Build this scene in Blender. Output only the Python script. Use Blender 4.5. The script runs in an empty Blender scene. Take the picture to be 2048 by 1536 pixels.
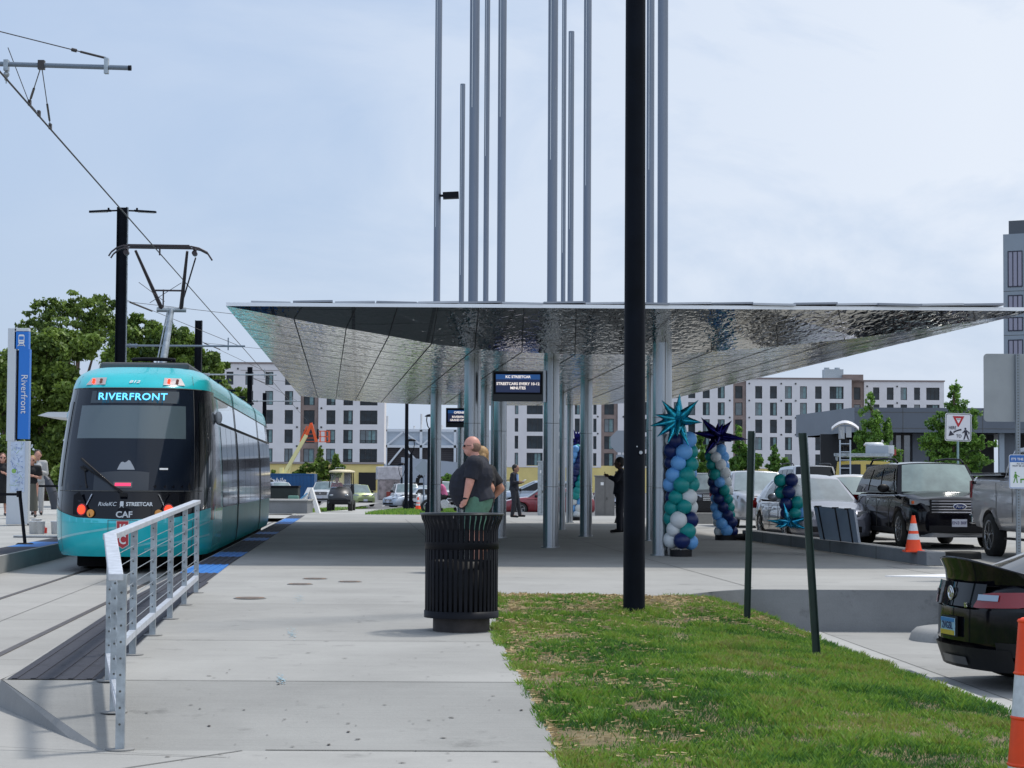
import bpy, bmesh, math, random
import numpy as np
from mathutils import Vector, Matrix, Euler
random.seed(7); rng = np.random.default_rng(7)
R = math.radians
sc = bpy.context.scene
C = sc.collection
# ------------------------------------------------------------------ camera
F = 4080.0                                   # focal length in pixels of the 2048 px wide photograph
PITCH, ROLL, EYE = R(2.72), R(0.32), 1.6
CM = Matrix.Rotation(R(90) + PITCH, 3, 'X') @ Matrix.Rotation(ROLL, 3, 'Z')
cd = bpy.data.cameras.new('camera'); cam = bpy.data.objects.new('camera', cd); C.objects.link(cam)
cam.matrix_world = Matrix.Translation((0, 0, EYE)) @ CM.to_4x4()
cd.sensor_width = 36; cd.lens = F / 2048 * 36; cd.clip_start = 0.2; cd.clip_end = 6000
sc.camera = cam
# ------------------------------------------------------------------ sky and sun
SUN = Vector((0.40, 0.28, 1.0)).normalized()
SUN_EL = math.asin(SUN.z); SUN_AZ = math.atan2(SUN.x, SUN.y)
w = bpy.data.worlds.new('World'); sc.world = w; w.use_nodes = True
nt = w.node_tree; nt.nodes.clear()
out = nt.nodes.new('ShaderNodeOutputWorld'); bg = nt.nodes.new('ShaderNodeBackground'); bg.inputs[1].default_value = 0.1
sky = nt.nodes.new('ShaderNodeTexSky'); sky.sky_type = 'NISHITA'; sky.sun_disc = False
sky.sun_elevation = SUN_EL; sky.sun_rotation = SUN_AZ; sky.air_density = 1.0; sky.dust_density = 2.0; sky.ozone_density = 1.5
tc = nt.nodes.new('ShaderNodeTexCoord'); mp = nt.nodes.new('ShaderNodeMapping'); mp.inputs['Scale'].default_value = (2.4, 1, 5.0)
mp.inputs['Location'].default_value = (0.35, 0, 0.4)
n1 = nt.nodes.new('ShaderNodeTexNoise'); n1.inputs['Scale'].default_value = 2.0; n1.inputs['Detail'].default_value = 8; n1.inputs['Roughness'].default_value = 0.56; n1.inputs['Distortion'].default_value = 0.5
cr = nt.nodes.new('ShaderNodeValToRGB'); cr.color_ramp.elements[0].position = 0.36; cr.color_ramp.elements[1].position = 0.56
sx = nt.nodes.new('ShaderNodeSeparateXYZ')
mr = nt.nodes.new('ShaderNodeMapRange'); mr.inputs['From Min'].default_value = -0.25; mr.inputs['From Max'].default_value = 0.22; mr.inputs['To Min'].default_value = 0.05; mr.inputs['To Max'].default_value = 1.0
mz = nt.nodes.new('ShaderNodeMapRange'); mz.inputs['From Min'].default_value = 0.0; mz.inputs['From Max'].default_value = 0.10; mz.inputs['To Min'].default_value = 0.15; mz.inputs['To Max'].default_value = 1.0
mu = nt.nodes.new('ShaderNodeMath'); mu.operation = 'MULTIPLY'; mu2 = nt.nodes.new('ShaderNodeMath'); mu2.operation = 'MULTIPLY'
veil = nt.nodes.new('ShaderNodeMix'); veil.data_type = 'RGBA'; veil.inputs[0].default_value = 0.72; veil.inputs[7].default_value = (5.6, 7.0, 9.4, 1)
mix = nt.nodes.new('ShaderNodeMix'); mix.data_type = 'RGBA'; mix.inputs[7].default_value = (7.9, 8.6, 9.7, 1)
L = nt.links.new
L(tc.outputs['Generated'], mp.inputs[0]); L(mp.outputs[0], n1.inputs[0]); xb = nt.nodes.new('ShaderNodeMath'); xb.operation = 'MULTIPLY_ADD'; xb.inputs[1].default_value = .52; L(sx.outputs['X'], xb.inputs[0]); L(n1.outputs[0], xb.inputs[2]); L(xb.outputs[0], cr.inputs[0])
L(tc.outputs['Generated'], sx.inputs[0]); L(sx.outputs['X'], mr.inputs[0]); L(sx.outputs['Z'], mz.inputs[0])
L(cr.outputs[0], mu.inputs[0]); L(mr.outputs[0], mu.inputs[1]); L(mu.outputs[0], mu2.inputs[0]); L(mz.outputs[0], mu2.inputs[1])
L(sky.outputs[0], veil.inputs[6]); L(veil.outputs[2], mix.inputs[6]); L(mu2.outputs[0], mix.inputs[0])
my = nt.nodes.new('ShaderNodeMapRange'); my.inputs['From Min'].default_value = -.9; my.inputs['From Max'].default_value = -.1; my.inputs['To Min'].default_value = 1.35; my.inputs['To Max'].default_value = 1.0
vs_ = nt.nodes.new('ShaderNodeVectorMath'); vs_.operation = 'SCALE'       # added fill light: unseen sky behind the viewer brightened to lift camera-facing surfaces
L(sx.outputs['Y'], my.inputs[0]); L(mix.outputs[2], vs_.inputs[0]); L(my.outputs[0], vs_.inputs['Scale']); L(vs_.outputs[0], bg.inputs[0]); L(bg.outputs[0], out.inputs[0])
sd = bpy.data.lights.new('sun', 'SUN'); sd.energy = 3.05; sd.angle = R(6.0); sd.color = (1.0, 0.955, 0.89)
sun = bpy.data.objects.new('sun', sd); C.objects.link(sun); sun.rotation_euler = SUN.to_track_quat('Z', 'Y').to_euler()
sc.view_settings.view_transform = 'Standard'; sc.view_settings.look = 'None'; sc.view_settings.exposure = 0.0; sc.view_settings.gamma = 1.0
sc.render.engine = 'CYCLES'
sc.cycles.max_bounces = 8; sc.cycles.glossy_bounces = 4; sc.cycles.transparent_max_bounces = 8

# ------------------------------------------------------------------ pixel helpers (photo pixel -> world point)
def ray(px, py): return CM @ Vector(((px - 1024) / F, -(py - 768) / F, -1))
def P(px, py, d):
    r = ray(px, py); k = d / r.y
    return Vector((r.x * k, d, EYE + r.z * k))
def PZ(px, py, z):
    r = ray(px, py); k = (z - EYE) / r.z
    return Vector((r.x * k, r.y * k, z))
def lerp(a, b, t): return a + (b - a) * t
def interp(pts, x):
    if x <= pts[0][0]: return pts[0][1]
    for (x0, y0), (x1, y1) in zip(pts, pts[1:]):
        if x <= x1: return lerp(y0, y1, (x - x0) / (x1 - x0))
    return pts[-1][1]
ZP = [(11.9, .03), (14.05, .22), (22, .34), (90, .34)]
def zp(y): return interp(ZP, y)
ZR = [(30, .13), (37, .19), (42, .28), (50, .26), (64, .20), (90, .12), (150, -.35), (200, -.4)]
def zr(y): return interp(ZR, y)
ZL = [(50, .34), (56, .54), (66, .6)]
def zl(y): return interp(ZL, y)
def PG(px, py, fn=zp):
    z = 0.3
    for _ in range(30): p = PZ(px, py, z); z = fn(p.y)
    return PZ(px, py, z)
def TX(a, y): return a - 0.0745 * y           # lateral offset a from the track's vanishing line
TR = math.atan(0.0745)

# ------------------------------------------------------------------ mesh builder
class MB:
    def __init__(s): s.v = []; s.f = []; s.m = []; s.sm = []
    def add(s, vs, fs, mat=0, smooth=False):
        o = len(s.v); s.v += [tuple(v) for v in vs]
        for f in fs: s.f.append([i + o for i in f]); s.m.append(mat); s.sm.append(smooth)
        return s
    def box(s, c, size, rz=0, mat=0, M=None):
        hx, hy, hz = size[0] / 2, size[1] / 2, size[2] / 2
        vs = [Vector((x, y, z)) for x in (-hx, hx) for y in (-hy, hy) for z in (-hz, hz)]
        if M is not None: vs = [M @ v for v in vs]
        if rz: vs = [Matrix.Rotation(rz, 3, 'Z') @ v for v in vs]
        vs = [v + Vector(c) for v in vs]
        return s.add(vs, [(0, 1, 3, 2), (4, 6, 7, 5), (0, 4, 5, 1), (2, 3, 7, 6), (0, 2, 6, 4), (1, 5, 7, 3)], mat)
    def bar(s, p0, p1, w, h, up=(0, 0, 1), mat=0):
        p0 = Vector(p0); p1 = Vector(p1); d = (p1 - p0).normalized(); up = Vector(up)
        if abs(d.dot(up)) > .98: up = Vector((0, 1, 0))
        x = d.cross(up).normalized() * w / 2; y = x.cross(d).normalized() * h / 2
        vs = [p + a * x + b * y for p in (p0, p1) for a, b in ((-1, -1), (1, -1), (1, 1), (-1, 1))]
        return s.add(vs, [(3, 2, 1, 0), (4, 5, 6, 7), (0, 1, 5, 4), (1, 2, 6, 5), (2, 3, 7, 6), (3, 0, 4, 7)], mat)
    def cyl(s, p0, p1, r0, r1=None, n=16, mat=0, cap=True, smooth=True):
        r1 = r0 if r1 is None else r1
        p0 = Vector(p0); p1 = Vector(p1); d = (p1 - p0).normalized()
        u = d.orthogonal().normalized(); v = d.cross(u)
        vs = []
        for p, r in ((p0, r0), (p1, r1)):
            vs += [p + (u * math.cos(2 * math.pi * i / n) + v * math.sin(2 * math.pi * i / n)) * r for i in range(n)]
        s.add(vs, [(i, (i + 1) % n, n + (i + 1) % n, n + i) for i in range(n)], mat, smooth)
        if cap: s.add(vs, [tuple(range(n))[::-1], tuple(range(n, 2 * n))], mat)
        return s
    def tube(s, pts, r, n=8, mat=0):
        for a, b in zip(pts, pts[1:]): s.cyl(a, b, r, r, n, mat, True)
        return s
    def lathe(s, prof, c=(0, 0, 0), n=24, mat=0, M=None, closed=False):
        vs = []
        for r, z in prof:
            for i in range(n):
                a = 2 * math.pi * i / n; v = Vector((r * math.cos(a), r * math.sin(a), z))
                if M is not None: v = M @ v
                vs.append(v + Vector(c))
        k = len(prof)
        fs = [(j * n + i, j * n + (i + 1) % n, (j + 1) * n + (i + 1) % n, (j + 1) * n + i) for j in range(k - 1) for i in range(n)]
        return s.add(vs, fs, mat, True)
    def ball(s, c, r, n=12, mat=0, sc_=(1, 1, 1), M=None):
        vs = []; m = max(6, n * 2 // 3)
        for j in range(m + 1):
            t = math.pi * j / m
            for i in range(n):
                a = 2 * math.pi * i / n
                v = Vector((r * sc_[0] * math.sin(t) * math.cos(a), r * sc_[1] * math.sin(t) * math.sin(a), r * sc_[2] * math.cos(t)))
                if M is not None: v = M @ v
                vs.append(v + Vector(c))
        fs = [(j * n + i, (j + 1) * n + i, (j + 1) * n + (i + 1) % n, j * n + (i + 1) % n) for j in range(m) for i in range(n)]
        return s.add(vs, fs, mat, True)
    def grid(s, rows, mat=0, smooth=True, flip=False):
        n = len(rows[0]); vs = [p for r in rows for p in r]
        fs = []
        for j in range(len(rows) - 1):
            for i in range(n - 1):
                q = (j * n + i, j * n + i + 1, (j + 1) * n + i + 1, (j + 1) * n + i)
                fs.append(q[::-1] if flip else q)
        return s.add(vs, fs, mat, smooth)
    def prism(s, poly, z0, z1, mat=0):
        n = len(poly)
        vs = [(x, y, z0) for x, y in poly] + [(x, y, z1) for x, y in poly]
        return s.add(vs, [tuple(range(n))[::-1], tuple(range(n, 2 * n))] + [(i, (i + 1) % n, n + (i + 1) % n, n + i) for i in range(n)], mat)
    def slab(s, poly, t, mat=0):                # polygon of 3-D points extruded along vector t
        n = len(poly); t = Vector(t); vs = [Vector(p) for p in poly] + [Vector(p) + t for p in poly]
        return s.add(vs, [tuple(range(n))[::-1], tuple(range(n, 2 * n))] + [(i, (i + 1) % n, n + (i + 1) % n, n + i) for i in range(n)], mat)
    def mesh(s, name):
        me = bpy.data.meshes.new(name); me.from_pydata(s.v, [], s.f)
        me.polygons.foreach_set('material_index', s.m); me.polygons.foreach_set('use_smooth', s.sm); me.update()
        return me
def obj(name, mb, mats, parent=None, loc=None, rz=None, fixn=True, bevel=0):
    me = mb.mesh(name) if isinstance(mb, MB) else mb
    if isinstance(mb, MB) and fixn:
        bm = bmesh.new(); bm.from_mesh(me); bmesh.ops.recalc_face_normals(bm, faces=bm.faces); bm.to_mesh(me); bm.free()
    if mats is not None:
        for m in (mats if isinstance(mats, (list, tuple)) else [mats]): me.materials.append(m)
    o = bpy.data.objects.new(name, me); C.objects.link(o)
    if parent is not None: o.parent = parent
    if loc is not None: o.location = loc
    if rz is not None: o.rotation_euler = (0, 0, rz)
    if bevel:
        b = o.modifiers.new('bevel', 'BEVEL'); b.width = bevel; b.segments = 2; b.limit_method = 'ANGLE'
    return o
def tag(o, label, cat, group=None):
    o['label'] = label; o['category'] = cat
    if group: o['group'] = group
    return o
def thing(name, label, cat, loc=(0, 0, 0), rz=0, group=None):
    o = bpy.data.objects.new(name, None); C.objects.link(o); o.empty_display_size = .2
    o.location = loc; o.rotation_euler = (0, 0, rz)
    return tag(o, label, cat, group)
def struct(name, mb, mats, bevel=0):
    o = obj(name, mb, mats, bevel=bevel); o['kind'] = 'structure'; return o
def kids(o): return [c for c in bpy.data.objects if c.parent == o]
def copy_tree(o, parent=None):
    c = o.copy(); C.objects.link(c)
    if parent is not None: c.parent = parent
    for k in kids(o): copy_tree(k, c)
    return c
def npmesh(name, V, Fc, mat, attr=None, smooth=False):
    V = np.asarray(V, dtype=np.float32); Fc = np.asarray(Fc, dtype=np.int32); k = Fc.shape[1]
    me = bpy.data.meshes.new(name); me.vertices.add(len(V)); me.vertices.foreach_set('co', V.ravel())
    me.loops.add(Fc.size); me.loops.foreach_set('vertex_index', Fc.ravel())
    me.polygons.add(len(Fc)); me.polygons.foreach_set('loop_start', np.arange(0, Fc.size, k, dtype=np.int32))
    me.update(calc_edges=True)
    if attr is not None:
        a = me.attributes.new('tone', 'FLOAT', 'POINT'); a.data.foreach_set('value', np.asarray(attr, dtype=np.float32))
    me.materials.append(mat)
    if smooth: me.polygons.foreach_set('use_smooth', [True] * len(Fc))
    me.validate()
    return me
_fc = {}
def text(name, s, size, mat, parent, M, depth=0.002, align='CENTER', shear=0, bold=0, spacing=1.0, xs=1.0):
    cu = bpy.data.curves.new('t', 'FONT'); cu.body = s; cu.size = size; cu.align_x = align; cu.align_y = 'CENTER'
    cu.extrude = depth; cu.shear = shear; cu.offset = bold; cu.space_character = spacing; cu.resolution_u = 3
    t = bpy.data.objects.new('t', cu); C.objects.link(t)
    bpy.context.view_layer.update()
    me = bpy.data.meshes.new_from_object(t.evaluated_get(bpy.context.evaluated_depsgraph_get()))
    bpy.data.objects.remove(t); bpy.data.curves.remove(cu)
    me.transform(Matrix.Diagonal((xs, 1, 1, 1))); me.transform(M)
    me.materials.clear(); me.materials.append(mat)
    o = bpy.data.objects.new(name, me); C.objects.link(o)
    if parent is not None: o.parent = parent
    return o
FACE = Matrix.Rotation(R(90), 4, 'X')          # text plane turned to face -Y

# ------------------------------------------------------------------ materials
def mat(name, col, rough=0.6, metal=0.0, nscale=0, namt=0.0, bump=0.0, bscale=None, spec=0.5, ior=None, coat=0, col2=None, detail=4, emit=None, es=0, stretch=None, subs=0):
    m = bpy.data.materials.new(name); m.use_nodes = True; t = m.node_tree; b = t.nodes['Principled BSDF']
    c = tuple(col) + (1,); b.inputs['Base Color'].default_value = c
    b.inputs['Roughness'].default_value = rough; b.inputs['Metallic'].default_value = metal
    b.inputs['Specular IOR Level'].default_value = spec
    if ior: b.inputs['IOR'].default_value = ior
    if coat: b.inputs['Coat Weight'].default_value = coat; b.inputs['Coat Roughness'].default_value = 0.03
    if emit: b.inputs['Emission Color'].default_value = tuple(emit) + (1,); b.inputs['Emission Strength'].default_value = es
    if nscale:
        co = t.nodes.new('ShaderNodeTexCoord'); mp = t.nodes.new('ShaderNodeMapping')
        if stretch: mp.inputs['Scale'].default_value = stretch
        n = t.nodes.new('ShaderNodeTexNoise'); n.inputs['Scale'].default_value = nscale; n.inputs['Detail'].default_value = detail; n.inputs['Roughness'].default_value = .6
        t.links.new(co.outputs['Object'], mp.inputs[0]); t.links.new(mp.outputs[0], n.inputs[0])
        r = t.nodes.new('ShaderNodeMapRange'); r.inputs['From Min'].default_value = .3; r.inputs['From Max'].default_value = .7
        mx = t.nodes.new('ShaderNodeMix'); mx.data_type = 'RGBA'
        a = tuple(max(0, x * (1 - namt)) for x in col); d = col2 or tuple(min(1, x * (1 + namt)) for x in col)
        mx.inputs[6].default_value = a + (1,); mx.inputs[7].default_value = tuple(d) + (1,)
        t.links.new(n.outputs[0], r.inputs[0]); t.links.new(r.outputs[0], mx.inputs[0]); t.links.new(mx.outputs[2], b.inputs['Base Color'])
        if bump:
            n2 = t.nodes.new('ShaderNodeTexNoise'); n2.inputs['Scale'].default_value = bscale or nscale * 4; n2.inputs['Detail'].default_value = 3
            t.links.new(mp.outputs[0], n2.inputs[0])
            bp = t.nodes.new('ShaderNodeBump'); bp.inputs['Strength'].default_value = 1; bp.inputs['Distance'].default_value = bump
            t.links.new(n2.outputs[0], bp.inputs['Height']); t.links.new(bp.outputs[0], b.inputs['Normal'])
    return m
def paint(name, col, rough=.18, metal=.35, coat=1.0):
    return mat(name, col, rough + .12, metal, 6, .06, coat=coat)
def concrete(name, base, var=.14, stain=.30):
    m = bpy.data.materials.new(name); m.use_nodes = True; t = m.node_tree; b = t.nodes['Principled BSDF']; b.inputs['Roughness'].default_value = .85
    b.inputs['Specular IOR Level'].default_value = .25
    co = t.nodes.new('ShaderNodeTexCoord')
    def noise(scale, det, st=(1, 1, 1)):
        mp = t.nodes.new('ShaderNodeMapping'); mp.inputs['Scale'].default_value = st
        n = t.nodes.new('ShaderNodeTexNoise'); n.inputs['Scale'].default_value = scale; n.inputs['Detail'].default_value = det; n.inputs['Roughness'].default_value = .65
        t.links.new(co.outputs['Object'], mp.inputs[0]); t.links.new(mp.outputs[0], n.inputs[0]); return n
    big = noise(.55, 5); broom = noise(9, 4, (.12, 3.2, 1)); fine = noise(55, 4); spots = noise(2.6, 8)
    def math_(op, a, b2):
        n = t.nodes.new('ShaderNodeMath'); n.operation = op
        for i, v in enumerate((a, b2)):
            if isinstance(v, (int, float)): n.inputs[i].default_value = v
            else: t.links.new(v, n.inputs[i])
        return n.outputs[0]
    s = math_('MULTIPLY', math_('SUBTRACT', big.outputs[0], .5), stain * 2.2)
    s2 = math_('MULTIPLY', math_('SUBTRACT', broom.outputs[0], .5), var * 1.3)
    s3 = math_('MULTIPLY', math_('SUBTRACT', fine.outputs[0], .5), var * 1.6)
    sp = t.nodes.new('ShaderNodeMapRange'); sp.inputs['From Min'].default_value = .60; sp.inputs['From Max'].default_value = .75; sp.inputs['To Max'].default_value = -stain
    t.links.new(spots.outputs[0], sp.inputs[0])
    sp3 = t.nodes.new('ShaderNodeSeparateXYZ'); t.links.new(co.outputs['Object'], sp3.inputs[0])      # each slab has its own tone
    wn = t.nodes.new('ShaderNodeTexWhiteNoise'); wn.noise_dimensions = '1D'; t.links.new(math_('FLOOR', math_('MULTIPLY', math_('SUBTRACT', sp3.outputs['Y'], 1.0), .25), 0), wn.inputs['W'])
    slab_ = math_('MULTIPLY', math_('SUBTRACT', wn.outputs['Value'], .5), .13)
    tot = math_('ADD', math_('ADD', math_('ADD', math_('ADD', s, s2), math_('ADD', s3, sp.outputs[0])), slab_), 1.0)
    vm = t.nodes.new('ShaderNodeVectorMath'); vm.operation = 'SCALE'; vm.inputs[0].default_value = base; t.links.new(tot, vm.inputs['Scale'])
    t.links.new(vm.outputs[0], b.inputs['Base Color'])
    bp = t.nodes.new('ShaderNodeBump'); bp.inputs['Distance'].default_value = .0025
    t.links.new(math_('ADD', broom.outputs[0], fine.outputs[0]), bp.inputs['Height']); t.links.new(bp.outputs[0], b.inputs['Normal'])
    return m
def leafmat(name, dark, light):
    m = bpy.data.materials.new(name); m.use_nodes = True; t = m.node_tree; b = t.nodes['Principled BSDF']; b.inputs['Roughness'].default_value = .55
    at = t.nodes.new('ShaderNodeAttribute'); at.attribute_name = 'tone'
    mx = t.nodes.new('ShaderNodeMix'); mx.data_type = 'RGBA'; mx.inputs[6].default_value = dark + (1,); mx.inputs[7].default_value = light + (1,)
    t.links.new(at.outputs['Fac'], mx.inputs[0]); t.links.new(mx.outputs[2], b.inputs['Base Color'])
    tr = t.nodes.new('ShaderNodeBsdfTranslucent'); t.links.new(mx.outputs[2], tr.inputs[0])
    ms = t.nodes.new('ShaderNodeMixShader'); ms.inputs[0].default_value = .3
    t.links.new(b.outputs[0], ms.inputs[1]); t.links.new(tr.outputs[0], ms.inputs[2]); t.links.new(ms.outputs[0], t.nodes['Material Output'].inputs[0])
    return m
M = dict(
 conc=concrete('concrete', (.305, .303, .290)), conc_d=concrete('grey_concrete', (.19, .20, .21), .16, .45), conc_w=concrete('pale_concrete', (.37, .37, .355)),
 conc_t=concrete('track_concrete', (.32, .315, .30), .12, .22), kerb=concrete('kerb_concrete', (.27, .27, .265), .12, .35),
 asphalt=mat('asphalt', (.13, .13, .135), .9, 0, 3, .15, .003, 60), farground=mat('far_ground', (.10, .11, .08), .95, 0, .05, .3),
 joint=mat('joint', (.10, .10, .095), .95), black=mat('black_metal', (.007, .008, .012), .5, 0, 3, .25, spec=.14), blackp=mat('black_plastic', (.010, .010, .012), .5, spec=.25),
 pole=mat('black_pole_paint', (.004, .006, .011), .55, 0, 2, .4, .0008, 14, spec=.10), rubber=mat('rubber', (.018, .018, .018), .8, 0, 9, .3),
 galv=mat('galvanised_steel', (.36, .40, .43), .42, .7, 10, .3, .0006, 40), steel=mat('satin_steel', (.40, .43, .47), .30, .95, 2.2, .14, stretch=(1, 1, .15)),
 steel_u=mat('painted_steel', (.19, .22, .275), .42, .45, 1.2, .12, stretch=(1, 1, .12)), rust=mat('rusty_rail', (.19, .12, .08), .85, 0, 14, .5), railtop=mat('rail_top', (.075, .062, .055), .5, .2, 9, .3),
 tact=mat('dark_tactile', (.026, .028, .040), .8, 0, 12, .25), blue=mat('blue_tactile', (.012, .15, .47), .6, 0, 12, .15),
 white=mat('white_paint', (.75, .75, .75), .5), whitep=mat('white_panel', (.62, .66, .70), .4, 0, 2, .05), wire=mat('wire', (.06, .055, .055), .5, .5),
 glass=mat('dark_glass', (.006, .008, .011), .04, 0, ior=1.38), tint=mat('windscreen_glass', (.10, .13, .13), .05, 0, 1.5, .5, ior=2.1),
 bglass=mat('building_glass', (.014, .022, .028), .08, 0, .6, .7, ior=1.42), bframe=mat('window_frame', (.03, .03, .033), .5),
 wwall=mat('white_brick', (.72, .70, .71), .85, 0, .5, .05), bwall=mat('brown_brick', (.26, .20, .18), .9, 0, 1.2, .15), ywall=mat('yellow_sheathing', (.74, .60, .24), .85, 0, .4, .1),
 dark=mat('dark_void', (.01, .01, .011), .8), chrome=mat('chrome', (.7, .7, .72), .12, 1.0), skin=mat('skin', (.52, .27, .20), .55, 0, 12, .12), skin_d=mat('tanned_skin', (.30, .16, .11), .55),
 orange=mat('orange_plastic', (.95, .065, .003), .45, 0, 7, .12), reflw=mat('reflective_white', (.62, .64, .66), .4, 0, 30, .12), redl=mat('red_lens', (.24, .003, .006), .15, coat=.6),
 green=mat('green_post_paint', (.012, .032, .026), .45, .2, 6, .3), bark=mat('bark', (.10, .07, .05), .95, 0, 5, .4), soil=mat('soil', (.16, .12, .08), 1, 0, 6, .4),
)
# ------------------------------------------------------------------ ground and paving
def sheet(name, ys, lf, rf, zf, m, nx=2, skirt=0):
    b = MB(); rows = []
    for y in ys:
        l, r = (f(y) if callable(f) else f for f in (lf, rf))
        rows.append([(lerp(l, r, i / (nx - 1)), y, zf(y) if callable(zf) else zf) for i in range(nx)])
    b.grid(rows, 0, False)
    if skirt:
        for k in (0, -1):
            b.grid([[r[k] for r in rows], [(r[k][0], r[k][1], r[k][2] - skirt) for r in rows]], 0, False)
        for r in (rows[0], rows[-1]): b.grid([r, [(p[0], p[1], p[2] - skirt) for p in r]], 0, False)
    return struct(name, b, m)
b = MB(); b.box((0, 900, -.55), (5000, 4200, .02)); struct('ground', b, M['farground'])
edge = lambda y: TX(-2.43, y)
def swalk_r(y): return interp([(8, .62), (11.1, .345), (12.3, .26), (13.9, .115), (17.5, -.12), (19.4, -.15), (22.7, -.15)], y)
WALL0 = PZ(1853, 1132, .34); WALL1 = PZ(1500, 1082, .34)            # kerb upstand beside the plaza
def wallx(y): return lerp(WALL0.x, WALL1.x, (y - WALL0.y) / (WALL1.y - WALL0.y))
ys = [14.05, 16, 18, 20, 22, 22.7]
sheet('ramp_paving', [11.9, 13, 14.05], lambda y: interp([(11.9, -2.36), (14.05, edge(14.05))], y), swalk_r, zp, concrete('ramp_concrete', (.25, .25, .24), .16, .34), 2, .45)
sheet('platform_paving', ys, lambda y: edge(y) if y >= 14.05 else interp([(11.9, -2.36), (14.05, edge(14.05))], y), swalk_r, zp, M['conc'], 2, .45)
sheet('sidewalk', [4, 8, 11.9], lambda y: -8, swalk_r, .03, M['conc'], 2, .3)
# the main plaza behind the lawn
b = MB(); rows = []
for y in [22.7, 23.2, 23.8, 24.15]: rows.append([(edge(y), y, .34), (interp([(22.7, 1.85), (23.6, 2.3), (24.15, 2.75)], y), y, .34)])
b.grid(rows, 0, False)
rows = [[(edge(y), y, .34), (14 if y < 31 else wallx(y) if y < 43.7 else 5.05 - .03 * (y - 43), y, .34)] for y in (24.15, 27, 31, 31.02, 35, 40, 43.6, 50, 58, 68, 75)]
b.grid(rows, 0, False); b.grid([[(-.3, 22.701, .338), (1.86, 22.701, .338), (2.31, 23.6, .338), (2.76, 24.145, .338)], [(-.3, 22.701, -.2), (1.86, 22.701, -.2), (2.31, 23.6, -.2), (2.76, 24.145, -.2)]], 0, False); struct('plaza', b, M['conc'])
# retaining wall towards the parking bay
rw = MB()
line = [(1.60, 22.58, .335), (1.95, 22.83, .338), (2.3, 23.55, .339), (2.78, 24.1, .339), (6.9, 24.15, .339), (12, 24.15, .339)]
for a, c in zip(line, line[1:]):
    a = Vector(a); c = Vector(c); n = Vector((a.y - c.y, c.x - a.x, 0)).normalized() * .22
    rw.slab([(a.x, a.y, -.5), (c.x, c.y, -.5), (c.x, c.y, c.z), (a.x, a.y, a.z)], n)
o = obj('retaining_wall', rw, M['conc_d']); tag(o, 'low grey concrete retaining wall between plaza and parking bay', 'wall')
j = MB()
for px in (1612, 1790): p = PZ(px, 1215, .1); j.box((p.x, 24.1485 , .08), (.012, .006, .5))
obj('wall_joint', j, M['joint'], o)
# track bed, rails, opposite platform
b = MB(); tz = lambda y: .026 if y < 12 else .05
b.grid([[(-9, y, tz(y)), (-2.0 if y < 15 else TX(-2.4, y), y, tz(y))] for y in (11.88, 14.3, 15.2, 30, 90, 140)], 0, False); struct('track_bed', b, M['conc_t'])
for a in (-3.14, -4.60):
    r = MB()
    for aa, wd, z, mt in ((a, .07, .062, 1), (a - .105, .12, .056, 0), (a + .095, .11, .056, 0), (a - .05, .03, .058, 2)):
        p0 = (TX(aa, 3), 3, z - .02); p1 = (TX(aa, 130), 130, z - .02); r.bar(p0, p1, wd, .02 + .01 * mt if mt < 2 else .012, mat=mt)
    o = obj('rail', r, [M['rust'], M['railtop'], M['joint']]); o['kind'] = 'structure'
lp = MB(); rows = [[(-30, y, zl(y)), (TX(-5.8, y), y, zl(y))] for y in (16, 30, 50, 56, 66, 90)]
lp.grid(rows, 0, False); lp.grid([[(TX(-5.8, y), y, zl(y)) for y in (16, 50, 90)], [(TX(-5.8, y), y, -.1) for y in (16, 50, 90)]], 1, False)
struct('left_platform', lp, [M['conc_w'], M['kerb']])
# tactile strips (dark with blue blocks at the doors)
t = MB()
for (ya, yb, blue_) in [(14.06, 27.4, 0), (27.4, 30.2, 1), (30.2, 33.2, 0), (33.2, 35.3, 1), (35.3, 42, 0), (42, 44, 1), (44, 47, 0), (47, 49, 1), (49, 58, 0), (58, 66, 1), (66, 72, 0)]:
    yy = ya
    while yy < yb - .01:
        y2 = min(yb, yy + .9)
        t.grid([[(TX(a, y), y, zp(y) + .006) for a in (-2.40, interp([(14, -1.76), (33, -1.93)], y))] for y in (yy, y2 - .012)], blue_, False)
        for k in range(5):
            a = -2.35 + k * (.128 if yy < 24 else .105); t.bar((TX(a, yy), yy, zp(yy) + .009), (TX(a, y2), y2, zp(y2) + .009), .035, .006, mat=blue_)
        yy = y2
o = obj('tactile_strip', t, [M['tact'], M['blue']]); o['kind'] = 'structure'
t = MB()
for ya, yb, m_ in ((20, 37.5, 0), (37.5, 40.5, 1), (40.5, 43.5, 0), (43.5, 46, 1), (46, 60, 0)):
    t.grid([[(TX(a, y), y, zl(y) + .006) for a in (-6.45, -5.86)] for y in (ya, yb)], m_, False)
o = obj('tactile_strip', t, [M['tact'], M['blue']]); o['kind'] = 'structure'
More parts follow.
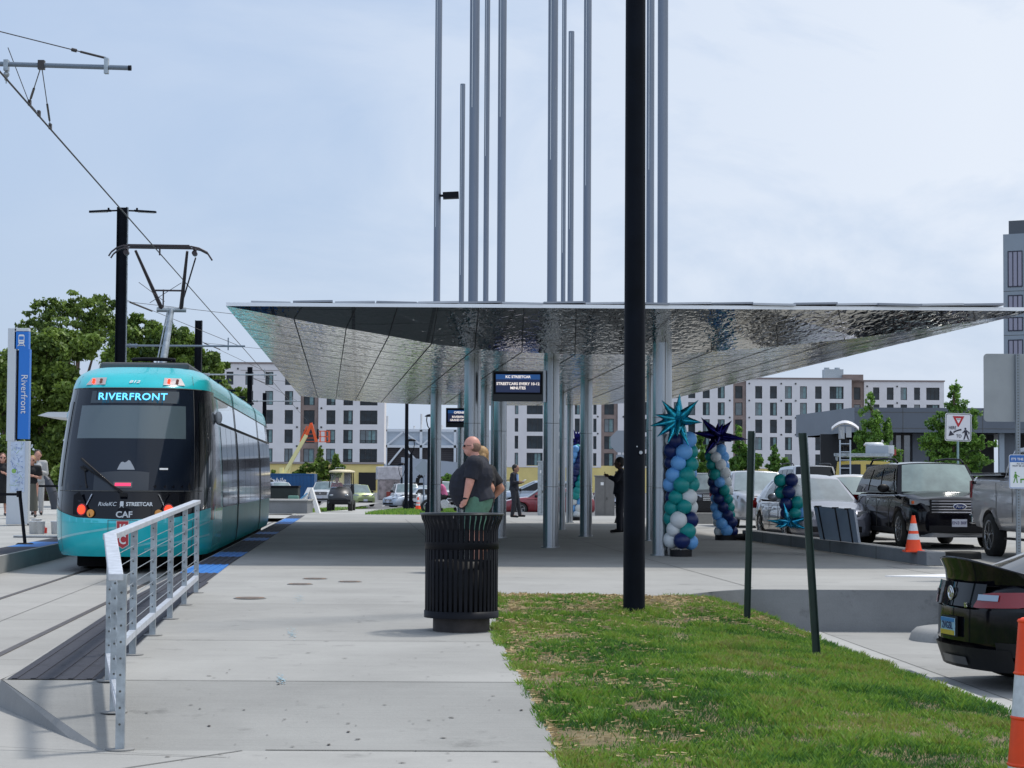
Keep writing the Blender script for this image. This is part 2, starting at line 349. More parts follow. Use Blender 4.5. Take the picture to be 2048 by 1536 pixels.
# joints in the concrete
j = MB()
def jl(p, q, w_=.010):
    p = Vector(p) + Vector((0, 0, .004)); q = Vector(q) + Vector((0, 0, .004)); n = (q - p).cross(Vector((0, 0, 1))).normalized() * w_ / 2
    j.add([p - n, q - n, q + n, p + n], [(0, 1, 2, 3)])
for y in (11.92, 14.06): jl((edge(y) + (0 if y > 14 else 1.9), y, zp(y)), (swalk_r(y), y, zp(y)), .016)
for y in (17, 21): jl((TX(-1.82, y), y, zp(y)), (swalk_r(y), y, zp(y)), .009)
for y in (25, 29, 33, 37, 41, 45, 50, 55, 60, 65): jl((TX(-1.82, y), y, .34), (12 if y < 31 else wallx(y) - .3 if y < 43 else 4.4, y, .34), .010)
for a in (1.5, 4.7, 8): jl((TX(a, 24.4 if a > 3 else 22.8), 24.4 if a > 3 else 22.8, .34), (TX(a, 66), 66, .34) if a < 6 else (TX(a, 31), 31, .34), .012)
jl((TX(-3.87, 5), 5, .05), (TX(-3.87, 34), 34, .05), .008)
for y in (8.5, 12.5, 17.5, 22.5, 27.5): jl((TX(-5.7, y), y, .05), (TX(-2.5, y), y, .05), .01)
jl((-1.55, 11.9, .03), (-3.2, 9.6, .03), .014); jl((-1.6, 11.6, .03), (-3.5, 12.0, .05), .01); jl((-2.0, 8.5, .03), (.6, 8.5, .03), .01)
struct('paving_joint', j, M['joint'])
# ramp kerb: sloping cheek beside the track
k = MB(); A = Vector((edge(14.05), 14.05, .224)); Bq = Vector((-2.36, 11.9, .034))
k.add([A + Vector((-.012, -.01, 0)), Bq, Bq + Vector((-.03, -.03, -.06)), A + Vector((-.035, -.04, -.24)), A + Vector((-.012, 3, .03)), A + Vector((-.035, 3, -.24))], [(0, 1, 2, 3), (0, 3, 5, 4)])
struct('ramp_kerb', k, M['kerb'])
# parking bay below the lawn, with gutter and kerb
lot = sheet('parking_bay', [6, 14, 24.16], lambda y: interp([(6, 4.0), (14.5, 3.55), (24.2, 3.0)], y), 16, -.15, M['conc'], 2)
def curbx(y): return interp([(8, 3.93), (14.5, 3.60), (19, 3.36), (24.2, 3.06)], y)
cb = MB(); yy = [6, 9, 12, 15, 18, 21, 24.14]
cb.grid([[(curbx(y) - .05, y, -.045) for y in yy], [(curbx(y) + .12, y, -.045) for y in yy], [(curbx(y) + .16, y, -.075) for y in yy], [(curbx(y) + .17, y, -.142) for y in yy], [(curbx(y) + .55, y, -.144) for y in yy]], 0, False)
struct('kerb', cb, M['conc_w'])
j = MB(); jl((curbx(8) + .56, 8, -.146), (curbx(24) + .56, 24, -.146), .014); jl((4.0, 19.3, -.147), (12, 18.2, -.147), .012); jl((curbx(16) + .17, 16, -.142), (curbx(16) + .56, 16, -.142), .01); jl((curbx(20) + .17, 20, -.142), (curbx(20) + .56, 20, -.142), .01)
struct('paving_joint', j, M['joint'])
kn = MB(); c0 = PZ(1832, 1285, -.15)
kn.lathe([(.62, -.15), (.59, -.06), (.54, -.015), (.46, .0), (0, .0)], (c0.x + .62, c0.y + .35, 0), 32); kn.box((c0.x + 2.6, c0.y + .35, -.075), (4, 1.1, .15))
o = obj('kerb_nose', kn, M['kerb']); o['kind'] = 'structure'
# street and lots
sheet('street', [31.05, 37, 42, 50, 64, 76, 82], lambda y: (wallx(y) + .05) if y < 43.7 else (5.0 - .03 * (y - 43) if y < 75 else -8), 80, zr, M['conc'], 2)
sheet('side_street', [24.5, 31.2], 10.5, 60, .12, M['conc'], 2)
sheet('parking_lot', [82, 90, 100, 130, 150, 260, 900], -200, 260, zr, M['asphalt'], 2)
sheet('path', [75, 88, 104, 118], lambda y: TX(-1.2, y) - 3.2, lambda y: TX(0, y) + 3.4, lambda y: zr(y) + .02, M['conc_w'], 2)
pl = MB()
for i in range(9): p = Vector((-14 + i * 4.3, 150, zr(150) + .012)); pl.box((p.x, 156, zr(156) + .01), (.12, 5, .004))
struct('bay_line', pl, M['white'])
# white strip on the plaza, utility covers and blue survey marks
b = MB(); a = PZ(1770, 1153, .34); b.slab([a, PZ(1900, 1155, .34), PZ(1900, 1149.5, .34)], (0, 0, .012)); b.slab([a, PZ(1990, 1158, .34), PZ(1990, 1151, .34)], (0, 0, .01)); struct('painted_strip', b, M['white'])
for px, py, wd in ((500, 1197, 58), (630, 1158, 44), (700, 1164, 42), (600, 1169, 46)):
    p = PG(px, py); r = wd / 2 / F * p.y
    c = MB(); c.cyl((0, 0, .004), (0, 0, .009), r, n=28); c.cyl((0, 0, .0), (0, 0, .006), r * 1.12, n=28, mat=1)
    for q in range(3): c.box((0, (q - 1) * r * .5, .0095), (r * 1.3, r * .1, .003), mat=1)
    o = obj('utility_cover', c, [M['rust'], M['kerb']], loc=(p.x, p.y, p.z + .002))
    tag(o, {500: 'round rusty utility cover nearest the railing', 630: 'rusty utility cover farthest up the platform, just beyond another', 700: 'rightmost rusty utility cover, left of the trash can', 600: 'middle rusty utility cover just in front of the farthest one'}[px], 'utility cover', 'utility covers in the platform')
mk = MB()
for px, py in ((585, 1268), (562, 1360), (598, 1197)):
    for q in range(60):
        p = PG(px + random.gauss(0, 4) + random.gauss(0, 1) * (3 if py == 1197 else 1), py + random.gauss(0, 5)); r = random.uniform(.002, .008)
        mk.add([(p.x + r * math.cos(t_) * 1.0, p.y + r * 2.5 * math.sin(t_), p.z + .005 + q * .0001) for t_ in [i * math.pi / 3 for i in range(6)]], [tuple(range(6))])
struct('blue_marking', mk, mat('marking_blue', (.24, .40, .48), .9))
# ------------------------------------------------------------------ lawn
def grass_z(x, y):
    l, r = swalk_r(y), curbx(y); t = min(1, max(0, (x - l) / (r - l)))
    a = zp(y) - .02; c = -.05; bk = min(1, max(0, (y - 20.3) / 2.2)); bz = interp([(-.2, .33), (1.85, .325), (2.1, .30), (2.5, .18), (2.97, .03), (3.06, -.04)], x)
    if bk > 0: return lerp(lerp(a, c, t ** 1.5) + .03 * math.sin(x * 2.1 + y) * math.sin(y * 1.3) * t * (1 - t) * 3, bz, bk)
    return lerp(a, c, t ** 1.5) + .03 * math.sin(x * 2.1 + y) * math.sin(y * 1.3) * t * (1 - t) * 3
def topy(x): return interp([(-.2, 22.72), (1.6, 22.75), (1.95, 22.95), (2.3, 23.7), (2.78, 24.15), (3.2, 24.15)], x)
LY = [7.5 + i * .5 for i in range(33)] + [24.05]
b = MB(); rows = []
for y in LY:
    row = []
    for i in range(17):
        x = lerp(swalk_r(y) - .005, curbx(y) - .04, i / 16); row.append((x, min(y, topy(x)), grass_z(x, min(y, topy(x)))))
    rows.append(row)
b.grid(rows, 0, True)
lawn = struct('lawn_soil', b, mat('lawn_soil', (.10, .085, .05), 1, 0, 2.2, .35, .01, 30, col2=(.24, .19, .10)))
from mathutils import noise as mn
N = 430000
gx, gy = [], []
cnt = 0
yr = 23.9 - (23.9 - 8.6) * rng.random(N) ** 1.0
lr = np.interp(yr, [8, 11.1, 12.3, 13.9, 17.5, 19.4, 25], [.62, .345, .26, .115, -.12, -.15, -.15]); rr = np.interp(yr, [8, 14.5, 19, 24.2], [3.93, 3.60, 3.36, 3.06]) - .06
xr = lr + (rr - lr) * rng.random(N)
edgeband = rng.random(N) < .05
xr = np.where(edgeband, np.where(rng.random(N) < .5, lr - .05 * rng.random(N) ** 2, rr + .10 * rng.random(N) ** 2), xr)
def fbm(x, y, s, k=0):
    return np.array([mn.fractal(Vector((a * s + k, c * s, 1.7 * k)), 1.0, 2.0, 4) for a, c in zip(x, y)])
# coarse lookup of patchiness on a grid, then bilinear by nearest cell
gxs = np.arange(-.4, 4.2, .05); gys = np.arange(8, 24.4, .05)
PX_, PY_ = np.meshgrid(gxs, gys)
pat = fbm(PX_.ravel(), PY_.ravel(), 1.5, 3).reshape(PX_.shape); pat2 = fbm(PX_.ravel(), PY_.ravel(), .7, 9).reshape(PX_.shape); pat3 = fbm(PX_.ravel(), PY_.ravel(), 6.0, 5).reshape(PX_.shape)
ii = np.clip(((xr + .4) / .05).astype(int), 0, len(gxs) - 1); jj = np.clip(((yr - 8) / .05).astype(int), 0, len(gys) - 1)
p1, p2, p3 = pat[jj, ii], pat2[jj, ii], pat3[jj, ii]
leftness = 1 - np.clip((xr - lr) / 1.0, 0, 1); backness = np.clip((yr - 21.2) / 1.5, 0, 1)
den = p1 * .9 + p3 * .45 + .78 - .42 * leftness * (p2 < .12) - .45 * backness * (xr < 2.2) - .15 * leftness
keep = (rng.random(N) < np.clip(den, .06, 1)) & (yr < np.interp(xr, [-.2, 1.6, 1.95, 2.3, 2.78, 3.2], [22.62, 22.55, 22.78, 23.5, 24.05, 24.08]) + .02)
xr, yr, p1, p2, p3, den = (a[keep] for a in (xr, yr, p1, p2, p3, den)); n = len(xr)
zr_ = np.array([grass_z(a, c) for a, c in zip(xr, yr)])
dry = (rng.random(n) < np.clip(.26 - den * .26, .04, .4))
hh = (.020 + .024 * rng.random(n)) * (1 + .9 * np.clip(p3 + p1 * .8, -.5, .9)); hh = np.where(dry, hh * .45, hh)
an = rng.random(n) * 2 * np.pi; wd = .0022 + .0028 * rng.random(n)
lean = (.25 + .75 * rng.random(n)) * hh * np.where(dry, 2.2, 1.0); la = rng.random(n) * 2 * np.pi
dx, dy = np.cos(an) * wd, np.sin(an) * wd; lx, ly = np.cos(la) * lean, np.sin(la) * lean
V = np.stack([np.stack([xr - dx, yr - dy, zr_ - .004], 1), np.stack([xr + dx, yr + dy, zr_ - .004], 1),
              np.stack([xr + dx * .7 + lx * .45, yr + dy * .7 + ly * .45, zr_ + hh * .62], 1), np.stack([xr + lx, yr + ly, zr_ + hh], 1)], 1).reshape(-1, 3)
base = np.arange(n)[:, None] * 4
Fq = base + np.array([[0, 1, 2, 3]])
tone = np.where(dry, 1.0 + .0 * p1, np.clip(.34 + .50 * p2 + .45 * p3 + .30 * p1 + .17 * rng.standard_normal(n), 0, .86))
gm = bpy.data.materials.new('grass_blades'); gm.use_nodes = True; t_ = gm.node_tree; bs = t_.nodes['Principled BSDF']; bs.inputs['Roughness'].default_value = .5
at = t_.nodes.new('ShaderNodeAttribute'); at.attribute_name = 'tone'; rp = t_.nodes.new('ShaderNodeValToRGB'); e = rp.color_ramp.elements
e[0].position = 0; e[0].color = (.038, .125, .024, 1); e[1].position = 1; e[1].color = (.50, .40, .20, 1)
for ps, cl in ((.35, (.125, .28, .033, 1)), (.62, (.26, .42, .055, 1)), (.84, (.25, .30, .06, 1)), (.9, (.40, .33, .15, 1))):
    q = e.new(ps); q.color = cl
t_.links.new(at.outputs['Fac'], rp.inputs[0]); t_.links.new(rp.outputs[0], bs.inputs['Base Color'])
trn = t_.nodes.new('ShaderNodeBsdfTranslucent'); t_.links.new(rp.outputs[0], trn.inputs[0]); msh = t_.nodes.new('ShaderNodeMixShader'); msh.inputs[0].default_value = .3
t_.links.new(bs.outputs[0], msh.inputs[1]); t_.links.new(trn.outputs[0], msh.inputs[2]); t_.links.new(msh.outputs[0], t_.nodes['Material Output'].inputs[0])
g = bpy.data.objects.new('grass', npmesh('grass', V, Fq, gm, np.repeat(tone, 4))); C.objects.link(g); g['kind'] = 'stuff'; tag(g, 'green lawn grass with dry straw patches between sidewalk and kerb', 'grass')
# straw litter along the top and left edge of the lawn
n = 9000; sx_ = np.where(rng.random(n) < .5, rng.random(n) * 3.2 - .1, rng.random(n) ** 2 * 1.2 + .0); sy_ = np.where(sx_ > 1.3, 23.6 - rng.random(n) ** 1.5 * 2.2, 22.5 - rng.random(n) * 11)
sy_ = np.where(rng.random(n) < .55, 22.5 - rng.random(n) ** 2 * 2, sy_); sx_ = np.maximum(sx_, np.interp(sy_, [8, 11.1, 12.3, 13.9, 17.5, 25], [.64, .36, .27, .13, -.11, -.14]))
ok = sy_ < np.interp(sx_, [-.2, 1.6, 1.95, 2.3, 2.78, 3.2], [22.58, 22.5, 22.7, 23.4, 24.0, 24.0]); sx_, sy_ = sx_[ok], sy_[ok]; n = len(sx_)
an = rng.random(n) * 2 * np.pi; ln = .012 + .032 * rng.random(n); sz = np.array([grass_z(a, c) for a, c in zip(sx_, sy_)]) + .012 + .02 * rng.random(n)
ux, uy = np.cos(an), np.sin(an); sw = .0018
V = np.stack([np.stack([sx_ - ux * ln, sy_ - uy * ln, sz], 1), np.stack([sx_ + ux * ln, sy_ + uy * ln, sz + .012 * rng.standard_normal(n)], 1), np.stack([sx_ + ux * ln - uy * sw, sy_ + uy * ln + ux * sw, sz + .004], 1), np.stack([sx_ - ux * ln - uy * sw, sy_ - uy * ln + ux * sw, sz + .004], 1)], 1).reshape(-1, 3)
s_ = bpy.data.objects.new('straw', npmesh('straw', V, np.arange(n)[:, None] * 4 + np.array([[0, 1, 2, 3]]), mat('straw', (.50, .38, .20), .8))); C.objects.link(s_); s_['kind'] = 'stuff'; tag(s_, 'loose dry straw scattered over the lawn edge', 'straw')

def PGrass(px, py):
    z = .1
    for _ in range(40): p = PZ(px, py, z); z = lerp(z, grass_z(p.x, p.y), .6)
    return PZ(px, py, z)
# ------------------------------------------------------------------ canopy
soff = bpy.data.materials.new('hammered_steel_soffit'); soff.use_nodes = True; t = soff.node_tree; pb = t.nodes['Principled BSDF']
pb.inputs['Metallic'].default_value = 1.0; pb.inputs['Roughness'].default_value = .05
co = t.nodes.new('ShaderNodeTexCoord')
br = t.nodes.new('ShaderNodeTexBrick'); br.offset = .5; br.inputs['Scale'].default_value = 1; br.inputs['Brick Width'].default_value = 2.4; br.inputs['Row Height'].default_value = .62 * 2
br.inputs['Mortar Size'].default_value = .028; br.inputs['Mortar Smooth'].default_value = 0
mpp = t.nodes.new('ShaderNodeMapping'); mpp.inputs['Rotation'].default_value = (0, 0, R(90))
t.links.new(co.outputs['Object'], mpp.inputs[0]); t.links.new(mpp.outputs[0], br.inputs[0])
br.inputs['Color1'].default_value = (.50, .51, .51, 1); br.inputs['Color2'].default_value = (.41, .425, .43, 1); br.inputs['Mortar'].default_value = (.04, .04, .04, 1)
t.links.new(br.outputs[0], pb.inputs['Base Color'])
nz = t.nodes.new('ShaderNodeTexNoise'); nz.inputs['Scale'].default_value = 4.4; nz.inputs['Detail'].default_value = 1.6; nz.inputs['Distortion'].default_value = .6
mq = t.nodes.new('ShaderNodeMapping'); mq.inputs['Scale'].default_value = (2.2, .8, 1); t.links.new(co.outputs['Object'], mq.inputs[0]); t.links.new(mq.outputs[0], nz.inputs[0]); bp = t.nodes.new('ShaderNodeBump'); bp.inputs['Distance'].default_value = .0125; t.links.new(nz.outputs[0], bp.inputs['Height']); t.links.new(bp.outputs[0], pb.inputs['Normal'])
can = thing('canopy', 'long folded station canopy with hammered mirror steel underside over the platform', 'canopy', P(1150, 960, 46) * 1.0, TR)
can.location.z = 0
CI = Matrix.Translation(can.location) @ Matrix.Rotation(TR, 4, 'Z'); CI = CI.inverted()
def cl(p): return CI @ Vector(p)
Lp, Rp = P(452, 612, 31), P(2072, 622, 31.3)
val = [Lp, P(640, 648, 32.4), P(760, 668.5, 33.4), P(880, 690, 34.8), P(1000, 702, 36.1), P(1150, 709, 37.2), P(1345, 709, 36.4), P(1530, 695, 35), P(1717, 676, 33.5), P(1904, 649, 32.3), Rp]
near = [lerp(Lp, Rp, t_) for t_ in (0, .13, .2, .27, .34, .43, .55, .66, .77, .89, 1)]
far = [P(600, 792, 62), P(650, 797, 62), P(700, 801, 62), P(772, 806, 62), P(850, 809, 62), P(980, 811, 62), P(1110, 811, 62), P(1200, 809.5, 62), P(1270, 805, 62), P(1345, 797, 62), P(1352, 795.5, 62)]
s = MB(); s.grid([[cl(p) for p in near], [cl(p) for p in val]], 0, False)
rows = [[cl(lerp(val[i], far[i], k_ / 6)) for i in range(11)] for k_ in range(7)]
# straighten the long sides so they stay on the edge lines
s.grid(rows, 0, True)
obj('soffit', s, soff, can)
def sp_at(arr, u): i = min(9, int(u)); return lerp(arr[i], arr[i + 1], u - i)
sj = MB(); dn = Vector((0, 0, -.004))
for k_ in range(1, 14):
    u_ = k_ * 10 / 14; a, c, e2 = sp_at(near, u_), sp_at(val, u_), sp_at(far, u_)
    sj.bar(cl(a + dn), cl(c + dn), .014, .003)
    for q_ in range(6): sj.bar(cl(lerp(c, e2, q_ / 6) + dn), cl(lerp(c, e2, (q_ + 1) / 6) + dn), .016, .003)
for q_ in range(1, 14):
    f_ = (q_ / 14) ** 1.0
    for i_ in range(10): sj.bar(cl(lerp(val[i_], far[i_], f_) + dn), cl(lerp(val[i_ + 1], far[i_ + 1], f_) + dn), .024, .002, mat=1)
obj('panel_seam', sj, [mat('seam_dark', (.03, .03, .032), .6), mat('seam_light', (.62, .62, .61), .4, .3)], can)
up = Vector((0, 0, .055))
e_ = MB()
e_.slab([cl(Lp), cl(Rp), cl(Rp + Vector((0, .05, 0))), cl(Lp + Vector((0, .05, 0)))], up)
for a, c in ((Lp, far[0]), (Rp, far[-1])): e_.slab([cl(a), cl(c), cl(c + Vector((0, .06, 0))), cl(a + Vector((0, .06, 0)))], up)
obj('edge_trim', e_, mat('bright_edge', (.72, .74, .77), .3, .6), can)
r_ = MB()
def plate(pa, pb_, y0, dz, th, m_=0, dep=1.0, z2=0):
    a = P(pa, 612, 31); c = P(pb_, 621, 31.2)
    za = lerp(Lp.z, Rp.z, (pa - 452) / 1620) + dz; zc = lerp(Lp.z, Rp.z, (pb_ - 452) / 1620) + dz + z2
    q = [Vector((a.x, y0, za)), Vector((c.x, y0, zc)), Vector((c.x - .1, y0 + dep, zc - .01)), Vector((a.x - .1, y0 + dep, za - .01))]
    r_.slab([cl(v) for v in q], (0, 0, th), m_)
random.seed(3)
pxs = list(range(500, 2010, 84))
for i, x in enumerate(pxs): plate(x, x + 82, 31.1 + .03 * (i % 3), .062 + .006 * (i % 2), .03, i % 2, 1.2, .012 if i % 3 else -.012)
for i, x in enumerate(range(563, 1940, 131)): plate(x, x + 129, 31.9 + .04 * (i % 2), .092 + .008 * (i % 3), .036, (i + 1) % 2, 1.4, .008)
obj('roof_shingle', r_, [mat('roof_metal', (.42, .44, .48), .35, .7), mat('roof_metal_dark', (.25, .27, .31), .4, .7)], can)
roof = MB(); roof.add([cl(p + Vector((0, .1, .05))) for p in (Lp + Vector((.5, 0, 0)), Rp - Vector((.5, 0, 0)), far[-1], far[0])], [(0, 1, 2, 3)]); obj('roof', roof, M['steel_u'], can)
# ------------------------------------------------------------------ pipe columns through the canopy
steelc = mat('brushed_column_steel', (.38, .405, .435), .26, .92, 1.4, .16, stretch=(1, 1, .12))
COLS = [  # centre px at the base, base depth, lower diameter, upper diameter, upper px, top px row (None = past the frame), collar
 (870.5, 54, .29, .185, 875, None, 0), (920, 60, .19, .15, 927, 168, 0), (943.5, 39, .32, .19, 948, None, 1), (969, 50, .21, .135, 972.5, None, 0),
 (999.5, 45, .29, .187, 1004, None, 0), (1102, 38.7, .30, .19, 1106, None, 0), (1124.5, 53, .165, .12, 1124, None, 0), (1139, 62, .21, .18, 1139, 63, 0),
 (1172, 46.7, .28, .18, 1175, None, 0), (1299, 43.7, .14, .17, 1303, None, 0), (1324, 35, .33, .18, 1325, None, 1), (985.5, 57, .14, .14, 987, -1, 0)]
LBL = ['leftmost tall steel pipe column carrying a small black floodlight above the canopy', 'short steel pipe rising above the canopy left, behind the bald man', 'thick steel pipe column with collar right behind the bald man', 'thin steel pipe column just right of the collared one behind the bald man',
 'steel pipe column behind the left edge of the hanging display', 'thick steel pipe column carrying the hanging information display', 'thin steel pipe column just right of the display column', 'steel pipe column with the higher of the two cut tops above the canopy',
 'steel pipe column left of the man photographing', 'thin steel pipe column hugging the right edge of the black lamp pole', 'thick steel pipe column with collar beside the nearest balloon column', 'thin steel pipe post under the canopy between two thicker ones']
cols = []
for i, (px, d, dl, du, pxu, top, collar) in enumerate(COLS):
    p = P(px, 1000, d); z0 = .34
    t = thing('pipe_column', LBL[i], 'column', (p.x, d, z0), 0, 'steel pipe columns of the canopy'); cols.append(t)
    hs = interp([(31, 4.2), (37, 3.92), (62, 3.95)], d) + .05 - z0
    m_ = MB(); m_.cyl((0, 0, 0), (0, 0, hs), dl / 2, n=28); m_.cyl((0, 0, 0), (0, 0, .02), dl / 2 + .035, n=28)
    obj('lower_shaft', m_, steelc, t)
    sl = MB()
    for zz in (1.15, 2.35): sl.cyl((0, 0, zz), (0, 0, zz + .008), dl / 2 + .0015, n=28)
    sl.box((dl * .12, -dl / 2 * .965, hs / 2), (.008, .012, hs))
    obj('shaft_seam', sl, M['joint'], t)
    if top == -1: continue
    zt = 17.5 if top is None else P(pxu, top, d).z - z0
    m_ = MB(); m_.cyl((0, 0, hs), (0, 0, zt), du / 2, n=20); obj('upper_shaft', m_, M['steel_u'], t)
    if collar:
        m_ = MB(); m_.cyl((0, 0, hs + .02), (0, 0, hs + .34), du / 2 + .055, n=24); obj('collar', m_, M['steel'], t)
    sl = MB(); zb = hs + (zt - hs) * random.uniform(.25, .5)
    sl.box((-du * .22, -du / 2 * .90, (zb + zt) / 2), (.014, .012, zt - zb - .1)); obj('light_slot', sl, M['whitep'], t)
p = P(902, 392, 54); c0 = cols[0].location; b = MB(); b.box((p.x - c0.x, -.1, p.z - c0.z), (.42, .25, .17), 0, 0, Matrix.Rotation(R(-3), 3, 'Y')); b.box((.05, -.05, p.z - c0.z), (.2, .05, .06))
obj('floodlight', b, M['black'], cols[0])
# two hanging information displays
scr = mat('screen', (.01, .015, .04), .25, emit=(.010, .018, .06), es=1.0); scrb = mat('screen_band', (.01, .03, .1), .3, emit=(.01, .06, .20), es=1.0); lit = mat('screen_text', (.5, .5, .5), .5, emit=(.85, .78, .74), es=1.0)
def display(px0, px1, py0, py1, d, lines, label, sz):
    a = P(px0, py0, d); c = P(px1, py1, d); w_, h_ = c.x - a.x, a.z - c.z; cx, cz = (a.x + c.x) / 2, (a.z + c.z) / 2
    t = thing('display_screen', label, 'display', (cx, d, cz), R(2))
    b = MB(); b.box((0, 0, 0), (w_, .16, h_)); obj('housing', b, mat('display_housing', (.06, .07, .085), .45), t, bevel=.01)
    b = MB(); b.box((0, -.083, h_ * .09), (w_ * .95, .01, h_ * .72)); obj('bezel', b, M['black'], t)
    b = MB(); b.box((0, -.09, h_ * .09), (w_ * .87, .006, h_ * .60)); b.box((0, -.094, h_ * .30), (w_ * .87, .004, h_ * .16), mat=1); obj('screen', b, [scr, scrb], t)
    for k, (tx, yy, s_) in enumerate(lines): text('screen_text', tx, s_ * h_, lit, t, Matrix.Translation((0, -.098, yy * h_)) @ FACE, .001, bold=.002)
    b = MB(); b.box((w_ / 2 + .02, .02, 0), (.06, .14, h_ * 1.05)); b.cyl((w_ / 2 + .05, .05, h_ * .3), (w_ / 2 + .14, .05, h_ * .3), .03, n=8); obj('bracket', b, M['steel'], t)
display(985, 1086, 742, 803, 38.6, [('KC STREETCAR', .30, .12), ('STREETCARS EVERY 10-12', .07, .125), ('MINUTES', -.07, .125)], 'hanging display reading STREETCARS EVERY 10-12 MINUTES', 1)
display(892, 952, 816, 855, 57.5, [('OPENING', .26, .17), ('RIVERFRONT', .03, .16), ('GRAND OPENING', -.13, .14)], 'smaller far hanging display partly hidden behind a column', 1)
# ------------------------------------------------------------------ ramp railing
rl = thing('railing', 'galvanised steel cable railing with square posts along the ramp', 'railing', (-2.2, 14.0, .2))
def rloc(p): return Vector(p) - rl.location
POSTS = [(240, 1500, 1146), (228, 1425, 1105), (218, 1362, 1077), (265, 1310, 1055), (305, 1271, 1040), (339.5, 1238, 1027), (368, 1210, 1015), (392, 1186, 1006)]
pw = []
for k, (px, py, pt) in enumerate(POSTS):
    g0 = PG(px, py)
    if k == 0: g0 = PZ(px, py, .03)
    top = P(px, pt, g0.y); pw.append((g0, top))
    b = MB(); b.box(rloc((g0.x, g0.y, (g0.z + top.z) / 2 - .02)), (.05, .05, top.z - g0.z - .02 + .04), TR)
    h = b
    for q in range(9): h.cyl(rloc((g0.x, g0.y - .0255, g0.z + .15 + q * .095)), rloc((g0.x, g0.y - .028, g0.z + .15 + q * .095)), .007, n=8, mat=1)
    po = obj('post', b, [M['galv'], M['joint']], rl)
    b = MB(); b.cyl(rloc((g0.x, g0.y, g0.z + .001)), rloc((g0.x, g0.y, g0.z + .009)), .085, n=18); obj('grout_ring', b, M['kerb'], po)
tops = [t_ for _, t_ in pw]; bots = [g_ for g_, _ in pw]
hr = MB(); tl = Vector((0, 0, .012))
hr.bar(rloc(tops[0] + tl + Vector((0, -.12, -.03))), rloc(tops[2] + tl + Vector((0, .04, 0))), .085, .042); hr.bar(rloc(tops[2] + tl), rloc(tops[-1] + tl + Vector((0, .06, 0))), .085, .042)
obj('handrail', hr, mat('bright_galvanised', (.54, .57, .62), .42, .4, 14, .18), rl, bevel=.006)
br_ = MB(); bl = Vector((0, 0, .17)); off = Vector((.0, 0, 0))
br_.bar(rloc(bots[0] + Vector((0, 0, .22))), rloc(bots[1] + Vector((0, 0, .19))), .05, .05); br_.bar(rloc(bots[1] + Vector((0, 0, .19))), rloc(bots[2] + bl), .05, .05)
for a, c in zip(bots[2:], bots[3:]): br_.bar(rloc(a + bl), rloc(c + bl), .05, .05)
obj('bottom_rail', br_, bpy.data.materials['bright_galvanised'], rl)
for q in range(7):
    cb_ = MB(); zz = Vector((0, 0, .27 + q * .095))
    for a, c in zip(bots, bots[1:]): cb_.cyl(rloc(a + zz), rloc(c + zz), .0032, n=5, cap=False)
    obj('cable', cb_, M['galv'], rl)
# ------------------------------------------------------------------ trash can
p = PG(921, 1266); tc_ = thing('trash_can', 'black slatted steel trash can with flared rim on the platform edge', 'trash can', (p.x, p.y + .25, p.z))
d_ = p.y + .25; u = d_ / F; ht = (1266 - 1033) * u
rb, rt, rf_ = 72.5 * u, 74 * u, 83.5 * u
zb_, z1 = 48 * u, 160 * u
b = MB(); ns = 44
for i in range(ns):
    a = 2 * math.pi * i / ns
    if abs(a - math.pi * 1.05) < .10: continue
    e1 = Vector((math.cos(a), math.sin(a), 0)); tn = Vector((-math.sin(a), math.cos(a), 0)) * .0135
    pr = [(rb, zb_ - .07), (rb, z1), (rb + .0, ht * .86), (rb + .012, ht * .91), (rb + .035, ht * .955), (rf_ - .006, ht)]
    for (ra, za), (rc, zc) in zip(pr, pr[1:]):
        q = [e1 * ra - tn + Vector((0, 0, za)), e1 * ra + tn + Vector((0, 0, za)), e1 * rc + tn * 1.05 + Vector((0, 0, zc)), e1 * rc - tn * 1.05 + Vector((0, 0, zc))]
        b.slab(q, -e1 * .007)
obj('slats', b, M['black'], tc_)
b = MB(); b.lathe([(rb + .006, z1 + .075), (rb + .006, z1 + .015), (rb - .004, z1 + .015), (rb - .004, z1 + .075), (rb + .006, z1 + .075)], n=48); obj('upper_band', b, M['black'], tc_)
b = MB(); b.lathe([(rb + .008, zb_ - .09), (rb + .008, zb_ - .03), (rb - .004, zb_ - .03), (rb - .004, zb_ - .09), (rb + .008, zb_ - .09)], n=48)
b.lathe([(0, zb_ - .085), (rb - .003, zb_ - .085), (rb - .003, zb_ - .08), (0, zb_ - .08)], n=48); obj('lower_band', b, M['black'], tc_)
b = MB(); b.lathe([(rf_ - .03, ht + .002), (rf_ - .002, ht + .006), (rf_ + .006, ht), (rf_, ht - .012), (rf_ - .03, ht - .004), (rf_ - .03, ht + .002)], n=48); obj('rim', b, mat('rim_black', (.03, .035, .04), .35, .3), tc_)
b = MB(); b.cyl((0, 0, 0), (0, 0, zb_ - .08), rb * .78, n=40); obj('plinth', b, mat('plinth', (.03, .025, .025), .7, 0, 8, .4), tc_)
b = MB(); b.lathe([(0, .13), (rb * .86, .13), (rb * .89, ht * .60), (rb * .87, ht * .60), (rb * .84, .16), (0, .16)], n=40); obj('liner', b, M['blackp'], tc_)
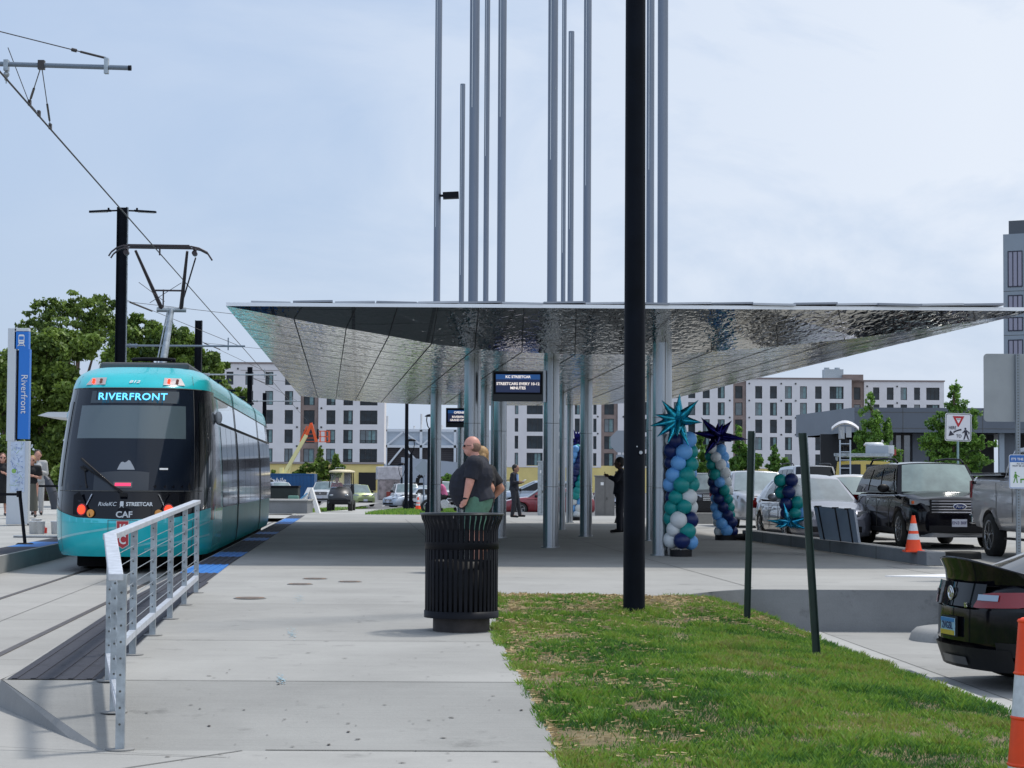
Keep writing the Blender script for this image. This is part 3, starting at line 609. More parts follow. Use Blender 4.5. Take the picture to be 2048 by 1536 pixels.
# ------------------------------------------------------------------ near poles
p = PGrass(1268, 1226); gz = grass_z(p.x, p.y); t = thing('lamp_pole', 'tall thick black lamp pole rising from the lawn past the canopy', 'lamp pole', (p.x, p.y, gz))
b = MB(); b.cyl((0, 0, -.1), (0, 0, 11), 21.8 * p.y / F, 19.0 * p.y / F, 32); obj('shaft', b, M['pole'], t)
b = MB(); q = P(1283, 905, p.y - .1); b.cyl((.055, -.085, q.z - gz), (.06, -.115, q.z - gz), .018, n=12); obj('bolt', b, M['steel'], t)
b = MB(); q = P(1274, 893, p.y - .1); b.cyl((.02, -.1, q.z - gz), (.02, -.112, q.z - gz), .008, n=8); obj('bolt', b, M['steel'], t)
def upost(px, py, pxt, pyt, label, dd, sgn, lean_y=0):
    g0 = PGrass(px, py); tp = P(pxt, pyt, g0.y + lean_y); t = thing('sign_post', label, 'sign post', g0, 0, 'green channel posts on the lawn')
    a = Vector((0, 0, -.15)); e = tp - g0; d = (e - a).normalized(); b = MB()
    b.bar(a, e, .058, .012, (0, 1, 0)); x = Vector((1, 0, 0))
    for sg in (-1, 1):
        b.bar(a + x * sg * .030 + Vector((0, -.02, 0)), e + x * sg * .030 + Vector((0, -.02, 0)), .008, .04, (0, 1, 0))
    obj('channel', b, M['green'], t)
    b = MB(); s0 = lerp(a, e, dd); b.slab([s0 + x * .045, e + x * .045 + d * -.02, e + x * .045 + Vector((0, .42, -.02)), s0 + x * .045 + Vector((0, .42, 0))], (.004, 0, 0))
    obj('sign_panel', b, M['galv'], t); return t
upost(1493, 1241, 1502, 862, 'upright dark green steel post nearer the lamp pole, sign seen edge on', .66, 1)
upost(1635, 1314, 1604, 866, 'leaning dark green steel post on the right part of the lawn', .72, 1)
# big sign back with perforated post, small dog sign on it
t = thing('road_sign', 'large grey road sign seen from behind on a perforated steel post', 'road sign', PZ(2037, 1135, .12))
g0 = t.location.copy(); D2 = 27.0; p = P(2037, 1100, D2); t.location = (p.x, D2, .0); g0 = t.location.copy()
b = MB(); tp = P(2036, 708, D2).z; b.box((0, 0, tp / 2), (.055, .055, tp)); zz = .1
while zz < tp: b.cyl((0, -.0275, zz), (0, -.029, zz), .009, n=8); zz += .0254 * 1.5
po = obj('post', b, mat('perforated_post', (.22, .25, .28), .5, .5), t)
po.data.materials.append(M['joint'])
for p_ in po.data.polygons[6:]: p_.material_index = 1
def rrect(w_, h_, r, n=5):
    o_ = []
    for cx, cy, a0 in ((w_ / 2 - r, h_ / 2 - r, 0), (-w_ / 2 + r, h_ / 2 - r, 90), (-w_ / 2 + r, -h_ / 2 + r, 180), (w_ / 2 - r, -h_ / 2 + r, 270)):
        for i in range(n + 1): a = R(a0 + 90 * i / n); o_.append((cx + r * math.cos(a), cy + r * math.sin(a)))
    return o_
def plate_xz(b, poly, y, th, ox=0, oz=0, mat=0): b.slab([(x + ox, y, z + oz) for x, z in poly], (0, th, 0), mat)
a = P(1968, 707, D2); c = P(1968, 843, D2); h_ = a.z - c.z; w_ = .92
b = MB(); plate_xz(b, rrect(w_, h_, .05), .03, .004, a.x + w_ / 2 - g0.x, (a.z + c.z) / 2); obj('sign_panel', b, mat('sign_back', (.30, .32, .33), .55, .25, 2.5, .08), t)
t2 = thing('dog_sign', 'small white and blue leash sign with a green walker and dog', 'sign', (g0.x, D2 - .05, (P(2000, 943, D2).z)))
a = P(2016, 910, D2); c = P(2016, 978, D2); h_ = a.z - c.z; w_ = .34; ox = a.x + w_ / 2 - g0.x
blu = mat('sign_blue', (.02, .13, .42), .45); grn = mat('sign_green', (.10, .28, .03), .5); ink = mat('sign_ink', (.02, .02, .04), .5)
b = MB(); plate_xz(b, rrect(w_, h_, .03), 0, .003, ox, 0); obj('panel', b, mat('sign_white', (.72, .75, .78), .4), t2)
b = MB(); o1 = rrect(w_ - .012, h_ - .012, .026); o2 = rrect(w_ - .026, h_ - .026, .02); k = len(o1)
b.add([(x + ox, -.001, z) for x, z in o1 + o2], [(i, (i + 1) % k, k + (i + 1) % k, k + i) for i in range(k)]); plate_xz(b, [(-w_ / 2 + .012, h_ / 2 - .10), (w_ / 2 - .012, h_ / 2 - .10), (w_ / 2 - .012, h_ / 2 - .015), (-w_ / 2 + .012, h_ / 2 - .015)], -.0015, .001, ox, 0); obj('border', b, blu, t2)
text('lettering', "IT'S THE LAW!", .045, M['white'], t2, Matrix.Translation((ox, -.003, h_ / 2 - .062)) @ FACE, .0005, bold=.001)
text('lettering', "ALL DOGS\nMUST BE LEASHED", .030, ink, t2, Matrix.Translation((ox, -.003, h_ / 2 - .135)) @ FACE, .0005)
b = MB(); fx = ox - .085; B_ = lambda pts, m_=0: b.slab([(x + fx, -.002, z) for x, z in pts], (0, .001, 0), m_)
b.cyl((fx, -.0025, -.015), (fx, -.001, -.015), .012, n=12)
B_([(-.012, -.03), (.014, -.03), (.022, -.085), (-.010, -.085)]); B_([(-.010, -.08), (.004, -.08), (-.018, -.15), (-.032, -.15)]); B_([(.006, -.08), (.02, -.08), (.03, -.15), (.016, -.15)]); B_([(.01, -.04), (.055, -.065), (.05, -.072), (.008, -.052)]); B_([(-.012, -.035), (-.026, -.08), (-.02, -.082), (-.005, -.05)])
B_([(.06, -.095), (.13, -.09), (.135, -.075), (.15, -.08), (.148, -.1), (.13, -.112), (.065, -.115)])
for x_ in (.064, .078, .115, .127): B_([(x_, -.11), (x_ + .008, -.11), (x_ + .006, -.15), (x_ - .002, -.15)])
obj('pictogram', b, grn, t2)
# orange channelizer in the corner
p = PZ(2064, 1658, -.09); t = thing('channelizer_cone', 'tall orange and white striped channelizer cut by the right frame edge', 'traffic cone', (p.x, p.y, -.15))
u = p.y / F; prof = [(0, 0), (1658 - 1505, 1), (1658 - 1410, 0), (1658 - 1318, 1), (1658 - 1226, 0)]
def rad(z): return lerp(58, 24, z / 436) * u
segs = [(.05 / u, 150, 0), (150, 245, 1), (245, 336, 0), (336, 436, None)]
b = MB(); seg = [(0.05, (1658 - 1536) * u * 1.0, 0), ((1658 - 1536) * u, (1658 - 1440) * u, 1), ((1658 - 1440) * u, (1658 - 1346) * u, 0), ((1658 - 1346) * u, (1658 - 1252) * u, 1), ((1658 - 1252) * u, 436 * u, 0)]
z_ = [.05, 153 * u, 245 * u, 333 * u, 436 * u]; ms_ = [1, 0, 1, 0]
for (za, zc, m_) in zip(z_, z_[1:], ms_):
    b.cyl((0, 0, za), (0, 0, zc), rad(za / u), rad(zc / u), 28, m_); b.lathe([(rad(zc / u), zc - .012), (rad(zc / u) + .007, zc - .004), (rad(zc / u), zc + .006)], n=28, mat=0)
b.cyl((0, 0, 436 * u), (0, 0, 441 * u), 23 * u, 18 * u, 28, 0)
obj('body', b, [M['orange'], M['reflw']], t); b = MB(); b.box((0, 0, .03), (.42, .42, .06)); obj('base', b, M['rubber'], t)
# ------------------------------------------------------------------ streetcar
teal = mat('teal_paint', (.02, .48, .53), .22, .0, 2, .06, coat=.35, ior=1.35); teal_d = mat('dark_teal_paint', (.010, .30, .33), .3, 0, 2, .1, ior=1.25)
pale = mat('pale_teal_panel', (.38, .55, .60), .08, .55, 2, .06, coat=1.0)
blk = mat('black_gloss', (.005, .006, .010), .10, 0, ior=1.4); wsg = mat('tram_windscreen', (.009, .014, .024), .06, 0, ior=1.38)
sideg = mat('tram_side_glass', (.004, .008, .010), .05, 0, .8, .5, ior=1.30)
TW = 1.325
SEC = [(.26, 1.25), (.34, 1.285), (.60, 1.315), (1.0, 1.325), (1.4, 1.32), (1.8, 1.305), (2.2, 1.28), (2.55, 1.25), (2.85, 1.22), (3.0, 1.20), (3.12, 1.19), (3.24, 1.165), (3.34, 1.11), (3.42, 1.01), (3.46, .88)]
def hw(z): return interp(SEC, z)
def rake(z): return interp([(.26, -1.12), (.45, -1.24), (.8, -1.27), (1.1, -1.24), (1.4, -1.12), (1.8, -.90), (2.2, -.66), (2.8, -.30), (3.1, -.10), (3.3, .22), (3.46, .8)], z)
S0 = 1.75; NEXP = 2.7
def tsurf(th, z, o=0.0):          # th: 0 nose centre .. pi/2 side, sign = side; o = outward offset
    W = hw(z); a = abs(th); e_ = 2 / NEXP
    x = W * math.sin(a) ** e_ if a > 0 else 0; y = S0 * (1 - math.cos(a) ** e_) if a < math.pi / 2 else S0
    r = rake(z) * (1 - min(1, y / 4.0))
    nx, ny = (math.sin(a) ** (2 - e_) if a > 0 else 0) * 1.0, -(max(0, math.cos(a)) ** (2 - e_))
    l_ = math.hypot(nx, ny) or 1
    return Vector(((x + o * nx / l_) * (1 if th >= 0 else -1), y + r + o * ny / l_, z))
def tside(y, z, sg, o=0.0): return Vector((sg * (hw(z) + o), max(y, S0 + rake(z) * (1 - min(1, y / 4.0)) * 0), z))
zs = [.26, .30, .34, .45, .6, .74, .80, .84, .88, .92, .96, 1.0, 1.04, 1.08, 1.12, 1.16, 1.2, 1.25, 1.3, 1.4, 1.6, 1.8, 2.0, 2.2, 2.4, 2.55, 2.7, 2.85, 2.92, 3.0, 3.07, 3.12, 3.18, 3.24, 3.29, 3.34, 3.38, 3.42, 3.46]
def thx(xr): return math.asin(min(1, max(0, xr)) ** (NEXP / 2))       # angle whose lateral position is xr * W
xs_ = [0, .12, .24, .36, .48, .58, .68, .76, .83, .89, .935, .965, .985, .996, 1.0]
ths = [-thx(x) for x in xs_[::-1]][:-1] + [thx(x) for x in xs_]
tram = thing('streetcar', 'teal streetcar with black windscreen showing RIVERFRONT at the platform', 'streetcar', (TX(-3.82, 34.5), 34.5, .07), TR)
LEN = 23.4; ysd = [1.9, 2.3, 2.7, 3, 4, 5.5, 7.2, 7.5, 9, 12, 14, 16.7, 17.0, 19, 21, LEN - 1.2, LEN - .6, LEN - .2, LEN]
b = MB(); rows = []
for z in zs:
    nose = [tsurf(t_, z) for t_ in ths]
    tl_ = [Vector((-(hw(z) - max(0, (y - LEN + 1.2)) ** 2 * .25), y, z)) for y in ysd[::-1]]; tr_ = [Vector((hw(z) - max(0, (y - LEN + 1.2)) ** 2 * .25, y, z)) for y in ysd]
    for y_l in (tl_, tr_):
        for q in y_l: pass
    rows.append(tl_ + nose + tr_)
b.grid(rows, 0, True)
n0 = len(rows[0]); top = rows[-1]
for i in range(n0 // 2): b.add([top[i], top[i + 1], top[n0 - 2 - i], top[n0 - 1 - i]], [(0, 1, 2, 3)], 0)
b.grid([[rows[k][0] for k in range(len(zs))], [rows[k][-1] for k in range(len(zs))]], 1, False)
# colour zones by face
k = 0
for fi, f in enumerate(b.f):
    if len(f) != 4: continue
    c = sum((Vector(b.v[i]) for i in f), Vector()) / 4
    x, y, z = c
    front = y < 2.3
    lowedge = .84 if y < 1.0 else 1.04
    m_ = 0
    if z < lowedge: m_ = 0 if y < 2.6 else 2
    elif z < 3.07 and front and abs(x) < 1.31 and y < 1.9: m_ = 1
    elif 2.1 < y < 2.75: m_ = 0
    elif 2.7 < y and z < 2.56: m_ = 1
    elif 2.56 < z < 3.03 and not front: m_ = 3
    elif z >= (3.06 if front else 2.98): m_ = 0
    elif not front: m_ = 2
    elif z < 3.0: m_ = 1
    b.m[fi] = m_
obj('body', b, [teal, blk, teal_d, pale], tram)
def patch(name, x0, x1, zf0, zf1, o, m_, nx=10, nz=8, par=tram):
    """windscreen-like patch on the nose, lateral x0..x1 as a fraction of W, height zf0(x)..zf1(x)"""
    q = MB(); rw_ = []
    for j in range(nz + 1):
        r0 = []
        for i in range(nx + 1):
            x = lerp(x0, x1, i / nx); za = zf0(x) if callable(zf0) else zf0; zb = zf1(x) if callable(zf1) else zf1; z = lerp(za, zb, j / nz)
            th = math.copysign(thx(abs(x)), x); r0.append(tsurf(th, z, o))
        rw_.append(r0)
    q.grid(rw_, 0, True); return obj(name, q, m_, par)
for sg in (-1, 1): patch('lower_wing', sg * .30, sg * .9995, .82, lambda x: .845 + .215 * max(0, (abs(x) - .30) / .70) ** 1.7, .004, teal, 24, 2)
patch('windscreen', -.80, .80, 1.32, lambda x: 3.04, .006, wsg, 16, 10)
patch('sun_blind', -.70, .70, 2.20, 2.76, .010, mat('sun_blind', (.075, .105, .12), .12, 0, coat=.7), 14, 6)
patch('roof_line', -.90, .90, 3.058, 3.070, .008, M['joint'], 20, 1); patch('panel_joint', -.97, .97, 1.325, 1.337, .008, M['joint'], 20, 1)
patch('panel_joint', -.84, -.835, .34, 3.3, .005, M['joint'], 1, 20); patch('panel_joint', .80, .805, .34, 3.3, .005, M['joint'], 1, 20)
patch('corner_window', .86, .975, 1.40, lambda x: 2.84, .006, sideg, 6, 8); patch('corner_window', -.975, -.86, 1.40, 2.84, .006, sideg, 6, 8)
# curved light stripes on the lower nose
stp = mat('stripe', (.16, .55, .60), .3, coat=1)
for x0, x1, f0 in ((-.98, .2, lambda x: .44 + .30 * max(0, (x + .98)) ** .6), (.0, .97, lambda x: .40 + .42 * (x) ** 1.6), (.25, .97, lambda x: .36 + .30 * (x - .25))):
    patch('stripe', x0, x1, f0, lambda x, f0=f0: f0(x) + .035, .004, stp, 22, 1)
stb = mat('bright_teal', (.03, .58, .68), .2, coat=1); patch('bright_band', -.80, .80, lambda x: .80 + .03 * abs(x), lambda x: .865 + .05 * abs(x), .005, stb, 16, 1)
# dashboard silhouette and passenger bag behind the glass are drawn as pieces on the screen
patch('dashboard', -.40, .28, 1.34, lambda x: 1.66 - .3 * x * x, .009, mat('dashboard', (.022, .03, .042), .5), 8, 3)
patch('white_bag', -.12, .10, 1.68, lambda x: 1.68 + .17 * max(.0, 1 - ((x + .01) / .11) ** 2) ** .7 * (.85 + .15 * math.sin(x * 60)), .010, mat('white_bag', (.26, .29, .33), .6), 10, 3)
patch('mirror_tag', .40, .50, 1.68, 1.71, .010, M['reflw'], 3, 1)
glow = mat('brake_glow', (.4, .01, .03), .3, emit=(1, .03, .10), es=2.2); patch('stop_light', -.13, .06, 1.415, 1.46, .014, glow, 4, 1); patch('stop_light_housing', -.15, .08, 1.385, 1.48, .011, mat('housing_grey', (.12, .11, .12), .5), 4, 2)
patch('destination_panel', -.58, .62, 2.80, 3.01, .009, mat('destination_panel', (.008, .02, .03), .1, coat=1), 10, 2)
def on_nose(x, z, o=.012, tilt=True):
    """matrix for a flat label touching the nose at lateral x (m), height z"""
    W = hw(z); th = math.copysign(thx(abs(x) / W), x); p = tsurf(th, z, o); dz = tsurf(th, z + .05, o) - tsurf(th, z - .05, o); dx = tsurf(math.copysign(thx(min(1, (abs(x) + .03) / W)), x if x else 1), z, o) - tsurf(math.copysign(thx(max(0, (abs(x) - .03)) / W), x if x else 1), z, o)
    dz.normalize(); dx = Vector((1, dx.y / dx.x if dx.x else 0, 0)).normalized(); nn = dx.cross(dz).normalized(); dz = nn.cross(dx)
    m_ = Matrix((dx, dz, nn)).transposed().to_4x4(); m_.translation = p; return m_
dest = mat('destination_text', (.1, .4, .6), .5, emit=(.10, .55, 1.0), es=1.4)
lay = 'RIVERFRONT'; wch = [1.0, .42, .95, .9, 1.0, .88, 1.0, 1.08, 1.0, .9]; tot = sum(wch); x = -.535; st = 1.07 / tot
text('destination_text', 'RIVERFRONT', .20, dest, tram, on_nose(0.0, 2.905, .022), .002, bold=.003, spacing=1.08, xs=.93)
silver = mat('silver_lettering', (.55, .58, .60), .35, .3)
text('fleet_number', '812', .12, mat('fleet_white', (.62, .70, .72), .4), tram, on_nose(.0, 3.17, .03), .003, shear=.25, bold=.003)
text('lettering', 'RideKC', .095, silver, tram, on_nose(-.275, 1.115, .03), .002, shear=.2, bold=.0005); text('lettering', 'STREETCAR', .088, silver, tram, on_nose(.24, 1.115, .03), .002, bold=.003, xs=.92)
b = MB(); mm = on_nose(-.04, 1.115, .03)
def mp_(mm, pts): return [mm @ Vector((x, y, 0)) for x, y in pts]
b.slab(mp_(mm, [(-.026, -.032), (.026, -.032), (.03, .0), (.026, .05), (-.026, .05), (-.03, 0)]), (0, -.002, 0)); b.slab(mp_(mm, [(-.035, -.055), (-.025, -.055), (-.012, -.034), (-.022, -.034)]), (0, -.002, 0)); b.slab(mp_(mm, [(.035, -.055), (.025, -.055), (.012, -.034), (.022, -.034)]), (0, -.002, 0))
obj('tram_icon', b, silver, tram)
text('maker_lettering', 'CAF', .14, silver, tram, on_nose(.0, .945, .014), .003, bold=.003, xs=1.05)
b = MB(); mm = on_nose(-.0, 1.015, .012); b.slab(mp_(mm, [(.11 * math.cos(i * math.pi / 8), .045 * math.sin(i * math.pi / 8)) for i in range(16)]), (0, -.002, 0)); obj('oval_recess', b, M['black'], tram)
# red shield emblem
b = MB(); mm = on_nose(-.02, .62, .012); shp = [(-.09, .22), (.09, .22), (.09, -.16), (0, -.22), (-.09, -.16)]
b.slab(mp_(mm, [(x * 1.15, y * 1.05) for x, y in shp]), (0, -.001, 0), 1); b.slab([v + Vector((0, -.003, 0)) for v in mp_(mm, shp)], (0, -.002, 0), 0)
obj('shield', b, [mat('shield_red', (.45, .035, .05), .4), silver], tram)
for ch, zz in (('K', .71), ('C', .535)): text('shield_letter', ch, .21, M['white'], tram, on_nose(-.02, zz, .020), .002, bold=.004, xs=.8)
ed = MB(); mm = on_nose(-.02, .62, .010); b = MB(); b.add(mp_(mm, [(-.24, .24), (.24, .24), (.24, .232), (-.24, .232)]), [(0, 1, 2, 3)]); b.add(mp_(mm, [(-.24, .24), (-.232, .24), (-.232, .05), (-.24, .05)]), [(0, 1, 2, 3)]); b.add(mp_(mm, [(.24, .24), (.232, .24), (.232, -.18), (.24, -.18)]), [(0, 1, 2, 3)]); obj('hatch_line', b, M['joint'], tram)
# lamps
redg = mat('tail_glow', (.5, .01, .005), .3, emit=(1, .035, .008), es=3.0); amb = mat('amber_lens', (.75, .30, .03), .3, coat=.6); lh = mat('lamp_white', (.6, .6, .6), .3, coat=1)
for sg in (-1, 1):
    mm = on_nose(sg * .74, 1.02, .012); b = MB(); b.slab(mp_(mm, [(x * sg, y) for x, y in ((-.25, -.10), (.14, -.08), (.15, .24), (.02, .30), (-.20, .0))]), (0, -.003, 0)); hl = obj('headlight', b, M['black'], tram)
    mm = on_nose(sg * .69, 1.025, .02); b = MB(); c_ = mm.translation; n_ = mm.to_3x3() @ Vector((0, 0, 1)); b.cyl(c_, c_ + n_ * .02, .075, n=20); obj('tail_lamp', b, redg, hl)
    b = MB(); b.cyl(c_ - n_ * .005, c_ + n_ * .015, .10, n=20); obj('lamp_ring', b, M['redl'], hl)
    mm = on_nose(sg * .54, .965, .02); b = MB(); c_ = mm.translation; n_ = mm.to_3x3() @ Vector((0, 0, 1)); b.cyl(c_, c_ + n_ * .02, .065, n=20); obj('indicator', b, amb, hl)
    mm = on_nose(sg * .72, 1.19, .02); b = MB(); c_ = mm.translation; n_ = mm.to_3x3() @ Vector((0, 0, 1)); b.cyl(c_, c_ + n_ * .012, .05, n=16); obj('lamp_lens', b, wsg, hl)
    mm = on_nose(sg * .62, 1.16, .016); b = MB(); b.slab(mp_(mm, [(-.02 * sg - .04 * sg, .12), (-.04 * sg - .04 * sg, .13), (.10 * -sg * -1 * 1 + .02 * sg - .1 * sg, -.12), (.0, -.12)]), (0, -.004, 0)); obj('lamp_trim', b, M['chrome'], hl)
    xa, xc = (.48 * sg, .82 * sg); q = MB(); W = hw(3.1)
    f = lambda x, z, o: tsurf(math.copysign(thx(abs(x) / hw(z)), x), z, o)
    pts = [f(sg * .48, 3.12, .022), f(sg * .82, 3.12, .022), f(sg * .74, 3.25, .022), f(sg * .48, 3.25, .022)]; q.slab(pts, (0, -.006, 0)); ul = obj('upper_lamp', q, mat('lamp_panel', (.42, .36, .36), .3, coat=.5), tram)
    for xx in (.56, .69):
        for zz in (3.165, 3.205):
            q = MB(); c_ = f(sg * xx, zz, .032); q.cyl(c_, c_ + Vector((0, -.012, 0)), .026, n=10); obj('led_cluster', q, redg if (xx > .6) == (sg < 0) else mat('led_off', (.25, .08, .05), .3), ul)
# wiper, mirrors
b = MB(); c = on_nose(-.02, 1.27, .05).translation
for (xa_, za_, xb_, zb__, w_) in ((-.76, 1.86, -.02, 1.27, .026), (-.72, 1.74, -.05, 1.33, .016)):
    for k_ in range(8): b.bar(on_nose(lerp(xa_, xb_, k_ / 8), lerp(za_, zb__, k_ / 8), .03).translation, on_nose(lerp(xa_, xb_, (k_ + 1) / 8), lerp(za_, zb__, (k_ + 1) / 8), .03).translation, w_, w_)
TRUE_ = 1; b.bar(on_nose(-.76, 1.72, .025).translation, on_nose(-.66, 1.66, .025).translation, .03, .03); b.bar(on_nose(-.70, 1.7, .02).translation, on_nose(-.64, 1.38, .02).translation, .012, .012)
b.box(c, (.12, .05, .06)); obj('wiper', b, M['blackp'], tram)
b = MB(); b.bar(on_nose(-.62, 2.9, .01).translation, on_nose(.0, 1.5, .01).translation, .001, .001); 
for sg in (-1, 1):
    b = MB(); b.ball((sg * (hw(2.65) + .06), 1.7, 2.62), .07, 10, sc_=(1, 1.6, 1.7)); obj('side_camera', b, pale if sg < 0 else M['whitep'], tram)
# side windows, lines, bellows, skirt
for sg in (-1, 1):
    for ya, yb in ((2.8, 4.2), (4.26, 5.7), (5.76, 7.1), (7.85, 10.2), (10.26, 12.2), (12.26, 14.2), (14.26, 16.35), (17.3, 19.2), (19.26, 21.1), (21.16, 22.8)):
        q = MB(); q.grid([[Vector((sg * (hw(z) + .006), y, z)) for y in (ya, yb)] for z in (1.02, 1.4, 1.8, 2.2, 2.5)], 0, True); obj('side_window', q, sideg, tram)
    q = MB(); q.grid([[Vector((sg * (hw(z) + .008), y, z)) for y in (2.2, LEN - .3)] for z in (2.52, 2.57)], 0, False); q.grid([[Vector((sg * (hw(z) + .008), y, z)) for y in (2.0, LEN - .3)] for z in (2.995, 3.015)], 0, False); obj('side_line', q, M['joint'], tram)
for yc in (7.45, 16.85):
    q = MB(); rw_ = [[Vector((sg_ * (hw(z) + .010), y, z)) for sg_, z in [(-1, z) for z in zs] + [(1, z) for z in zs[::-1]]] for y in (yc - .13, yc + .13)]; q.grid(rw_, 0, False); obj('bellows', q, M['rubber'], tram)
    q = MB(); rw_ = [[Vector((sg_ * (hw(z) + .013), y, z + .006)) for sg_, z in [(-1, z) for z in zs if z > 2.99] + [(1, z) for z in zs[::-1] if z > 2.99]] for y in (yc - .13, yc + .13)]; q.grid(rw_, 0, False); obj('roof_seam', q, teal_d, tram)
q = MB(); q.box((0, LEN / 2 + .3, .17), (2.15, LEN - 1.8, .3)); q.box((0, 1.6, .12), (2.0, 1.6, .2)); obj('underframe', q, M['dark'], tram)
q = MB(); q.box((0, 4.2, 3.50), (1.55, 5.2, .18)); q.box((0, 11.8, 3.50), (1.6, 7.2, .2)); q.box((0, 19.5, 3.50), (1.6, 4, .2))
obj('roof_shroud', q, mat('roof_grey', (.075, .08, .09), .5), tram, bevel=.04)
for yy in (6.2, 10.6, 14.5, 18.6):
    q = MB(); q.cyl((.95, yy, 3.3), (.98, yy, 3.50), .02, n=6); q.cyl((.85, yy, 3.50), (1.05, yy, 3.50), .025, n=6); obj('roof_insulator', q, M['black'], tram)
# pantograph
pg = MB(); yb = 3.6; zb = 3.60
for x_ in (-.42, .42): pg.bar((x_, yb - .5, zb), (x_, yb + .9, zb), .05, .05)
for y_ in (-.5, .2, .9): pg.bar((-.42, yb + y_, zb + .05), (.42, yb + y_, zb + .05), .05, .05)
for x_ in (-.42, .42):
    for y_ in (-.5, .9): pg.cyl((x_, yb + y_, 3.55), (x_, yb + y_, zb + .0), .04, n=8)
pan = obj('pantograph', pg, M['black'], tram)
pm = mat('pantograph_steel', (.055, .045, .05), .45, .5)
q = MB(); q.tube([(.40 * math.sin(a), yb - .45 , zb + .12 + .02 * math.cos(a)) for a in [i * math.pi / 8 - math.pi / 2 for i in range(9)]], .035, 8); obj('bumper_hoop', q, M['black'], pan)
q = MB(); E0 = Vector((.07, yb + .5, zb + .05)); E1 = Vector((.18, yb + 1.0, 4.78)); q.cyl(E0, E1, .075, .055, 12); q.cyl(E0 + Vector((-.12, 0, 0)), E1 + Vector((-.07, 0, 0)), .015, n=6); q.cyl(E1 - Vector((.28, 0, 0)), E1 + Vector((.28, 0, 0)), .05, n=10); obj('lower_arm', q, M['galv'], pan)
HZ = 5.84; HY = yb + .35
q = MB(); q.cyl(E1 + Vector((-.18, 0, 0)), (-.45, HY, HZ), .042, .025, 8); q.cyl(E1 + Vector((.18, 0, 0)), (.52, HY, HZ), .042, .025, 8)
lz = .33; q.cyl(lerp(E1 + Vector((-.18, 0, 0)), Vector((-.45, HY, HZ)), lz), lerp(E1 + Vector((.18, 0, 0)), Vector((.52, HY, HZ)), lz), .018, n=6); q.cyl(E1 + Vector((-.16, 0, 0)), E1 + Vector((-.15, -.1, .38)), .015, n=6)
q.cyl(E1 + Vector((.22, 0, .2)), (.68, HY, HZ - .12), .015, n=6); q.cyl((-.38, HY, HZ - .6), (.1, HY + .1, HZ - .95), .006, n=5); q.cyl((.42, HY, HZ - .6), (-.18, HY + .1, HZ - .98), .006, n=5); obj('upper_arm', q, pm, pan)
q = MB()
for dy in (-.17, .17):
    pts = [(-.93, -.20), (-.88, -.12), (-.78, -.04), (-.66, .0), (.62, .0), (.76, -.03), (.90, -.10), (.98, -.22)]
    q.tube([(x_, HY + dy, HZ + .07 + z_) for x_, z_ in pts], .017, 6); q.box((0, HY + dy, HZ + .085), (1.15, .045, .035))
for x_ in (-.62, .66): q.box((x_, HY, HZ + .04), (.05, .36, .05)); q.cyl((x_, HY - .1, HZ - .04), (x_, HY + .1, HZ - .04), .05, n=10)
q.box((.02, HY - .15, HZ - .03), (.03, .03, .14)); obj('collector_head', q, pm, pan)

# ------------------------------------------------------------------ overhead line
WZ = EYE + 4.36
wr = thing('contact_wire', 'long overhead contact wire running above the streetcar', 'wire', (TX(-3.9, 4), 4, WZ), 0)
b = MB(); wx = lambda y: TX(-3.90, y) - wr.location.x
b.tube([(wx(y), y - 4, 0) for y in (4, 22, 40, 60, 83, 117, 150)], .011, 6); obj('wire', b, M['wire'], wr)
b = MB(); pts = [(wx(y), y - 4, dz_) for y, dz_ in ((22.2, .36), (23.7, .02), (24.2, .02))]; b.tube(pts, .005, 5)
for y in (23.7, 24.4, 25.3): b.box((wx(y), y - 4, .03), (.03, .07, .07))
obj('wire_clamp', b, M['wire'], wr)
# arm crossing at upper left with hangers
pa, pc_ = P(-60, 126, 22.2), P(262, 136, 22.2); ar = thing('overhead_pipe', 'grey catenary pipe arm with hangers entering at the upper left', 'catenary arm', pc_)
o_ = ar.location.copy(); ar_m = mat('arm_paint', (.16, .20, .25), .4, .3)
b = MB(); b.cyl(pa - o_, Vector((0, 0, 0)), .027, n=14); b.cyl((-.03, 0, 0), (.003, 0, 0), .030, n=14, mat=1); obj('pipe', b, [ar_m, M['black']], ar)
b = MB(); q = P(213, 132, 22.2) - o_; b.box(q, (.045, .07, .17)); b.box(P(211, 118, 22.2) - o_, (.02, .03, .04)); obj('bracket', b, M['galv'], ar)
b = MB(); s0 = P(211, 116, 22.2) - o_; s1 = P(-40, 53, 22.2) - o_; b.cyl(s0, s1, .006, n=6); b.cyl(s0, lerp(s0, s1, .2), .013, n=8); b.cyl(lerp(s0, s1, .23), lerp(s0, s1, .27), .02, n=8); obj('stay_wire', b, M['wire'], ar)
b = MB(); a = P(13, 131, 22.2) - o_; b.box(a, (.05, .08, .12)); b.ball(a + Vector((0, 0, -.10)), .035, 8); b.ball(a + Vector((0, 0, -.15)), .022, 8); b.cyl(a, a + Vector((0, 0, -.2)), .008, n=6); obj('insulator', b, M['galv'], ar)
b = MB(); tp_ = P(83, 130, 22.2) - o_
for y, in ((23.7,), (25.3,)):
    e = Vector((TX(-3.9, y), y, WZ + .04)) - o_; b.cyl(tp_, e, .006, n=6); b.cyl(lerp(tp_, e, .62), lerp(tp_, e, .9), .014, n=6)
b.box(tp_, (.07, .07, .10)); obj('hanger', b, M['wire'], ar)
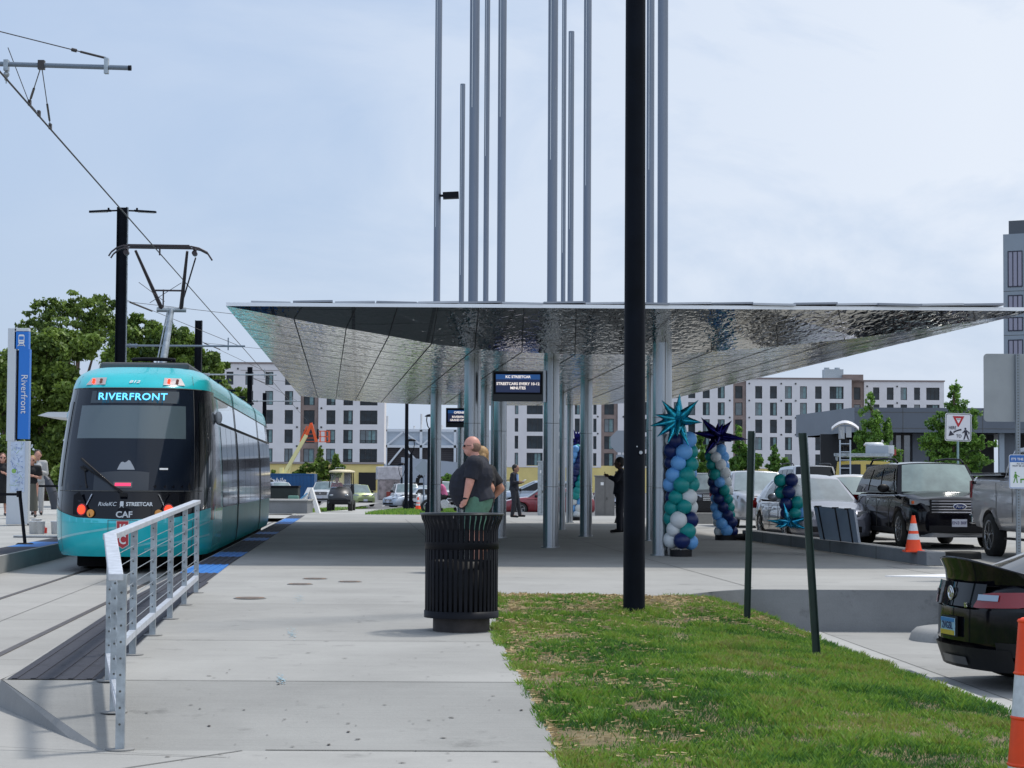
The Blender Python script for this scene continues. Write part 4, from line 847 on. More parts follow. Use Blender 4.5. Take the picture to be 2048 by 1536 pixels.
# masts
for px, pt, d, lab, lights in ((237, 415, 60, 'tallest looking black catenary mast with twin flat street lights behind the streetcar', 1), (393, 641, 83, 'middle black catenary mast above the streetcar roof', 0), (497, 734, 117, 'farthest black catenary mast beside the white apartment building', 0), (527, 786, 150, 'tiny distant black mast behind the streetcar end', 0)):
    bp_ = P(px, 1000, d); tp = P(px, pt, d); z0 = .1
    t = thing('catenary_mast', lab, 'mast', (bp_.x, d, z0), 0, 'black masts along the tracks'); w_ = .29 if lights else .26; h = tp.z - z0
    b = MB(); b.box((0, 0, h / 2), (w_, .04, h)); b.box((-w_ / 2 + .01, 0, h / 2), (.03, .26, h)); b.box((w_ / 2 - .01, 0, h / 2), (.03, .26, h)); obj('shaft', b, M['pole'], t)
    if lights:
        b = MB(); b.box((w_ / 2 + .02, -.05, h / 2), (.03, .03, h)); obj('conduit', b, M['galv'], t)
        for sg in (-1, 1):
            b = MB(); b.slab([(sg * .35, -.09, h - .12), (sg * .98, -.08, h - .155), (sg * 1.0, 0, h - .16), (sg * .98, .08, h - .155), (sg * .35, .09, h - .12)], (0, 0, .05)); b.cyl((sg * .14, 0, h - .09), (sg * .4, 0, h - .10), .025, n=8); b.cyl((sg * .42, 0, h - .08), (sg * .42, 0, h - .01), .03, n=8); lm = obj('street_light', b, M['pole'], t)
            b = MB(); b.slab([(sg * .45, -.06, h - .135), (sg * .93, -.05, h - .158), (sg * .93, .05, h - .158), (sg * .45, .06, h - .135)], (0, 0, -.01)); obj('diffuser', b, M['whitep'], lm)
    az = {60: 5.52, 83: 5.86, 117: 6.1}.get(d)
    if az:
        wxx = TX(-3.9, d) - bp_.x; b = MB(); b.cyl((w_ / 2, 0, az - z0), (wxx + .5, -.02, az - z0 + .0), .03, n=8); b.cyl((w_ / 2, 0, az - z0), (w_ / 2 + .35, 0, az - z0), .05, n=8); b.cyl((wxx, 0, az - z0 - .12), (wxx, 0, az - z0 + .25), .02, n=6)
        for q in (.12, .3): b.cyl((w_ / 2 + q, 0, az - z0 - .07), (w_ / 2 + q, 0, az - z0 + .07), .03, n=6)
        obj('bracket_arm', b, ar_m if d == 60 else M['galv'], t)
        b = MB(); b.cyl((w_ / 2, 0, az - z0 + 1.35), (wxx + .3, 0, az - z0 + .02), .008, n=5); b.cyl((w_ / 2, 0, az - z0 + 1.3), (wxx + 9, 14, az - z0 + .9), .008, n=5); b.cyl((w_ / 2 + .1, 0, az - z0 + 1.28), (w_ / 2 + .7, .4, az - z0 + 1.05), .02, n=6); obj('stay_wire', b, M['wire'], t)
# sign pylon on the far platform
p = PZ(76, 1056, .34); D = p.y
def PP(px, py): return P(px, py, D)
t = thing('station_pylon', 'white and blue station name pylon reading Riverfront on the far platform', 'pylon', (p.x, D, .34)); o_ = t.location.copy()
def rect(b, x0, y0, x1, y1, yo, th, m_=0): a = PP(x0, y0) - o_; c = PP(x1, y1) - o_; b.box(((a.x + c.x) / 2, yo + th / 2, (a.z + c.z) / 2), (abs(c.x - a.x), th, abs(a.z - c.z)), mat=m_)
bluep = mat('pylon_blue', (.012, .17, .60), .35, 0); wp = mat('pylon_white', (.55, .58, .62), .4, .1)
b = MB(); rect(b, 14.5, 882, 55, 1049, 0, .22); rect(b, 16, 656, 29, 882, 0, .22); rect(b, 29, 656, 57, 662.5, 0, .22); obj('frame', b, wp, t, bevel=.008)
b = MB(); rect(b, 29.5, 663, 57, 698, .0, .2); rect(b, 38, 698, 56.5, 878, .0, .2); obj('blue_panel', b, bluep, t)
b = MB(); rect(b, 29.5, 700, 37.5, 880, .12, .03); obj('slot', b, M['dark'], t)
mm = PP(48, 788) - o_; text('name_lettering', 'Riverfront', .235, M['white'], t, Matrix.Translation((mm.x, -.012, mm.z)) @ FACE @ Matrix.Rotation(R(-90), 4, 'Z'), .004, spacing=1.02)
b = MB(); c_ = PP(43, 680) - o_; plate_xz(b, rrect(.15, .24, .04), -.012, .006, c_.x, c_.z + .02, 0); plate_xz(b, rrect(.12, .09, .015), -.016, .004, c_.x, c_.z + .05, 1); b.box((c_.x, -.018, c_.z - .04), (.10, .004, .012), mat=1)
b.bar((c_.x - .05, -.01, c_.z - .10), (c_.x - .09, -.01, c_.z - .16), .006, .018); b.bar((c_.x + .05, -.01, c_.z - .10), (c_.x + .09, -.01, c_.z - .16), .006, .018); b.bar((c_.x - .07, -.01, c_.z - .135), (c_.x + .07, -.01, c_.z - .135), .006, .014); obj('tram_icon', b, [M['white'], bluep], t)
mapm = mat('map_poster', (.50, .58, .72), .5, 0, 5, .18, detail=8); b = MB(); rect(b, 22, 884, 49, 984, -.012, .01); obj('map_panel', b, mapm, t)
random.seed(11); b = MB()
for _ in range(70):
    a = PP(random.uniform(23, 46), random.uniform(888, 980)) - o_; an_ = random.uniform(0, 3.1); l_ = random.uniform(.03, .12); v = Vector((math.cos(an_) * l_, 0, math.sin(an_) * l_)); b.bar(Vector((a.x, -.0145, a.z)), Vector((min(a.x + v.x, (PP(48, 900) - o_).x), -.0145, a.z + v.z)), .002, .008, mat=random.choice((0, 0, 1, 2)))
a = PP(28, 942) - o_; b.cyl((a.x, -.013, a.z), (a.x, -.016, a.z), .06, n=10, mat=1)
obj('map_drawing', b, [mat('map_blue', (.06, .16, .45), .6), mat('map_green', (.25, .45, .12), .6), mat('map_grey', (.25, .3, .4), .6)], t)
b = MB(); b.box((0 - .12, .1, .02), (.62, .5, .04)); b.box((-.12, .1, .06), (.3, .25, .1)); obj('base_plate', b, mat('base_grey', (.10, .10, .11), .6), t)
# belt barrier post
p = PZ(50, 1089, .34); t = thing('belt_barrier', 'black retractable belt barrier post on the far platform edge', 'barrier', p); h = (1089 - 984) * p.y / F
b = MB(); b.cyl((0, 0, .02), (-.12, 0, h), .033, n=12); obj('post', b, M['black'], t); b = MB(); b.cyl((0, 0, 0), (0, 0, .03), .18, .14, 20); obj('base', b, M['black'], t)
b = MB(); b.cyl((-.125, 0, h - .1), (-.13, 0, h + .02), .05, n=12); obj('belt_head', b, M['black'], t); b = MB(); b.bar((-.13, 0, h - .05), (-1.2, .1, h - .05), .005, .05); obj('belt', b, M['black'], t)
t = thing('belt_barrier', 'horizontal black belt strung behind the pylon towards the streetcar', 'barrier', P(60, 972, 57)); b = MB(); b.bar((0, 0, 0), (.98, .3, .0), .006, .06); obj('belt', b, M['black'], t); b = MB(); b.cyl((.98, .3, .03), (1.0, .3, -1.0), .03, n=8); obj('post', b, M['black'], t)
# buckets and tray
t0 = PZ(72, 1074, .34)
for i, (px, dx) in enumerate(((68, 0), (79, .02), (112, 0), (73, .4))):
    p = PZ(px, 1071 if i < 3 else 1065, .34); b = MB(); h = .30; b.lathe([(0, .03), (.10, .03), (.12, h), (.125, h), (.125, h + .02), (0, h + .02)], n=16); o = obj('bucket', b, M['reflw'], loc=p)
    tag(o, ['white bucket at the left of the pair on the tray', 'white bucket just right of its twin beside the red jug', 'white bucket tucked against the left side of the streetcar', 'white bucket standing behind the front pair'][i], 'bucket', 'white buckets on the far platform')
p = PZ(88, 1067, .34); b = MB(); b.box((0, 0, .07), (.12, .12, .13)); b.cyl((0, 0, .13), (0, 0, .16), .03, n=10); o = obj('jug', b, mat('red_plastic', (.55, .03, .02), .4), loc=p, bevel=.01); tag(o, 'small red plastic jug beside the white buckets', 'jug')
p = PZ(72, 1075, .34); b = MB(); b.box((.15, 0, .015), (1.15, .5, .03)); b.box((.15, -.24, .03), (1.15, .02, .05)); o = obj('tray', b, M['reflw'], loc=p, bevel=.004); tag(o, 'flat pale tray lying under the white buckets', 'tray')
# far-left canopy blade and dark arching sculpture leg
b = MB(); a = P(75, 831, 70); c = P(165, 829, 70); b.slab([Vector((a.x, 70, a.z)), Vector((a.x + .35, 70, a.z + .12)), Vector((c.x + 1, 70, c.z + .10)), Vector((c.x + 1, 70, c.z - .20)), Vector((a.x + .3, 70, a.z - .03))], (-.3, 5, 0)); o = obj('small_canopy', b, wp); tag(o, 'small white canopy tip poking out left of the streetcar', 'canopy')
b = MB(); pts = [P(x_, y_, 66) for x_, y_ in ((84, 945), (95, 962), (105, 985), (111, 1008), (114, 1026))]
for (p0, r0), (p1_, r1) in zip(list(zip(pts, (.05, .12, .16, .16, .18))), list(zip(pts, (.05, .12, .16, .16, .18)))[1:]): b.cyl(p0, p1_, r0, r1, 10)
o = obj('sculpture', b, mat('sculpture_dark', (.05, .055, .07), .5, .3)); tag(o, 'dark curved metal sculpture leg between the people and the streetcar', 'sculpture')

# ------------------------------------------------------------------ buildings
def BX(px, d): return (px - 1024) * d / F
def BZ(py, d, px): return P(px, py, d).z
def window_mesh(w_, h_, mull, rail=False, bright=0):
    b = MB(); b.box((0, .10, 0), (w_, .02, h_), mat=0)
    f = .09
    for x_ in [-w_ / 2 + f / 2, w_ / 2 - f / 2] + mull: b.box((x_, .06, 0), (f, .08, h_), mat=1)
    b.box((0, .06, h_ / 2 - f / 2), (w_, .079, f), mat=1); b.box((0, .06, -h_ / 2 + f / 2), (w_, .079, f), mat=1)
    if bright: b.box((w_ * .18, .085, 0), (w_ * .36, .01, h_ * .92), mat=2)
    if rail:
        b.box((0, -.10, -h_ * .28), (w_ * 1.08, .03, .08), mat=1)
        x_ = -w_ * .54
        while x_ < w_ * .54: b.box((x_, -.10, -h_ * .40), (.05, .03, h_ * .26), mat=1); x_ += .19
        b.box((0, -.08, -h_ * .52), (w_ * 1.08, .12, .08), mat=1)
    return b.mesh('window')
bg2 = mat('sky_glass', (.05, .075, .085), .06, 0, .5, .6, ior=1.9); cur = mat('curtain_glass', (.16, .26, .27), .2, 0, 2, .3)
def block(name, label, d, x0, x1, ytop, ybot, bands, wins, dots=(), par=None, thick=5, cap=True, yc=None):
    """bands: (px0,px1,material); wins: (px0,px1,[(py0,py1)...],rail)"""
    cx = BX((x0 + x1) / 2, d); pc = yc or (x0 + x1) / 2
    t = thing(name, label, 'building', (cx, d, 0)); zt = BZ(ytop, d, pc); 
    walls = {}
    for a, c, m_ in bands:
        b = walls.setdefault((m_.name, a), (MB(), m_))[0]; xa, xc = BX(a, d) - cx, BX(c, d) - cx
        cuts = sorted([(w_[0], w_[1], w_[2]) for w_ in wins if w_[0] >= a - .5 and w_[1] <= c + .5])
        yo = .35 if m_ is M['bwall'] else 0
        x = a
        for w0, w1, ry in cuts:                       # solid piers, then lintels between the openings
            b.box(((BX(x, d) + BX(w0, d)) / 2 - cx, .25 + yo, (zt + BZ(ybot, d, pc)) / 2), (BX(w0, d) - BX(x, d), .5, zt - BZ(ybot, d, pc)))
            yy = [ytop] + [v for r_ in ry for v in r_] + [ybot]
            for q in range(0, len(yy), 2):
                za, zb2 = BZ(yy[q], d, pc), BZ(yy[q + 1], d, pc)
                if za > zb2: b.box(((BX(w0, d) + BX(w1, d)) / 2 - cx, .25 + yo, (za + zb2) / 2), (BX(w1, d) - BX(w0, d), .5, za - zb2))
            x = w1
        b.box(((BX(x, d) + BX(c, d)) / 2 - cx, .25 + yo, (zt + BZ(ybot, d, pc)) / 2), (BX(c, d) - BX(x, d), .5, zt - BZ(ybot, d, pc)))
    for b, m_ in walls.values(): obj('wall', b, m_, t)
    b = MB(); b.box(((BX(x0, d) + BX(x1, d)) / 2 - cx, thick / 2 + .9, (zt + BZ(ybot, d, pc)) / 2 - .2), (BX(x1, d) - BX(x0, d) - .1, thick, zt - BZ(ybot, d, pc) - .4)); obj('rear_volume', b, M['wwall'], t)
    if cap:
        b = MB(); b.box(((BX(x0, d) + BX(x1, d)) / 2 - cx, .3, zt + .06), (BX(x1, d) - BX(x0, d) + .3, 1.0, .25)); obj('parapet', b, mat('parapet_brown', (.24, .19, .18), .7), t)
    cache = {}
    for i, w_ in enumerate(wins):
        ro = .35 if any(m_ is M['bwall'] and a - .5 <= w_[0] and w_[1] <= c + .5 for a, c, m_ in bands) else 0
        for k_, (ya, yb) in enumerate(w_[2]):
            W_, H_ = BX(w_[1], d) - BX(w_[0], d), BZ(ya, d, pc) - BZ(yb, d, pc)
            br_ = random.choice((0, 0, 0, 1, 1, 2, 3)); key = (round(W_, 1), round(H_, 1), w_[3] if len(w_) > 3 else 0, br_)
            if key not in cache:
                mull = [0.0] if W_ > 1.3 else []
                if W_ > 2.4: mull = [-W_ / 6, W_ / 6]
                me = window_mesh(W_, H_, mull, len(w_) > 3 and w_[3], br_ in (1, 3))
                for m_ in (bg2 if br_ >= 2 else M['bglass'], M['bframe'], cur): me.materials.append(m_)
                cache[key] = me
            o = bpy.data.objects.new('window', cache[key]); C.objects.link(o); o.parent = t
            o.location = ((BX(w_[0], d) + BX(w_[1], d)) / 2 - cx, .18 + ro, (BZ(ya, d, pc) + BZ(yb, d, pc)) / 2)
    if dots:
        for px, py in dots: 
            b = MB(); b.cyl((0, -.02, 0), (0, -.12, 0), .16, n=8); o = obj('vent', b, M['bframe'], t); o.location = (BX(px, d) - cx, 0, BZ(py, d, pc))
    return t, cx, zt
R5 = [(744, 770), (782, 810), (820, 848), (859, 886), (897, 924)]
WL = [(402, 414, R5), (426, 438, R5), (452, 466, R5), (490, 506, R5), (530, 546, R5), (569.5, 586, R5), (607, 629, R5), (653, 671, R5, 1), (687, 706, R5, 1), (720, 755, R5, 1)]
random.seed(5)
t, cx, zt = block('apartment_building', 'white five storey apartment block with brown bay and yellow ground floor on the left', 330, 396, 769, 727, 926, [(396, 601, M['wwall']), (601, 637, M['bwall']), (637, 769, M['wwall'])], WL, [(x_, y_) for x_ in (475, 594.5, 643) for y_ in (738, 816, 854, 892)], yc=580)
d = 330; b = MB(); b.box((0, .35, (BZ(926, d, 580) - 1) / 2 - .2), (BX(769, d) - BX(396, d) - .2, .5, BZ(926, d, 580) + 1.4)); obj('ground_floor', b, M['ywall'], t)
b = MB()
for xa, xb in ((690, 703), (719, 753)): b.box(((BX(xa, d) + BX(xb, d)) / 2 - cx, .0, BZ(962, d, 580)), (BX(xb, d) - BX(xa, d), .25, BZ(944, d, 580) - BZ(980, d, 580)))
obj('shop_opening', b, M['dark'], t)
b = MB(); b.box((0, -.12, BZ(925.5, d, 580)), (BX(769, d) - BX(396, d), .2, .3)); b.box((0, -.03, BZ(741, d, 580)), (BX(600, d) - BX(396, d), .05, .08)); obj('ledge', b, mat('ledge', (.33, .29, .28), .7), t)
R5b = [(772, 797), (805, 831), (839, 866), (874, 900), (908, 934)]
WR = [(1377, 1391, R5b), (1406, 1420, R5b), (1436, 1450, R5b), (1471, 1486, R5b), (1511, 1525, R5b), (1540.5, 1554.5, R5b), (1570.5, 1584.5, R5b), (1600.5, 1614.5, R5b), (1631, 1644, R5b), (1660, 1688, R5b)]
WR0 = [(1030, 1037, R5b), (1054, 1086, R5b), (1104, 1124, R5b), (1150, 1160, R5b), (1187, 1193.5, R5b), (1209, 1228.5, R5b), (1262, 1276, R5b), (1290, 1304, R5b), (1320, 1334, R5b), (1348, 1362, R5b)]
t, cx, zt = block('apartment_building', 'long white apartment block with brown bays behind the canopy, centre to right', 365, 1013, 1704, 757, 937, [(1013, 1203, M['wwall']), (1203, 1236, M['bwall']), (1236, 1467, M['wwall']), (1467, 1493, M['bwall']), (1493, 1704, M['wwall'])], WR0 + WR, [(x_, y_) for x_ in (1196, 1247, 1460, 1499, 1563, 1592) for y_ in (767, 801, 835, 869)], yc=1500)
d = 365; b = MB(); b.box((0, .35, (BZ(935, d, 1500) - 1.2) / 2), (BX(1704, d) - BX(1013, d) - .2, .5, BZ(935, d, 1500) + 1.5)); obj('ground_floor', b, M['ywall'], t)
b = MB(); a = BX(1655, d) - cx; b.box((a + 1.8, 5, zt + 1.0), (3.4, 3, 1.9)); 
for q in (.7, 2.6): b.cyl((a + q, 5, zt + 1.9), (a + q, 5, zt + 2.3), .5, n=10)
obj('rooftop_unit', b, M['galv'], t)
b = MB(); b.box((a + 5.0, 4, zt + .4), (3.5, 5, 1.0)); obj('roof_curb', b, M['bwall'], t)
R2 = [(775, 800), (809, 835), (843, 868)]
t, cx, zt = block('apartment_building', 'white apartment wing with five top windows right of the brown recess', 372, 1704, 1889, 762.5, 960, [(1704, 1729, M['bwall']), (1729, 1889, M['wwall'])], [(1709, 1722.5, R2)] + [(a_, c_, R2) for a_, c_ in ((1747, 1759.5), (1774.5, 1788), (1802, 1815), (1829, 1841), (1853.5, 1880))], [(x_, y_) for x_ in (1735, 1795) for y_ in (773, 806)], yc=1800)
# steel stadium structure
d = 400; t = thing('stadium_stand', 'white steel truss stand with dark louvres between the two apartment blocks', 'stadium', (BX(850, d), d, 0)); cx = BX(850, d); BQ = lambda px, py: (BX(px, d) - cx, 0, BZ(py, d, 850))
ws_ = mat('white_steel', (.66, .70, .75), .4, .2); b = MB()
for px in (773, 843, 911, 980): b.box((BX(px, d) - cx, -.6, (BZ(860, d, 850)) / 2), (.5, .5, BZ(860, d, 850)))
for py in (861, 893): b.box((BX(860, d) - cx, -.6, BZ(py, d, 850)), (22, .5, .5))
for a_, c_ in (((776, 890), (808, 863)), ((808, 863), (841, 888)), ((778, 930), (808, 893)), ((808, 893), (835, 922)), ((846, 890), (876, 863)), ((876, 863), (909, 888))): p0, p1_ = Vector(BQ(*a_)), Vector(BQ(*c_)); b.bar(p0 + Vector((0, -.6, 0)), p1_ + Vector((0, -.6, 0)), .35, .35, (0, 1, 0))
obj('truss', b, ws_, t)
b = MB(); b.box((BX(860, d) - cx, .2, (BZ(862, d, 850) + BZ(892, d, 850)) / 2), (22, .3, BZ(862, d, 850) - BZ(893, d, 850))); obj('panel', b, mat('pale_panel', (.48, .55, .63), .6), t)
b = MB(); b.box((BX(860, d) - cx, .5, (BZ(894, d, 850) + BZ(932, d, 850)) / 2), (22, .3, BZ(894, d, 850) - BZ(932, d, 850)))
for q in range(9): b.box((BX(860, d) - cx, .3, BZ(896 + q * 4, d, 850)), (22, .1, .12), mat=1)
obj('louvre', b, [mat('louvre_dark', (.045, .04, .045), .7), mat('louvre_edge', (.10, .09, .10), .6)], t)
b = MB(); b.slab([(BX(805, d) - cx, -3, -1), (BX(805, d) - cx, -3, BZ(915, d, 850)), (BX(935, d) - cx, -3, BZ(926, d, 850)), (BX(935, d) - cx, -3, -1)], (0, .4, 0)); b.box((BX(780, d) - cx, -2, BZ(948, d, 850) - .5), (7, .3, 4.2)); obj('grey_wall', b, mat('wall_grey_blue', (.38, .43, .50), .7), t)
b = MB()
for px, y0, y1 in ((775, 832, 860), (843, 828, 860), (829, 852, 860), (884, 850, 860)): p0 = Vector(BQ(px, y1)); p1_ = Vector(BQ(px, y0)); b.cyl(p0, p1_, .22, n=6)
obj('light_mast', b, M['white'], t)
# grey modern restaurant building
d = 110; cx = BX(1710, d); t = thing('restaurant_building', 'low dark grey modern building with wide fascia on the right', 'building', (cx, d, 0)); gp = mat('grey_panel', (.105, .125, .155), .5, .1, .8, .06); gp2 = mat('grey_panel_light', (.17, .195, .23), .45, .15, .8, .06)
zt = BZ(815, d, 1750); zb = BZ(864.5, d, 1750); x0 = BX(1710, d) - cx; x1 = BX(2200, d) - cx; wl = P(1592, 832, 123); lx = wl.x - cx
b = MB(); b.box(((x0 + x1) / 2, 1.0, (zt + zb) / 2), (x1 - x0, 2, zt - zb)); obj('fascia', b, gp, t)
b = MB(); b.slab([(x0 - .01, 0, zb), (x0 - .01, 0, zt), (lx, 13, zt), (lx, 13, zb)], (2.0, 1.5, 0)); obj('side_fascia', b, gp2, t)
b = MB(); b.slab([(x0, .5, zt - .05), (x1, .5, zt - .05), (x1, 18, zt - .05), (lx, 13, zt - .05)], (0, 0, .05)); b.slab([(x0, .5, zb), (x1, .5, zb), (x1, 18, zb), (lx, 13, zb)], (0, 0, .05)); obj('roof', b, gp, t)
j = MB(); j.box(((x0 + x1) / 2, -.004, zt - .25), (x1 - x0, .01, .03)); j.box(((x0 + x1) / 2, -.004, zb + .22), (x1 - x0, .01, .03))
for q in (2.6, 6.9, 11): j.box((x0 + q, -.004, (zt + zb) / 2), (.03, .01, zt - zb))
obj('panel_joint', j, M['joint'], t)
QX = lambda px: BX(px, d + 2.5) * 1.0 - cx
dkw = mat('dark_wall', (.018, .019, .022), .6)
for a_, c_, y_ in ((1655, 1692, 5), (1692, 1775, 6), (1855, 2000, 4), (2022, 2100, 4)):
    b = MB(); b.box(((QX(a_) + QX(c_)) / 2, y_, zb / 2), (QX(c_) - QX(a_), .3, zb)); obj('dark_wall', b, dkw, t)
for a_, c_, y_ in ((1824, 1856, 2.4), (1997, 2022, 1.4)):
    b = MB(); b.box(((QX(a_) + QX(c_)) / 2, y_, zb / 2), (QX(c_) - QX(a_), .3, zb)); b.box(((QX(a_) + QX(c_)) / 2, y_ - .16, 1.6), (QX(c_) - QX(a_), .02, .03), mat=1); obj('grey_wall', b, [gp, M['joint']], t)
b = MB(); b.box((QX(1989), .9, zb / 2), (.28, .28, zb)); obj('column', b, mat('column_light', (.30, .36, .42), .5), t)
for k_, (a_, c_) in enumerate(((1777, 1790), (1790, 1806), (1806, 1824))):
    b = MB(); xa, xb = QX(a_), QX(c_); b.box(((xa + xb) / 2, 2.6, zb / 2), (xb - xa, .05, zb)); 
    for x_ in (xa + .03, xb - .03): b.box((x_, 2.5, zb / 2), (.07, .1, zb), mat=1)
    for z_ in (zb - .05, 1.35): b.box(((xa + xb) / 2, 2.5, z_), (xb - xa, .09, .10), mat=1)
    obj('glass_door' if k_ else 'window', b, [mat('shop_glass', (.10, .12, .14), .05, 0, 1.2, .6, ior=2.0), M['bframe']], t)
# tall grey building at the right edge
d = 160; cx = BX(2048, d); t = thing('grey_tower', 'tall blue grey panelled building cut by the right frame edge', 'building', (cx, d, 0)); yaw_ = .55
tg = mat('tower_panel', (.29, .33, .37), .55, .1, .4, .05); zt = BZ(469, d, 2030); xl = BX(2009, d) - cx
def TP(s, z, o=0): return Vector((xl + s, s * -yaw_ - o, z))
b = MB(); b.slab([TP(0, 0), TP(14, 0), TP(14, zt), TP(0, zt)], (9, 20, 0)); obj('wall', b, tg, t)
b = MB(); b.slab([TP(.5, zt - .1, -.5), TP(14, zt - .1, -.5), TP(14, zt + 1.1, -.5), TP(.5, zt + 1.1, -.5)], (4, 8, 0)); obj('penthouse', b, mat('penthouse', (.10, .11, .125), .6), t)
j = MB()
rowsw = [(504, 574), (592, 628), (636, 662), (681, 712), (725, 755), (770, 800)]
for ya, yb in rowsw:
    za, zc = BZ(ya, d, 2030), BZ(yb, d, 2030)
    for s0 in (.30, 2.4):
        b = MB(); b.slab([TP(s0, zc, .03), TP(s0 + 1.0, zc, .03), TP(s0 + 1.0, za, .03), TP(s0, za, .03)], (0, .05, 0))
        for q in range(4): b.slab([TP(s0 + q / 3 * .96, zc, .06), TP(s0 + q / 3 * .96 + .06, zc, .06), TP(s0 + q / 3 * .96 + .06, za, .06), TP(s0 + q / 3 * .96, za, .06)], (0, .04, 0), 1)
        for z_ in (za, zc): b.slab([TP(s0, z_ - .04, .06), TP(s0 + 1.02, z_ - .04, .06), TP(s0 + 1.02, z_ + .04, .06), TP(s0, z_ + .04, .06)], (0, .04, 0), 1)
        obj('window', b, [mat('tower_glass', (.30, .28, .34), .15, .2), mat('tower_frame', (.03, .03, .05), .5)], t)
    z_ = zc - .38; j.slab([TP(0, z_, .01), TP(14, z_, .01), TP(14, z_ + .04, .01), TP(0, z_ + .04, .01)], (0, .01, 0))
obj('panel_joint', j, M['joint'], t)
# building sliver at far left
b = MB(); a = P(-60, 743, 140); c = P(8, 806, 140); b.box(((a.x + c.x) / 2, 143, (a.z + c.z) / 2), (c.x - a.x, 6, a.z - c.z)); t = obj('white_house', b, M['wwall']); tag(t, 'edge of a white building with dark window at the far left', 'building')
b = MB(); b.box((P(1, 0, 140).x, 139.9, (a.z + c.z) / 2 + .2), (.45, .1, 1.2)); obj('window', b, M['bframe'], t)
b = MB(); a = P(10, 745, 141); c = P(16, 806, 141); b.box(((a.x + c.x) / 2, 141, 3.2), (.3, .3, 6.4)); obj('wall_fin', b, M['wwall'], t)

# ------------------------------------------------------------------ trees
lm_dark = leafmat('leaf_dark', (.04, .080, .016), (.28, .40, .07)); lm_fresh = leafmat('leaf_fresh', (.045, .12, .02), (.22, .40, .06)); lm_conifer = leafmat('leaf_deep', (.03, .07, .015), (.27, .40, .06))
def tree(name, label, base, blobs, nleaf, ls, lmat, trunk=.15, group=None, top=None, cat='tree', limbs=True):
    """blobs: (dx, dy, z, rx, ry, rz) clumps of leaves around the base"""
    t = thing(name, label, cat, base, 0, group); rg = np.random.default_rng(abs(hash(label)) % 9999 if False else len(label) * 131 + int(nleaf))
    vol = np.array([b_[3] * b_[4] * b_[5] for b_ in blobs]) ** .8; pr = vol / vol.sum(); idx = rg.choice(len(blobs), nleaf, p=pr); B_ = np.array(blobs)[idx]
    dirs = rg.standard_normal((nleaf, 3)); dirs /= np.linalg.norm(dirs, axis=1)[:, None]; rad_ = rg.random(nleaf) ** .45 * (1 + .22 * rg.standard_normal(nleaf) * (rg.random(nleaf) < .25))
    off_ = dirs * rad_[:, None]
    # sub-clumping so that light and dark masses and gaps appear
    cl_ = rg.standard_normal((len(blobs) * 22, 3)); cl_ /= np.linalg.norm(cl_, axis=1)[:, None]; cl_ *= (rg.random(len(cl_)) ** .4 * (1 + .25 * rg.random(len(cl_))))[:, None]
    ci = rg.integers(0, 22, nleaf) + idx * 22; off_ = off_ * (.20 + .16 * rg.random(len(cl_))[ci])[:, None] + cl_[ci] * .84
    pos = B_[:, :3] + off_ * B_[:, 3:6]
    tone = np.clip(.42 + .28 * (rg.random(len(cl_))[ci] - .5) * 2 + .18 * rg.standard_normal(nleaf), 0, 1)
    a_ = rg.standard_normal((nleaf, 3)); a_ /= np.linalg.norm(a_, axis=1)[:, None]; c_ = np.cross(a_, rg.standard_normal((nleaf, 3))); c_ /= np.linalg.norm(c_, axis=1)[:, None]
    s_ = ls * (.6 + .8 * rg.random(nleaf))[:, None]
    V = np.stack([pos - a_ * s_, pos + c_ * s_ * .55, pos + a_ * s_, pos - c_ * s_ * .55], 1).reshape(-1, 3)
    o = bpy.data.objects.new('crown', npmesh('crown', V, np.arange(nleaf)[:, None] * 4 + np.array([[0, 1, 2, 3]]), lmat, np.repeat(tone, 4))); C.objects.link(o); o.parent = t
    b = MB(); zmax = max(b_[2] for b_ in blobs); b.cyl((0, 0, -.3), (0, 0, zmax * .55), trunk, trunk * .6, 8); b.cyl((0, 0, zmax * .55), (0, 0, zmax), trunk * .6, trunk * .15, 6)
    if limbs:
        for b_ in blobs: b.cyl((0, 0, max(.3, b_[2] * .45)), (b_[0], b_[1], b_[2] + b_[5] * .4), trunk * .4, trunk * .08, 5)
    obj('trunk', b, M['bark'], t); return t
def pxtree(name, label, px, py, d, blobs, *a, **k):
    """blobs given in pixels: (px, py, rx, ry)"""
    g0 = P(px, py, d); u = d / F
    bl = [((bx - px) * u, dz_ * u, P(bx, by, d).z - g0.z, rx * u, (rx + ry) / 2 * u, ry * u) for bx, by, rx, ry, dz_ in [(*q, 0) if len(q) == 4 else q for q in blobs]]
    return tree(name, label, g0, bl, *a, **k)
G_ = 'big trees behind the streetcar'
pxtree('broadleaf_tree', 'big dark leafy tree rising behind the blue pylon', 90, 990, 100, [(100, 690, 50, 32), (60, 730, 60, 50), (150, 700, 70, 60), (90, 800, 90, 70), (150, 850, 70, 90), (60, 860, 80, 70), (40, 780, 60, 60), (110, 930, 60, 70)], 52000, .12, lm_dark, .35, G_)
pxtree('airy_tree', 'tall airy tree with thin crown poking above the dark tree', 150, 985, 128, [(100, 615, 42, 28), (160, 610, 55, 28), (70, 640, 38, 22), (210, 625, 38, 32), (140, 650, 85, 28), (200, 660, 45, 35), (50, 655, 25, 20)], 6500, .13, lm_dark, .22, G_)
pxtree('broadleaf_tree', 'rounded green tree between the first two black masts', 300, 990, 112, [(285, 670, 50, 35), (340, 690, 50, 40), (300, 730, 80, 50), (370, 720, 40, 40), (240, 690, 30, 40), (230, 760, 60, 60), (410, 750, 42, 45), (260, 640, 28, 14)], 46000, .12, lm_conifer, .3, G_)
